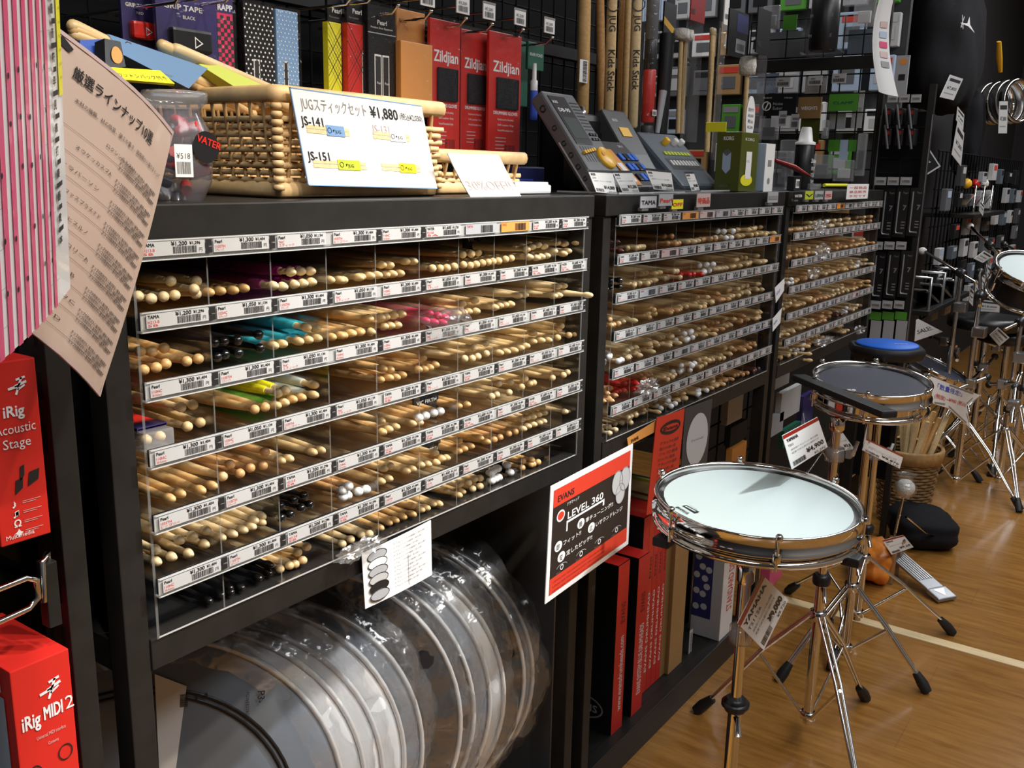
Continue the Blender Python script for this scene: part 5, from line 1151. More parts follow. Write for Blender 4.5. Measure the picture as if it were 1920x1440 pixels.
b.text(S, 'Universal MIDI interface', w * .32, h * .675, h * .022, 'ink_faint', width=w * .5); b.text(S, 'Contents', w * .5, h * .635, h * .020, 'ink_faint', width=w * .18)
for (cx, cy, rx, ry) in ((.24, .53, .13, .045), (.78, .57, .13, .035)): b.ring(S, w * cx, h * cy, w * rx, h * ry, w * .022, 'ink', seg=20)
b.poly(S, [(w * .45, h * .47), (w * .60, h * .455), (w * .72, h * .49), (w * .57, h * .51)], 'ink')
for i in range(3): b.rect(S, w * .12, h * (.37 - .10 * i), w * .28, h * (.41 - .10 * i), 'ink_white'); b.rect(S, w * .16, h * (.385 - .10 * i), w * .17, h * (.41 - .10 * i), 'red', .0008); b.rect(S, w * .22, h * (.385 - .10 * i), w * .23, h * (.41 - .10 * i), 'red', .0008); b.text(S, 'Connect your', w * .36, h * (.395 - .10 * i), h * .02, 'ink_white', width=w * .4); b.text(S, 'MIDI keyboard', w * .36, h * (.37 - .10 * i), h * .02, 'ink_white', width=w * .45)
SL = Flat((x0 - .0004, .10, z0), (0, -1, 0), (0, 0, 1)); b.rect(SL, .01, 0, .106, h * .87, 'light_blue'); b.text(SL, 'MI', .085, h * .89, h * .08, 'ink_white', bold=.0005); b.build('carton', t)
b = MB(); b.rbox((x0 - .02, .03, z1 + .0005), (x0 + .0, .034, z1 + .03), 'red', .001); b.build('hang_tab', t)
# chrome prong holder between the boxes
t = thing('display_hook', 'thick chrome double wire bracket between the two red boxes', 'hook', (-.10, -.01, PY(75, 1100, -.02).z - .04))
za = PY(75, 1075, -.02).z; zb_ = PY(70, 1135, -.02).z; xe_ = PY(76, 1100, -.02).x
b = MB(); b.tube([(xe_ - .16, -.03, za - .004), (xe_ - .012, -.02, za), (xe_ - .002, -.018, za - .006), (xe_ - .002, -.018, zb_ + .006), (xe_ - .012, -.02, zb_), (xe_ - .16, -.03, zb_ - .008)], .0030, 'chrome', 10); b.build('wire_loop', t)
b = MB(); b.tube([(xe_ + .004, -.016, za - .03), (xe_ + .006, -.016, za + .008), (xe_ + .014, -.010, za + .012), (xe_ + .018, .0, za - .01)], .0028, 'chrome', 10); b.build('clip_wire', t)
b = MB(); b.rbox((xe_ + .008, -.014, zb_ - .03), (xe_ + .020, .0, za + .004), 'black_metal', .001); b.build('bracket', t)

# laminated sheets at the left edge
S = spx([(-25, 700), (132, 540), (106, -70), (-70, -90)], [-.30, -.22, -.24, -.33], bend=.003); w, h = S.w, S.h
b = MB(); b.sheet(S, 'laminate_white', 10, 12, .0012)
for i in range(9): b.rect(S, w * (.015 + .088 * i), 0, w * (.058 + .088 * i), h * .985, 'pink', .0008, 1)
b = MB() if 0 else b
for i in range(9): b.rect(S, w * .02, h * (.08 + .105 * i), w * .80, h * (.0812 + .105 * i), 'ink_grey', .0012)
for j, y in enumerate((.72, .60, .47, .30, .16)):
    for i in range(7): 
        if (i * 3 + j) % 4: b.disc(S, w * (.09 + .10 * i), h * (y + .01 * (i % 2)), w * .009, w * .013, 'ink', .0013, 8)
for i, ch in enumerate('楽譜音符早見表打楽器教本'): b.text(S, ch, w * .815, h * (.93 - .068 * i), h * .030, 'ink', .0013, bold=.0005)
for i in range(11): b.rect(S, w * (.81 + .02 * (i % 2)), h * (.90 - .068 * i), w * (.88 + .01 * (i % 3)), h * (.915 - .068 * i), 'ink', .0013)
b.rect(S, w * .92, h * .62, w * .985, h * .99, 'yellow', .0010); 
for i in range(8): b.text(S, 'スネア', w * .93, h * (.95 - .04 * i), h * .010, 'ink', .0016)
b.build('laminated_chart', label='laminated chart with pink stripes and black notes at the left edge', cat='poster')
S = spx([(-30, 560), (187, 744), (325, 247), (106, 50)], [-.16, -.10, -.09, -.16], bend=.010, bendy=.004); w, h = S.w, S.h
b = MB(); b.sheet(S, 'paper_tan', 10, 12, .0012, edge='laminate_white'); 
for (a0, c0, a1, c1) in ((0, 0, w, .003), (0, h - .003, w, h), (w - .003, 0, w, h)): b.rect(S, a0, c0, a1, c1, 'ink_faint', .0006, 6)
b.text(S, '厳選ラインナップ10選', w * .12, h * .875, h * .050, 'ink', .0009, width=w * .64, bold=.0003)
b.poly(S, [(w * .01, h * .955), (w * .03, h * .985), (w * .10, h * .965), (w * .08, h * .945)], 'ink', .0009)
b.text(S, '木材の種類、材の性質、硬さや重さ、価格順から選りすぐって', w * .16, h * .80, h * .020, 'ink_brown', .0009, width=w * .78)
names = ['ロクシンモルスSA', 'オウケッカスプA', 'ナラバーソン', 'ファスプラスナド', 'テックヒスルノ', 'ヒッコリーA', 'メイプルB', 'オークC', 'バーチD']
for i, nme in enumerate(names):
    y = .735 - .080 * i; b.text(S, nme, w * (.40 if i == 0 else .16 + .06 * (i % 2)), h * y, h * .018, 'ink_brown', .0009, width=w * .26); b.rect(S, w * .10, h * (y - .028), w * .95, h * (y - .0268), 'ink_brown', .0009, 6)
    for q in range(3): b.text(S, 'チップの形状が丸く音が明るい細身の高級素材', w * .52, h * (y - .002 - .017 * q), h * .012, 'ink_brown', .0009, width=w * (.42 - .05 * (q % 2)), bold=.00012)
b.build('laminated_notice', label='tilted tan laminated notice with brushed Japanese title at upper left', cat='poster')

# ---------------------------------------------------------------- bass drum heads in plastic bags under the near rack
def bagged_head(i, c, n, R, film, label, ring=False, bag=True):
    ex, ey, nn = basis(n); c = Vector(c); t = thing('drumhead', label, 'drumhead', (c.x, c.y, c.z - R), 'bagged bass drumheads under the near rack')
    b = MB(); b.lathe([(R - .006, -.006), (R, -.006), (R + .001, .004), (R - .002, .006), (R - .006, .004), (R - .006, -.006)], 'aluminium', c, nn, 64, caps=False); b.build('hoop', t)
    b = MB(); b.lathe([(R - .006, .0), (R - .014, .008), (R * .6, .0085), (0, .009)], film, c, nn, 64); b.build('film', t)
    if ring:
        b = MB()
        for rr in (R * .755, R * .725): b.lathe([(rr, .0092), (rr, .0105), (rr - .0045, .0105), (rr - .0045, .0092)], 'black_plastic', c, nn, 64, caps=False)
        b.build('damping_ring', t)
    if bag:
        rr_ = random.Random(i * 7 + 3); b = MB(); nr, na = 16, 110; vs = []; ph = [rr_.uniform(0, 6.28) for _ in range(8)]
        for a_ in range(nr + 1):
            for k in range(na):
                th = 2 * pi * k / na; q = a_ / nr
                if q < .72: rad = (R + .006) * q / .72; z = .014
                else: s_ = (q - .72) / .28; rad = R + .006 + .018 * sin(pi * s_ * .5); z = .014 - .045 * s_
                edge = max(0, (rad / R - .55)) * 2.0
                wv = sin(th * 9 + ph[0] + q * 6) * .5 + sin(th * 23 + ph[1] - q * 9) * .35 + sin(th * 41 + ph[2] + q * 22) * .22 + sin(rad * 90 + ph[3] + th * 5) * .25
                z += wv * .012 * edge; rad *= 1 + .020 * edge * (sin(th * 5 + ph[4]) + .6 * sin(th * 13 + ph[5]) + .35 * sin(th * 37 + ph[6]))
                vs.append(c + (ex * cos(th) + ey * sin(th)) * rad + nn * z)
        fs = [(a_ * na + k, a_ * na + (k + 1) % na, (a_ + 1) * na + (k + 1) % na, (a_ + 1) * na + k) for a_ in range(10 if i == 0 else 0, nr) for k in range(na)]
        b.add(vs, fs, 'bag_film', True); b.build('plastic_bag', t)
    return t, Flat(c + nn * .0096, ex, ey)
hd_ = [((.10, .235), (-.60, -.78), 'head_grey', True, 'smoky grey bass drumhead with thin black ring, frontmost in the stack'),
       ((.155, .24), (-.64, -.75), 'head_white', False, 'milky bagged bass drumhead second in the stack'), ((.20, .24), (-.66, -.74), 'head_white', False, 'milky bagged bass drumhead third in the stack'),
       ((.245, .245), (-.68, -.72), 'head_white', False, 'milky bagged bass drumhead fourth in the stack'), ((.30, .25), (-.70, -.70), 'head_grey', False, 'grey bagged bass drumhead in the middle of the stack'),
       ((.38, .25), (-.74, -.66), 'head_black', False, 'glossy black bagged bass drumhead, first of the black ones'), ((.43, .255), (-.76, -.64), 'head_black', False, 'glossy black bagged bass drumhead, second of the black ones'),
       ((.49, .26), (-.80, -.60), 'head_grey', False, 'grey bagged drumhead behind the black ones'), ((.54, .26), (-.82, -.58), 'head_white', False, 'milky bagged drumhead near the end of the stack'),
       ((.60, .265), (-.84, -.55), 'head_black', False, 'black bagged drumhead, last but one in the stack'), ((.655, .27), (-.86, -.50), 'head_grey', False, 'grey bagged drumhead farthest right under the near rack')]
for i, ((x, y), (nx, ny), film, ring, lb) in enumerate(hd_):
    R_ = (.28, .275, .27, .275, .27, .28, .275, .27, .265, .27, .26)[i]; tt, SF = bagged_head(i, (x, y, .075 + R_), (nx, ny, .05), R_, film, lb, ring, bag=True)
    if i == 0:
        def onp(u, v): d = ray(u, v); tt_ = (SF.o - CAM).dot(SF.n) / d.dot(SF.n); q = CAM + d * tt_ - SF.o; return q.dot(SF.ex), q.dot(SF.ey)
        b = MB(); b.poly(SF, [onp(300, 1470), onp(328, 1455), onp(350, 1285), onp(290, 1262)], 'white_paper', .0026)
        a_, c_ = onp(310, 1300), onp(345, 1310); G = Flat(SF.at(*onp(338, 1300), .003), -SF.ex, -SF.ey); b.bars(G, 0, 0, .018, .010); b.text(G, '2', .0, .020, .022, 'ink'); b.text(G, 'P3-', .004, .10, .014, 'ink'); b.text(G, 'POWERSTROKE', .004, .085, .006, 'ink'); b.build('sticker', tt)
# paper chart hanging below the stick shelf
S, b = sgn([(685, 1142), (810, 1078), (808, 975), (678, 1038)], -.004, th=.0006, m='white_paper', bend=.002); w, h = S.w, S.h
for i in range(6): b.disc(S, w * .19, h * (.86 - .14 * i), w * .13, h * .10, ['grey_light', 'white_paper', 'grey_light', 'tag_paper', 'ink', 'grey_light'][i], .0008 + .0003 * i, 18); b.ring(S, w * .19, h * (.86 - .14 * i), w * .13, h * .10, w * .008, 'ink', .0010 + .0003 * i)
for i in range(12): b.text(S, 'ドラムヘッドの種類と音の違い', w * .42, h * (.90 - .07 * i), h * .035, 'ink_grey', width=w * (.5 - .06 * (i % 3)))
b.rect(S, w * .62, h * .05, w * .625, h * .60, 'ink_grey'); b.build('paper_chart', label='white printed drumhead chart hanging below the near stick shelf', cat='chart')
# clear film scrap hanging below the shelf
# silver strip between the two racks
b = MB(); b.rbox((.874, .06, .02), (.892, .40, .70), 'steel_grey', .002); b.build('flat_package', label='thin silver-wrapped board standing in the gap between two racks', cat='package')

# ---------------------------------------------------------------- drumhead sign
S, b = sgn([(1022, 1133), (1178, 1020), (1187, 832), (1033, 912)], [-.045, -.045, -.035, -.035], m='laminate_white', back='grey_light'); w, h = S.w, S.h; e = w * .035
b.rect(S, e, e, w - e, h - e, 'sign_black', .0004); b.rect(S, e, h * .80, w - e, h - e, 'evans_red', .0007); b.rect(S, e, e, w - e, h * .19, 'evans_red', .0007)
b.text(S, 'EVANS', w * .08, h * .83, h * .075, 'ink', .0010, width=w * .18, bold=.0006); b.text(S, 'LEVEL 360', w * .20, h * .63, h * .09, 'ink_white', .0010, width=w * .42, bold=.0006)
b.rect(S, w * .19, h * .60, w * .64, h * .62, 'ink_white', .0010); b.rect(S, w * .19, h * .53, w * .205, h * .60, 'ink_white', .0010); b.rect(S, w * .62, h * .56, w * .64, h * .60, 'ink_white', .0010)
b.disc(S, w * .12, h * .70, w * .045, h * .05, 'evans_red', .0010); b.ring(S, w * .12, h * .70, w * .045, h * .05, w * .01, 'ink_white', .0012); b.text(S, 'ドラマヘッド', w * .19, h * .755, h * .035, 'ink_white', .0010)
for (cx, cy, rx, ry) in ((.80, .70, .072, .115), (.90, .70, .072, .115), (.845, .58, .062, .10)): b.disc(S, w * cx, h * cy, w * rx, h * ry, 'tag_paper', .0010 + cy * .0004, 22); b.ring(S, w * cx, h * cy, w * rx, h * ry, w * .005, 'ink_grey', .0016)
for (cx, cy, k, txt, wd) in ((.33, .50, '簡', '単チューニング!!', .34), (.08, .42, '即', 'フィット!!', .20), (.46, .40, '広', 'いサウンドレンジ', .34), (.12, .31, '安', '定したピッチ!!', .30)):
    b.disc(S, w * (cx + .03), h * (cy + .02), w * .042, h * .045, 'ink_white', .0010, 18); b.text(S, k, w * (cx + .008), h * (cy - .005), h * .055, 'ink', .0014); b.text(S, txt, w * (cx + .085), h * cy, h * .048, 'ink_white', .0010, width=w * wd, bold=.0002)
for i in range(4):
    cx = .16 + .22 * i; b.ring(S, w * cx, h * .22, w * .07, h * .05, w * .006, 'ink_grey', .0010, 16, .5, 2.6); b.ring(S, w * cx, h * .235, w * .018, h * .025, w * .006, 'ink_white', .0010); b.text(S, 'サウンド', w * (cx - .06), h * .195, h * .018, 'ink_grey', .0010)
for i in range(3): b.text(S, 'LEVEL360 TECHNOLOGY DRUMHEADS', w * .07, h * (.14 - .04 * i), h * .02, 'red_dark', .0010, width=w * .6)
b.build('drumhead_sign', label='laminated red and black drumhead sign with three white circles', cat='sign')
# the middle rack: strip, red paper, dark card
S = spx([(1178, 836), (1232, 808), (1231, 788), (1176, 822)], -.004); b = MB(); b.sheet(S, 'orange_card', 2, 1, .0008); b.text(S, 'EVANS', S.w * .1, S.h * .2, S.h * .5, 'ink', bold=.0006); b.build('shelf_strip', label='orange strip stuck on the beam below the middle rack sticks', cat='strip')
S, b = sgn([(1212, 966), (1266, 945), (1284, 766), (1232, 783)], -.008, m='evans_red', bend=.003); w, h = S.w, S.h
b.ring(S, w * .5, h * .86, w * .36, h * .07, w * .05, 'ink', .0008); b.text(S, 'Evans', w * .24, h * .84, h * .05, 'ink', .0008, width=w * .5, bold=.0006)
for i in range(8): b.text(S, ['アタックを強調', '抜けの良い音', 'ジャズに最適', 'ロックに最適'][i % 4], w * .18, h * (.70 - .055 * i), h * .038, 'ink_brown', .0008, width=w * (.66 - .1 * (i % 2)))
b.build('paper_sign', label='long red paper sign with oval logo hanging from the middle rack', cat='sign')
S, b = sgn([(1274, 925), (1322, 905), (1336, 748), (1285, 766)], -.006, m='grey_dark', back='grey_dark'); w, h = S.w, S.h
b.disc(S, w * .52, h * .58, w * .40, h * .31, 'tag_paper', .0008, 30); b.text(S, 'EVANS', w * .3, h * .57, h * .035, 'ink_grey', .0011, width=w * .45); b.text(S, '%', w * .75, h * .12, h * .08, 'ink_white', .0008); b.build('card_sign', label='dark card with a white drumhead disc beside the red paper', cat='sign')

# ---------------------------------------------------------------- drumhead boxes standing on the base of the middle rack
def std_box(ut, vt, ub, uw, Y, m_front, m_side, label, depth=.36, txt=None, logo=False, top=None, cat='box', base=.0705, name='drumhead_box'):
    x0 = PY(ut, vt, Y).x; x1 = PY(ut + uw, vt - uw * .4, Y).x; z1 = PY(ut, vt, Y).z
    t = thing(name, label, cat, (x0, Y, base)); b = MB(); b.rbox((x0, Y, base), (x1, Y + depth, z1), m_side, .0012, )
    S = Flat((x0 + .0005, Y - .0004, base), (1, 0, 0), (0, 0, 1)); w, h = x1 - x0 - .001, z1 - base; b.rect(S, 0, .0008, w, h - .0008, m_front, .0002)
    ST = Flat((x0 + .0005, Y + .0005, z1 + .0003), (1, 0, 0), (0, 1, 0)); b.rect(ST, 0, 0, w, depth - .001, top or m_front, .0002); b.build('carton', t)
    if txt: b = MB(); G = Flat(S.at(w * .78, h * .10), S.ey, -S.ex); b.text(G, txt, h * .02, 0, w * .55, 'ink_white', width=h * .45, bold=.0003); G = Flat(S.at(w * .78, h * .65), S.ey, -S.ex); b.text(G, 'EVANS', 0, 0, w * .55, 'ink', width=h * .12); b.build('spine_print', t, kind='stuff')
    if logo:
        b = MB(); L = Flat((x0 - .0004, Y + depth, base), (0, -1, 0), (0, 0, 1)); cx, cy = depth - .075, h * .13; b.ring(L, cx, cy, .055, .028, .004, 'ink_grey'); b.text(L, 'EVANS', cx - .040, cy - .009, .024, 'grey_light', width=.080, bold=.0006); b.ring(L, cx - .02, h * .84, .018, .028, .004, 'ink_grey', a0=-2.5, a1=1); b.build('logo_print', t)
    return t
std_box(1160, 1062, 0, 21, .03, 'red', 'black_panel', 'black drumhead box with red spine, nearest on the base shelf', txt='www.evansdrumheads.com', logo=True)
std_box(1198, 1048, 0, 20, .03, 'red', 'black_panel', 'black drumhead box with red spine standing second, slightly apart', txt='EVANS SYSTEM BLUE DRUMHEADS', logo=True)
for i, (u, v, uw) in enumerate(((1208, 972, 11), (1219, 967, 10), (1229, 963, 9), (1238, 959, 9), (1247, 955, 8))):
    std_box(u, v, 0, uw, .055, 'red' if i != 1 else 'evans_red', 'black_panel', 'thin red-spined drumhead box, %s of the tight row of five' % ORD[i + 1], txt='EVANS DRUMHEAD')
std_box(1255, 948, 0, 18, .055, 'brown_box', 'brown_box', 'brown cardboard box with worn edge beside the red spines')
std_box(1272, 940, 0, 26, .045, 'cardboard', 'brown_box', 'tan cardboard box with small bar code label near its bottom', txt=None)
S = Flat(PY(1290, 1235, .048), (1, 0, 0), (0, 0, 1)); b = MB(); b.rect(S, 0, 0, .018, .075, 'tag_paper'); G = Flat(S.at(.016, .006), S.ey, -S.ex); b.bars(G, 0, 0, .06, .010); b.rect(S, 0, 0, .018, .075, 'tag_paper', -.001); b.build('barcode_label', label='white bar code label on the tan cardboard box', cat='label')
x0 = PY(1345, 1232, .012).x; x1 = PY(1368, 1210, .012).x; z1 = PY(1350, 1000, .012).z; y1 = PX(1292, 1200, x0).y
t = thing('drumhead_box', 'white box with navy side of pale circles on the rack base', 'box', (x0, .012, .0725)); b = MB(); b.rbox((x0, .012, .0725), (x1, y1, z1), 'grey_light', .0012)
S = Flat((x0 - .0004, y1, .0725), (0, -1, 0), (0, 0, 1)); w, h = y1 - .012, z1 - .0725; b.rect(S, 0, h * .17, w * .66, h, 'navy', .0003); rr_ = random.Random(3)
for (cx, cy) in ((.12, .90), (.42, .93), (.50, .82), (.15, .70), (.40, .74), (.30, .62), (.52, .60), (.12, .54), (.40, .52), (.48, .45), (.14, .40), (.36, .38), (.15, .26), (.42, .27)): b.disc(S, w * cx, h * cy, w * .11, w * .11, 'grey_light', .0006, 14)
S2 = Flat((x0, .0116, .0725), (1, 0, 0), (0, 0, 1)); w2 = x1 - x0; b.rect(S2, 0, 0, w2, h, 'laminate_white', .0002); G = Flat(S2.at(w2 * .85, h * .12), S2.ey, -S2.ex); b.text(G, 'STANDARD DRUMHEAD', h * .1, 0, w2 * .6, 'ink_red', width=h * .7, bold=.0006); b.build('carton', t)
for i in range(6):
    b = MB(); x = PY(1190 + i * 12, 985, .20).x; z = .42 + .004 * i; b.rbox((x, .12, .0705), (x + .010, .40, .47 - .012 * (i % 3)), ['navy', 'amber', 'red_dark', 'lime', 'blue', 'black_plastic'][i], .001); b.build('songbook', label='%s drum book standing behind the red drumhead boxes' % ['navy', 'amber', 'dark red', 'lime green', 'blue', 'black'][i], cat='book', group='books behind the drumhead boxes')

# ---------------------------------------------------------------- goods on top of the farthest rack
x0, x1, y0, y1, z0, z1 = boxuv(1474, 1488, 1501, 330, 358, .02)
b = MB(); b.rbox((x0, y0, TOP + .001), (x1, y1, z1), 'black_plastic', .002); S = Flat((x0, y0 - .0004, TOP), (1, 0, 0), (0, 0, 1)); b.rect(S, .01, .008, (x1 - x0) * .7, .03, 'white_paper'); b.bars(S, .014, .012, (x1 - x0) * .5, .014); b.build('small_box', label='squat black box with white bar code on the farthest rack', cat='box')
p = PY(1503, 350, .10); t = thing('spray_bottle', 'black and white spray bottle with tall white cap on the farthest rack', 'bottle', (p.x, .10, TOP)); zt = PY(1503, 237, .10).z
b = MB(); b.lathe([(.024, 0), (.026, .004), (.026, (zt - TOP) * .72), (.020, (zt - TOP) * .76)], 'black_plastic', (p.x, .10, TOP + .001), seg=20); b.build('body', t)
b = MB(); b.lathe([(.028, (zt - TOP) * .72), (.028, (zt - TOP) * .76), (.020, (zt - TOP) * .78), (.015, (zt - TOP) * .97), (.012, (zt - TOP))], 'white_plastic', (p.x, .10, TOP), seg=20); b.build('cap', t)
S = Flat((p.x - .02, .0725, TOP), (1, 0, 0), (0, 0, 1)); b = MB(); b.text(S, 'Zildjian', .0, .075, .016, 'ink_white', width=.04, bold=.0004)
for i, q in enumerate(('DRUM', 'STICK', 'TAPE')): b.text(S, q, .006, .055 - .018 * i, .014, 'ink_white', width=.028)
b.build('label', t)
p = PY(1478, 350, .08); b = MB(); b.rbox((p.x - .03, .08, TOP + .001), (p.x + .03, .13, TOP + .10), 'clear_dark', .003); b.build('clear_case', label='clear empty plastic case behind the spray bottle', cat='case')
b = MB(); p = PY(1450, 300, .09); q = PY(1518, 330, .05); b.tube([p, (p + q) / 2 + Vector((0, 0, .004)), q], [.010, .014, .005], 'red_dark', 8, flat=.5); b.build('jaw_harp', label='slim dark red instrument leaning between white box and bottle', cat='instrument')
b = MB(); p = PY(1545, 350, .06); q = PY(1588, 350, .06); b.tube([p + Vector((0, 0, .004)), q + Vector((0, 0, .004))], .005, 'yellow', 8); b.build('yellow_tube', label='yellow tube lying along the farthest rack top', cat='tube')
b = MB(); p = PY(1520, 345, .07); b.rbox((p.x, .07, TOP + .001), (p.x + .10, .14, TOP + .018), 'clear_plastic', .003); b.build('clear_tray', label='low clear tray on the farthest rack near the yellow tube', cat='tray')

# ---------------------------------------------------------------- crosswise grid at the end of the farthest rack
def xcard(u0, v0, u1, v1, X):       # upright rectangle in a plane across the aisle, facing the camera end
    um = (u0 + u1) / 2; vm = (v0 + v1) / 2; y0 = PX(u0, vm, X).y; y1 = PX(u1, vm, X).y; z0 = PX(um, v1, X).z; z1 = PX(um, v0, X).z
    return Flat((X, y0, z0), (0, -1, 0), (0, 0, 1), y0 - y1, z1 - z0)
def grid_across(y0, y1, z0, z1, x, step, label, r_=.0022):
    t = thing('wire_grid', label, 'wire grid', (x, y0, z0)); n = int(abs(y1 - y0) / step)
    for i in range(n + 1): b = MB(); y = y0 + (y1 - y0) * i / n; b.tube([(x, y, z0), (x, y, z1)], r_, 'wire', 5); b.build('upright_wire', t)
    n = int((z1 - z0) / step)
    for i in range(n + 1): b = MB(); z = z0 + (z1 - z0) * i / n; b.tube([(x + r_ * 1.5, y0, z), (x + r_ * 1.5, y1, z)], r_, 'wire', 5); b.build('cross_wire', t)
    return t
XG = 2.735; YG0 = PX(1640, 250, XG).y; YG1 = PX(1395, 250, XG).y
grid_across(YG0, YG1, 1.205, 1.75, XG, .058, 'black wire grid standing crosswise at the end of the farthest rack', .0024)
b = MB(); zz = PX(1500, 122, 2.72).z; b.rbox((2.712, YG0, zz - .020), (2.730, YG1, zz + .020), 'black_metal', .002); b.build('cross_bar', label='thick black bar crossing the grid above the farthest rack', cat='bar')
t = thing('blister_pack', 'clear blister pack with dark ribbed cylinder at the top of the grid', 'pack', tuple(PX(1547, 100, 2.66))); S = xcard(1512, -40, 1588, 104, 2.66)
b = MB(); T = Matrix.Translation(S.o) @ Matrix((S.ex, S.ey, S.n)).transposed().to_4x4(); b.rbox((0, 0, -.025), (S.w, S.h, .045), 'acrylic', .012, T); b.build('blister', t)
b = MB(); b.lathe([(S.w * .30, S.h * .05), (S.w * .34, S.h * .08), (S.w * .34, S.h), (S.w * .28, S.h * 1.02)], 'black_plastic', S.at(S.w * .5, 0, .012), (0, 0, 1), 24); b.build('cylinder', t)
G = Flat(S.at(S.w * .22, 0, .0455), S.ex, S.ey); b = MB(); b.text(G, 'MACINTYRE', 0, S.h * .48, S.h * .06, 'grey_light', width=S.w * .56); b.text(G, 'MACINTYRE', 0, S.h * .22, S.h * .06, 'grey_light', width=S.w * .56); b.build('print', t)
def card(u0, v0, u1, v1, Y, m, label, name='small_pack', cat='pack', txt=None, ink='ink_white', th=.003, extra=None, group=None):
    S = xcard(u0, v0, u1, v1, Y) if Y > 2 else ycard(u0, v0, u1, v1, Y); b = MB(); panel(b, S, m, th)
    if txt: b.text(S, txt, S.w * .15, S.h * .4, S.h * .22, ink, width=S.w * .7, bold=.0005)
    if extra: extra(b, S, S.w, S.h)
    return b.build(name, label=label, cat=cat, group=group)
def ne(b, S, w, h): b.ring(S, w * .2, h * .45, h * .22, h * .22, h * .05, 'ink_white'); b.poly(S, [(w * .14, h * .28), (w * .17, h * .25), (w * .27, h * .62), (w * .24, h * .65)], 'ink_white'); b.text(S, 'Noise', w * .38, h * .48, h * .2, 'grey_light', width=w * .26); b.text(S, 'Eater', w * .38, h * .28, h * .2, 'grey_light', width=w * .26); b.text(S, 'Roland', w * .1, h * .8, h * .1, 'ink_white', width=w * .22); b.text(S, 'V-Drums', w * .66, h * .78, h * .1, 'ink_white', width=w * .22)
card(1424, 176, 1493, 217, 2.710, 'black_plastic', 'wide black pack lettered Noise Eater on the grid', extra=ne)
card(1496, 182, 1539, 222, 2.720, 'brown_box', 'reddish brown card pack right of the black Noise Eater pack', txt='WEIGHTS', th=.008)
card(1500, 222, 1536, 270, 2.730, 'olive', 'olive yellow pack below the reddish brown card')
card(1554, 176, 1608, 208, 2.730, 'green_card', 'wide green header card in the upper middle of the grid', txt='CLAMP', ink='dark_green')
card(1555, 210, 1585, 242, 2.760, 'grey_light', 'pale grey card below the wide green header')
card(1598, 170, 1618, 240, 2.750, 'tag_paper', 'tall off-white card beside the slotted upright', txt='STOP', ink='ink_grey')
card(1553, 262, 1575, 284, 2.730, 'green_card', 'small green card low on the grid, left one'); card(1590, 262, 1605, 284, 2.730, 'green_card', 'small green card low on the grid, right one')
card(1574, 262, 1590, 300, 2.730, 'light_blue', 'pale blue strip between the two small green cards')
card(1468, 28, 1494, 56, 2.730, 'green_card', 'small green bag clip card high on the grid, left of blister pack')
card(1424, 60, 1508, 108, 2.770, 'grey', 'grey translucent sheet low behind the grid beside the blister pack')
card(1590, 55, 1640, 100, 2.760, 'grey_blue', 'grey-blue pack right of the blister pack, behind the grid')
card(1420, 138, 1460, 175, 2.760, 'light_blue', 'pale blue printed card above the black pack', txt='INFO', ink='ink_grey')
card(1510, 140, 1550, 175, 2.750, 'tag_paper', 'white card with red arc above the green header', extra=lambda b, S, w, h: b.ring(S, w * .6, h * .4, w * .25, h * .3, w * .06, 'ink_red', a0=.3, a1=2.8))
for i, (u, v, q) in enumerate(((1455, 145, 2.70), (1515, 142, 2.70), (1560, 138, 2.70), (1460, 208, 2.69), (1483, 214, 2.69))):
    card(u, v, u + (26 if i < 3 else 14), v + (18 if i < 3 else 28), q, 'tag_paper', 'small white price ticket on the grid, %s' % ['left of the top row', 'middle of the top row', 'right of the top row', 'upper under the black pack', 'lower under the black pack'][i], name='price_ticket', cat='ticket', extra=lambda b, S, w, h: (b.bars(S, w * .1, h * .15, w * .8, h * .35), b.text(S, '¥800', w * .2, h * .6, h * .25, 'ink')))
for i, (u0, v0, u1, v1) in enumerate(((1422, 222, 1458, 262), (1460, 262, 1490, 345), (1520, 290, 1560, 335), (1562, 300, 1600, 340), (1605, 250, 1622, 330), (1540, 225, 1552, 260), (1430, 10, 1460, 55), (1600, 0, 1640, 50))):
    S = xcard(u0, v0, u1, v1, 2.71); b = MB(); T = Matrix.Translation(S.o) @ Matrix((S.ex, S.ey, S.n)).transposed().to_4x4(); b.rbox((0, 0, -.02), (S.w, S.h, 0), 'clear_plastic', .004, T); b.rbox((S.w * .2, S.h * .15, -.015), (S.w * .8, S.h * .6, -.005), ['black_plastic', 'grey_light', 'steel_grey', 'white_plastic'][i % 4], .002, T)
    b.build('parts_bag', label='clear bag of small drum parts on the grid, %s' % ['under the black pack', 'beside the spray bottle', 'low in the middle', 'low to the right', 'against the upright', 'below the green header', 'top left', 'top right'][i], cat='parts bag')
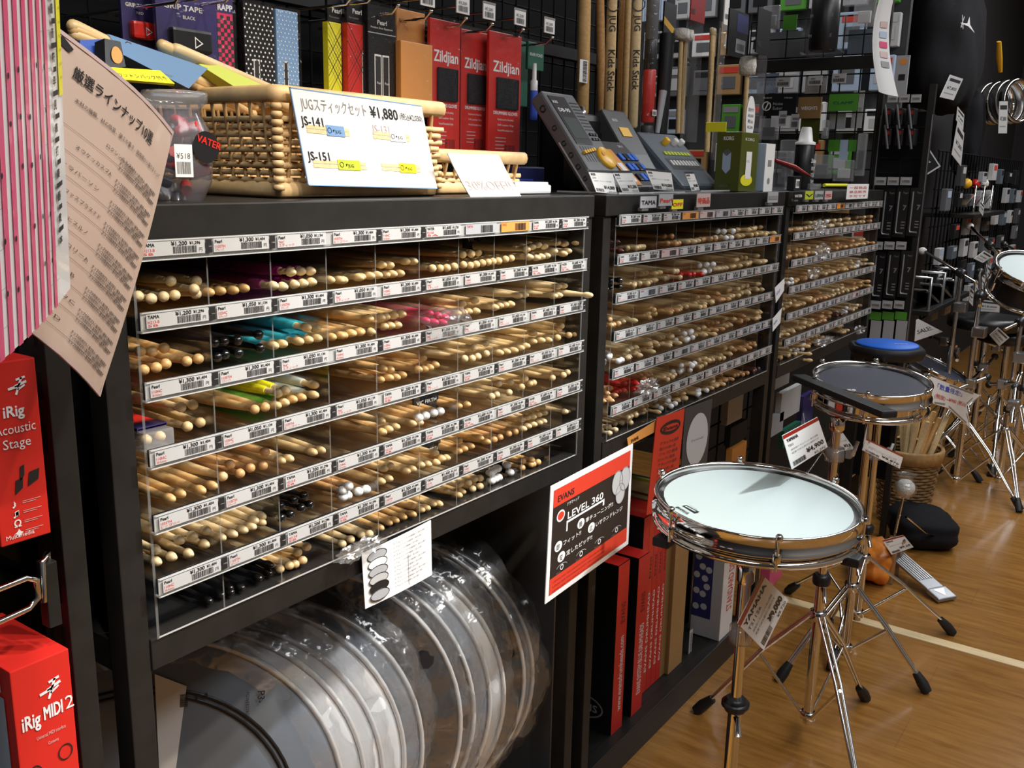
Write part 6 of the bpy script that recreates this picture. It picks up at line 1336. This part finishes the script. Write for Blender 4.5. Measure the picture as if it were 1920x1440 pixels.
# shelf of goods seen beyond the grid
b = MB(); b.box((3.20, .10, 0), (3.23, 1.25, 2.4), 'grey_dark'); b.build('partition_board', label='dim grey partition standing beyond the wire grid', cat='board')
kk = 0
for row in range(7):
    for col in range(9):
        x = .13 + col * .115 + r.uniform(-.01, .01); z = .95 + row * .15; ww, hh = r.uniform(.07, .10), r.uniform(.08, .13); kk += 1
        if r.random() < .06: continue
        b = MB(); m_ = r.choice(('grey_light', 'tag_paper', 'white_paper', 'grey', 'light_blue', 'grey_light', 'tag_paper', 'green_card', 'cardboard', 'grey_light')); b.rbox((3.16, x, z), (3.19, x + ww, z + hh), m_, .003)
        S = Flat((3.1595, x + ww, z), (0, -1, 0), (0, 0, 1)); b.rect(S, ww * .1, hh * .72, ww * .9, hh * .92, r.choice(('ink', 'ink_grey', 'ink_red', 'tag_paper'))); b.rect(S, ww * .2, hh * .2, ww * .8, hh * .6, r.choice(('grey', 'tag_paper', 'black_plastic')))
        b.build('hanging_pack', label='small pack on the far partition, %s row from top, %s from the left' % (ORD[7 - row], ORD[9 - col]), cat='pack', group='packs on the far partition')

# curled paper and white pack at the top right of the grid
S = spx([(1648, 172), (1684, 181), (1690, -60), (1668, -60)], -.05, bend=-.008, bendy=-.03); b = MB(); b.sheet(S, 'laminate_white', 6, 14, .001); w, h = S.w, S.h
for i, m_ in enumerate(('ink_faint', 'light_blue', 'pink', 'ink_faint', 'ink_grey')): b.rect(S, w * .55, h * (.55 - .08 * i), w * .9, h * (.60 - .08 * i), m_, .0015)
b.build('curled_sign', label='long curled white laminated strip hanging by the slotted upright', cat='sign')
card(1677, 104, 1702, 182, 2.79, 'grey_light', 'white pack with round orange window behind the curled strip', extra=lambda b, S, w, h: (b.disc(S, w * .55, h * .85, w * .3, h * .08, 'orange_card'), b.rect(S, w * .3, h * .4, w * .8, h * .55, 'ink')), th=.008)

# ---------------------------------------------------------------- next bay: hooks with clamps, hex keys and green packs
XK = 2.80; YU = PX(1640, 300, XK).y; YV = PX(1735, 300, XK).y
for i, y in enumerate((YU, YV)):
    b = MB(); b.rbox((XK - .012, y - .010, 0), (XK + .008, y + .010, 2.2 if i == 0 else PX(1745, 158, XK).z), 'black_metal', .001); b.box((XK - .0128, y - .011, .3), (XK - .0118, y - .008, 1.44), 'steel_grey'); b.build('upright_post', label='black upright %s of the hex key packs' % ['left', 'right'][i], cat='post')
grid_across(YU - .012, YV + .012, .62, 1.45, XK + .012, .048, 'black wire grid holding hex key and green packs', .0022)
b = MB(); b.box((XK + .03, YV, .2), (XK + .036, YU, 1.45), 'black_panel'); b.build('back_board', label='black board behind the hanging hex key packs', cat='board')
Yk = XK - .02
def hexkey(u0, v0, u1, v1, label):
    S = xcard(u0, v0, u1, v1, Yk); t = thing('hex_key_pack', label, 'pack', tuple(S.at(S.w / 2, 0)), 'hex key packs'); b = MB(); panel(b, S, 'black_plastic', .003); w, h = S.w, S.h
    b.text(S, '7', w * .62, h * .55, h * .14, 'ink_grey', bold=.001); b.text(S, 'Pearl', w * .55, h * .88, h * .06, 'ink_grey', width=w * .35)
    for q in range(3): b.rect(S, w * .6, h * (.3 - .06 * q), w * .9, h * (.32 - .06 * q), 'ink_grey')
    b.build('card', t); b = MB(); b.tube([S.at(w * .25, h * .92, .004), S.at(w * .25, h * .14, .004), S.at(w * .30, h * .08, .004), S.at(w * .85, h * .08, .004)], .0032, 'steel_grey', 6); b.build('hex_key', t)
for i in range(3):
    hexkey(1651 + i * 26, 352, 1675 + i * 26, 447 - i * 2, 'black pack with long bent hex key, upper row, %s from left' % ORD[i + 1])
    hexkey(1634 + i * 26, 472 - i, 1657 + i * 26, 562 - i * 2, 'black pack with long bent hex key, lower row, %s from left' % ORD[i + 1])
    card(1630 + i * 24, 585, 1652 + i * 24, 600, Yk, 'green_card', 'green header card of a small parts pack, %s from left' % ORD[i + 1], name='header_card', cat='card')
    card(1631 + i * 24, 601, 1651 + i * 24, 645, Yk, 'grey_light', 'pale pouch under a green header, %s from left' % ORD[i + 1], name='pouch', cat='pouch')
nrow = ((1664, 176, 22), (1640, 331, 24), (1636, 452, 22), (1632, 563, 22))
for j, (u, v, d) in enumerate(nrow):
    for i in range(3):
        card(u + i * d, v + 1, u + i * d + d - 3, v + 16, XK - .05, 'grey_light', 'clear-fronted price holder, %s row of holders, %s from left' % (['top', 'second', 'third', 'bottom'][j], ORD[i + 1]), name='price_holder', cat='price holder', extra=lambda b, S, w, h: (b.rect(S, w * .1, h * .25, w * .9, h * .85, 'tag_paper'), b.bars(S, w * .15, h * .3, w * .7, h * .3)))
for i in range(6):
    p = PX(1666 + 22 * (i % 3), 215 + 38 * (i // 3), XK - .03); t = thing('drum_clamp', 'black drum clamp hanging above the hex keys, %s row, %s from left' % (['upper', 'lower'][i // 3], ORD[i % 3 + 1]), 'clamp', tuple(p))
    b = MB(); b.rbox((p.x - .02, p.y - .014, p.z - .035), (p.x + .02, p.y + .014, p.z + .02), 'black_plastic', .005); b.build('body', t); b = MB(); b.tube([(p.x - .026, p.y - .008, p.z - .045), (p.x - .024, p.y + .008, p.z + .03)], .004, 'grey', 8); b.build('bolt', t); b = MB(); b.box((p.x - .0215, p.y - .008, p.z + .0), (p.x - .0205, p.y + .006, p.z + .012), 'red_dark'); b.build('sticker', t)
# tilted black square card with pale edge
S = spx([(1735, 330), (1764, 312), (1742, 278), (1716, 298)], -.02); b = MB(); b.sheet(S, 'grey_light', 1, 1, .004); b.rect(S, S.w * .08, S.h * .08, S.w * .92, S.h * .92, 'black_plastic'); b.text(S, 'MEINL', S.w * .25, S.h * .45, S.h * .15, 'ink_white'); b.build('square_pack', label='tilted black square pack with pale edge beside the clamps', cat='pack')

# ---------------------------------------------------------------- bags, drums and stands at the far end
def far_blob(u, v, Y, sz, m, label, cat, name, seed, rot=0, sq=3): c = PY(u, v, Y); return blob(name, c, sz, m, label, cat, seed, sq, .05, rot)
gb_ = far_blob(1775, 90, .25, (.36, .14, .30), 'black_fabric', 'big black padded gig bag hanging high at the far end', 'bag', 'gig_bag', 5)
far_blob(1815, 250, .20, (.10, .07, .22), 'black_fabric', 'lower folds of a black bag hanging beside the chrome hoops', 'bag', 'gig_bag', 6)
S = ycard(1802, 30, 1830, 58, -.02); b = MB(); b.text(S, '⚔', 0, 0, S.h * .9, 'ink_white', bold=.001); b.poly(S, [(0, S.h * .2), (S.w * .5, S.h * .3), (S.w, S.h * .15), (S.w * .6, S.h * .5), (S.w * .5, S.h), (S.w * .4, S.h * .45)], 'ink_white', .0); b.poly(S, [(0, S.h * .2), (S.w * .5, S.h * .3), (S.w * .4, S.h * .45)], 'ink_white', -.003); b.build('emblem', gb_)
GX0 = PY(1755, 420, .08).x; GX1 = PY(1908, 420, .08).x
b = MB(); b.box((GX0 - .3, .40, .0), (8.1, .44, 2.9), 'wall_dark'); b.build('partition_board', label='dark partition closing the view at the far end', cat='board')
grid_panel(GX0, GX1, .62, 1.36, .10, .075, 'wide black wire grid at the far end with small accessories', .004)
kk = 0
for row in range(6):
    for col in range(9):
        if r.random() < .15: continue
        x = GX0 + .03 + col * (GX1 - GX0) / 9; z = .62 + row * .12 + r.uniform(-.02, .02); ww, hh = r.uniform(.07, .13), r.uniform(.05, .10)
        b = MB(); b.rbox((x, .055, z), (x + ww, .08, z + hh), r.choice(('grey', 'grey_light', 'black_plastic', 'tag_paper', 'grey_blue', 'grey_dark')), .003); S = Flat((x, .0545, z), (1, 0, 0), (0, 0, 1)); b.rect(S, ww * .15, hh * .6, ww * .85, hh * .9, r.choice(('tag_paper', 'ink', 'ink_red', 'light_blue')))
        b.build('hanging_pack', label='small pack on the far end grid, %s row from top, %s from left' % (ORD[6 - row], ORD[col + 1]), cat='pack', group='packs on the far end grid')
# chrome marching drum hoops in a pile at the upper right edge
c0 = PY(1905, 190, .0)
for i in range(4):
    c = c0 + Vector((.06 * i, .05 * i, 0)); t = thing('tambourine', 'chrome-rimmed shallow drum hanging at the upper right, %s of four' % ORD[i + 1], 'tambourine', tuple(c), 'hanging chrome rimmed drums')
    n = Vector((-.45, -.80, .1)).normalized(); b = MB(); b.lathe([(.100, -.020), (.112, -.020), (.114, -.014), (.110, -.008), (.110, .008), (.114, .014), (.112, .020), (.100, .020), (.100, -.020)], 'chrome' if i % 2 == 0 else 'chrome_dull', c, n, 36, caps=False); b.build('shell', t)
b = MB(); p = PY(1873, 78, .0); q = PY(1875, 135, .0); b.tube([p, (p + q) / 2 + Vector((-.012, 0, 0)), q], [.010, .014, .010], 'amber', 8, flat=.5); b.build('tan_strap', label='tan wooden handle above the chrome-rimmed drums', cat='handle')
def tilt_card(px, Y, label, m='tag_paper', txt='¥7,800'):
    S = spx(px, Y); b = MB(); b.sheet(S, m, 1, 1, .002); b.text(S, txt, S.w * .15, S.h * .4, S.h * .18, 'ink', width=S.w * .7, bold=.0004); b.rect(S, S.w * .1, S.h * .2, S.w * .8, S.h * .24, 'ink_grey'); b.rect(S, S.w * .1, S.h * .75, S.w * .9, S.h * .88, 'ink'); b.build('price_card', label=label, cat='price card')
tilt_card([(1763, 182), (1788, 188), (1806, 148), (1782, 140)], -.05, 'tilted white price card hanging at the gig bag')
tilt_card([(1872, 250), (1888, 250), (1890, 190), (1874, 190)], -.05, 'bright white tall card in front of the chrome-rimmed drums')
tilt_card([(1785, 290), (1802, 312), (1808, 250), (1796, 228)], -.04, 'folded white page below the gig bag')
tilt_card([(1793, 225), (1806, 245), (1808, 215), (1796, 200)], -.03, 'small white slip above the folded white page')
tilt_card([(1832, 583), (1874, 586), (1875, 566), (1835, 561)], -.15, 'white price card standing on the upper round stool', txt='¥15,000')
tilt_card([(1856, 628), (1874, 649), (1893, 633), (1872, 614)], -.32, 'square white card tilted by the second stool')
tilt_card([(1836, 395), (1843, 405), (1846, 385), (1838, 375)], -.05, 'little white tag hanging below the pedals')
tilt_card([(1826, 485), (1843, 493), (1862, 480), (1846, 470)], -.15, 'grey-white card with red block by the chrome post')
for i in range(4): tilt_card([(1817 + i * 11, 566 - i * 14), (1824 + i * 11, 574 - i * 14), (1826 + i * 11, 545 - i * 14), (1819 + i * 11, 538 - i * 14)], -.14, 'narrow white tag in a slanting row, %s from the bottom' % ORD[i + 1], txt='¥')
S = spx([(1715, 640), (1768, 622), (1722, 598), (1718, 600)], -.05); b = MB(); b.sheet(S, 'laminate_white', 2, 2, .001); b.text(S, 'SALE!', S.w * .1, S.h * .3, S.h * .3, 'ink'); b.build('folded_sign', label='folded white paper sign sticking up behind the blue pad', cat='sign')
# pedals on a shelf
b = MB(); zz = PY(1830, 395, .1).z; xx = PY(1785, 395, .1).x; b.rbox((xx, .0, zz - .02), (xx + .9, .4, zz), 'black_metal', .003); b.build('pedal_shelf', label='upper black shelf board with pedals at the far end', cat='shelf')
for i in range(3):
    x = xx + .06 + i * .24; t = thing('drum_pedal', 'chrome drum pedal on the upper far shelf, %s from left' % ORD[i + 1], 'pedal', (x, .03, zz), 'pedals on the far shelf')
    T = Matrix.Translation((x, .05, zz + .03)) @ Matrix.Rotation(-.25, 4, 'Y'); b = MB(); b.rbox((0, 0, 0), (.20, .08, .012), 'chrome_dull', .003, T); b.build('footboard', t); b = MB(); b.tube([(x + .19, .05, zz + .004), (x + .19, .05, zz + .13), (x + .19, .13, zz + .13), (x + .19, .13, zz + .004)], .006, 'chrome', 8); b.build('frame', t)
    b = MB(); b.lathe([(0, -.025), (.022, -.02), (.025, 0), (.022, .02), (0, .025)], ['amber', 'red', 'felt'][i], (x + .16, .09, zz + .14), (1, 0, 0), 12); b.build('beater', t)
b = MB(); zz = PY(1780, 545, .05).z; xx = PY(1712, 545, .05).x; b.rbox((xx, -.02, zz - .03), (xx + .9, .35, zz - .01), 'black_metal', .003); b.build('pedal_shelf', label='lower black shelf board with long silver pedals', cat='shelf')
for i in range(3):
    x = xx + .03 + i * .26; t = thing('drum_pedal', 'long silver pedal on the lower far shelf, %s from left' % ORD[i + 1], 'pedal', (x, .0, zz), 'pedals on the lower far shelf')
    T = Matrix.Translation((x, .0, zz + .07)) @ Matrix.Rotation(.28, 4, 'Y'); b = MB(); b.rbox((0, 0, -.006), (.27, .09, .006), 'chrome', .005, T); b.build('footboard', t); b = MB(); b.tube([(x + .02, -.005, zz - .01), (x + .02, -.005, zz + .12), (x + .02, .09, zz + .12)], .007, 'chrome_dull', 8); b.build('frame', t)
# round stools
def stool(p, R, label, leg_a):
    t = thing('drum_stool', label, 'stool', (p.x, p.y, 0)); b = MB(); b.lathe([(R * .8, -.06), (R, -.05), (R * 1.02, -.02), (R * .97, -.004), (R * .8, 0), (0, .002)], 'black_plastic', p, seg=36); b.build('seat', t)
    b = MB(); b.tube([(p.x, p.y, .12), (p.x, p.y, p.z - .05)], .014, 'chrome', 10); b.build('column', t)
    for i in range(3): a = leg_a + 2.094 * i; b = MB(); b.tube([(p.x, p.y, .30), (p.x + cos(a) * .15, p.y + sin(a) * .15, .16), (p.x + cos(a) * .26, p.y + sin(a) * .26, .02)], .008, 'chrome', 8); lg = b.build('leg', t); b = MB(); b.tube([(p.x + cos(a) * .25, p.y + sin(a) * .25, .035), (p.x + cos(a) * .275, p.y + sin(a) * .275, .002)], [.013, .018], 'rubber', 8); b.build('rubber_foot', lg)
stool(PZ(1853, 592, .66), .16, 'black round drum stool with a price card, upper of two', .5)
stool(PZ(1893, 618, .60), .13, 'black round drum stool partly cut by the right edge', 1.2)
# hardware stands with booms
for i, (x, y, hz, ht, R, a0, lb) in enumerate(((3.50, -.20, .30, .80, .26, .2, 'chrome cymbal stand just beyond the stick basket'), (3.75, -.08, .30, .86, .24, 1.0, 'chrome tom stand left of the leather stools'), (3.62, -.34, .26, .70, .25, -.6, 'low chrome snare stand at the right edge'),
        (4.25, -.10, .32, .95, .27, .6, 'tall chrome stand behind the two stools'), (4.0, -.34, .28, .75, .25, 1.5, 'chrome stand nearest the right frame edge'), (3.2, .16, .30, .88, .24, .4, 'chrome post stand rising behind the blue pad'), (4.7, -.25, .3, .85, .26, .9, 'far chrome stand under the white drum'))):
    t = tripod('cymbal_stand', lb, x, y, hz, ht, R, a0, .012)
    b = MB(); d = Vector((cos(a0), sin(a0), .35)); p = Vector((x, y, ht)); b.tube([p - d * .08, p + d * .22], .007, 'chrome', 8); b.build('boom_arm', t)
    b = MB(); b.lathe([(.014, -.02), (.02, -.015), (.02, .015), (.014, .02)], 'black_plastic', p, d, 12); b.build('boom_joint', t)
    b = MB(); b.rbox((x - .03, y - .04, ht - .16), (x + .03, y + .01, ht - .12), 'chrome_dull', .005); b.build('tube_clamp', t)
    b = MB(); q = p + d * .22; b.lathe([(.006, -.02), (.018, -.012), (.018, .004), (.006, .012)], 'felt' if i % 2 else 'black_plastic', q, seg=12); b.build('felt_washer', t)
for i, (u, v, a, bb, sc_) in enumerate(((1790, 660, .5, .2, .10), (1845, 690, -.3, .3, .12), (1880, 720, .9, -.2, .10), (1820, 720, -.8, .2, .09), (1900, 760, .2, .4, .12), (1770, 640, 1.2, .1, .08), (1868, 650, -.5, -.3, .09))):
    p = PZ(u, v, .45); d = Vector((cos(a), sin(a) * .6, bb)).normalized(); t = thing('hardware_arm', 'loose chrome arm with clamp in the far hardware heap, %s from left' % ORD[sorted((1790, 1845, 1880, 1820, 1900, 1770, 1868)).index(u) + 1], 'drum hardware', tuple(p), 'hardware heap at the far end')
    b = MB(); b.tube([p - d * sc_, p + d * sc_], .008, 'chrome', 8); b.build('rod', t); b = MB(); b.rbox((p.x - .02, p.y - .02, p.z - .02), (p.x + .02, p.y + .02, p.z + .02), 'chrome_dull', .006); b.build('clamp', t); b = MB(); q = p + d * sc_; b.lathe([(.010, -.01), (.016, 0), (.010, .012)], 'black_plastic', q, d, 10); b.build('end_cap', t)
cc = PY(1938, 508, -.42); t = thing('floor_drum', 'dark drum with white head cut off by the right edge', 'drum', tuple(cc)); drum_parts(t, cc, (-.35, -.3, 1), .12, .10, 'drumhead', 6, .2, shell='black_plastic')
# long folding leg with white loop on the floor
b = MB(); p = PZ(1850, 790, .18); b.tube([p + Vector((-.02, 0, .12)), p + Vector((-.025, 0, -.02)), p + Vector((-.01, 0, -.12)), p + Vector((.01, 0, -.12)), p + Vector((.03, 0, -.02)), p + Vector((.02, 0, .12))], .005, 'chrome', 8, True); b.build('pedal_loop', label='long chrome wire loop standing on the floor near the right edge', cat='drum hardware')
# grid and packs below the farthest rack
grid_panel(1.80, 2.68, .02, .70, .30, .075, 'black wire grid under the farthest rack', .003)
for i, (u0, v0, u1, v1, m_) in enumerate(((1465, 730, 1500, 780, 'tag_paper'), (1450, 690, 1480, 725, 'grey_light'), (1440, 780, 1468, 815, 'grey_light'), (1470, 800, 1500, 830, 'dark_green'), (1365, 745, 1392, 790, 'tag_paper'), (1370, 795, 1400, 828, 'black_plastic'), (1505, 740, 1525, 790, 'purple'), (1372, 835, 1398, 880, 'orange_card'))):
    card(u0, v0, u1, v1, .26, m_, 'small %s pack on the low grid, %s' % ({'tag_paper': 'white', 'grey_light': 'grey', 'dark_green': 'green', 'black_plastic': 'black', 'purple': 'purple', 'orange_card': 'orange'}[m_], ['centre', 'top', 'left side', 'under the white one', 'behind the middle rack end', 'second behind the rack end', 'right side', 'lowest'][i]), th=.02)
S = spx([(1428, 1085), (1462, 1060), (1480, 1045), (1425, 1048)], .02); 
b = MB(); p = PY(1445, 1068, .03); b.rbox((p.x - .03, .02, .0725), (p.x + .08, .05, p.z + .03), 'pink', .002); S = Flat((p.x - .03, .0195, .07), (1, 0, 0), (0, 0, 1)); b.text(S, 'SALSA', .01, p.z - .07, .02, 'yellow', bold=.0006); b.build('small_box', label='small pink box with yellow letters behind the white drum', cat='box')

# ---------------------------------------------------------------- bagged bundles and film scraps on the stick shelves
def scrap(c, sz, label, m='bag_film', seed=1, name='film_scrap'):
    bm = bmesh.new(); bmesh.ops.create_icosphere(bm, subdivisions=3, radius=1); rr = random.Random(seed)
    for v in bm.verts:
        k = 1 + .35 * sin(v.co.x * 7 + seed) * sin(v.co.z * 9 + seed * 2) + .22 * sin(v.co.y * 15 + v.co.x * 13); v.co = Vector(c) + Vector((v.co.x * sz[0] * k, v.co.y * sz[1] * k, v.co.z * sz[2] * k))
    b = MB(); b.add([v.co.copy() for v in bm.verts], [tuple(v.index for v in f.verts) for f in bm.faces], m, False); bm.free(); return b.build(name, label=label, cat='plastic film')
t = thing('stick_bundle', 'crumpled clear bag of bright pink sticks in the nearest rack', 'stick bundle', tuple(PY(822, 620, .0))); 
for i, (u, v) in enumerate(((812, 588), (828, 592), (842, 596), (806, 602), (822, 605), (838, 606))):
    p = PY(u, v, .012); b = MB(); b.lathe(PROF['oval'], 'hot_pink', p, (.0, 1, .0), 10); b.build('stick', t)
c = PY(826, 600, .0); b = MB(); n = 18; vs = []
for j in range(9):
    for i in range(n):
        a = 2 * pi * i / n; k = 1 + .14 * sin(a * 5 + j * 1.7) + .08 * sin(a * 9 - j); y = [-.034, -.03, -.02, -.008, .01, .05, .12, .25, .38][j]; s_ = [.25, .9, 1.15, 1.1, 1, 1, 1, 1, 1][j]
        vs.append(Vector((c.x + cos(a) * .034 * k * s_, y, c.z - .001 + sin(a) * .0165 * k * s_)))
b.add(vs, [(j * n + i, j * n + (i + 1) % n, (j + 1) * n + (i + 1) % n, (j + 1) * n + i) for j in range(8) for i in range(n)], 'bag_film', False); b.build('plastic_bag', t)
# boxed pair in the first bin of the third row
p0 = PY(272, 806, .0); t = thing('stick_pack', 'clear-ended red and blue stick box in the lowest left of third row', 'stick pack', tuple(p0)); x0 = p0.x - .001; zz = ZB[2] + .0022
b = MB(); b.rbox((x0, .0, zz), (x0 + .034, .38, zz + .020), 'clear_plastic', .002); b.build('clear_box', t)
b = MB(); b.rbox((x0, .012, zz + .020), (x0 + .034, .38, zz + .023), 'red', .0008); b.box((x0 + .0, .012, zz + .0202), (x0 + .034, .03, zz + .0235), 'purple'); b.build('sleeve', t)
for q in (.009, .025): b = MB(); b.lathe(PROF['ball'], 'maple', (x0 + q, .006, zz + .010), (0, 1, 0), 10); b.build('stick', t)
for i, (u, v, y, sz) in enumerate(((690, 1022, -.008, (.022, .012, .009)), (655, 1040, -.010, (.018, .010, .008)), (1537, 425, -.012, (.034, .014, .016)), (1541, 470, -.012, (.036, .016, .018)), (1526, 512, -.010, (.022, .014, .016)), (1545, 640, -.014, (.060, .016, .010)), (1612, 618, -.012, (.026, .014, .012)), (1215, 725, -.012, (.036, .014, .012)))):
    scrap(PY(u, v, y), sz, 'crumpled clear film end sticking out of the %s' % ['nearest rack bottom row, right', 'nearest rack bottom row, left', 'farthest rack top row', 'farthest rack second row', 'farthest rack third row', 'farthest rack bottom row, left', 'farthest rack bottom row, right', 'middle rack lowest row'][i], seed=i + 1)
# black cards of spare sleeves standing between sticks
for i, (u0, v0, u1, v1, y) in enumerate(((776, 738, 822, 770, .06), (788, 825, 826, 868, .06), (870, 430, 930, 470, .12))):
    S = ycard(u0, v0, u1, v1, y); b = MB(); panel(b, S, 'black_fabric', .003); b.text(S, 'VIC FIRTH', S.w * .1, S.h * .45, S.h * .3, 'ink_white', width=S.w * .8); b.build('name_card', label='black brand card standing among sticks in the %s row' % ['fourth', 'fifth', 'top'][i], cat='card')
# wide protruding stick bags on the farthest rack's last row are film; long sticks laid across its first bin
for i, (ua, va, ub, vb) in enumerate(((1470, 668, 1523, 664), (1462, 658, 1524, 676), (1472, 652, 1520, 650))):
    A = PY(ub, vb, -.02); B_ = PY(ua, va, .25); d = (B_ - A).normalized(); o = bpy.data.objects.new('drumstick', stick_data('oval', 'maple')); COL.objects.link(o); o.location = A
    d = Vector((-.25, 1, 0.0)).normalized(); o.rotation_mode = 'QUATERNION'; o.rotation_quaternion = Vector((0, 1, 0)).rotation_difference(d); o['label'] = 'pale stick protruding over the beam under the farthest rack, %s from top' % ORD[(2, 3, 1)[i]]; o['category'] = 'drumstick'; o['group'] = 'protruding sticks of the farthest rack'

p = PY(1112, 554, -.030); o = bpy.data.objects.new('drumstick', stick_data('oval', 'birch')); COL.objects.link(o); o.location = p; o.rotation_mode = 'QUATERNION'
o.rotation_quaternion = Vector((0, 1, 0)).rotation_difference(Vector((-.12, 1, 0.0)).normalized()); o['label'] = 'pale drumstick poking out past the right post of the nearest rack'; o['category'] = 'drumstick'
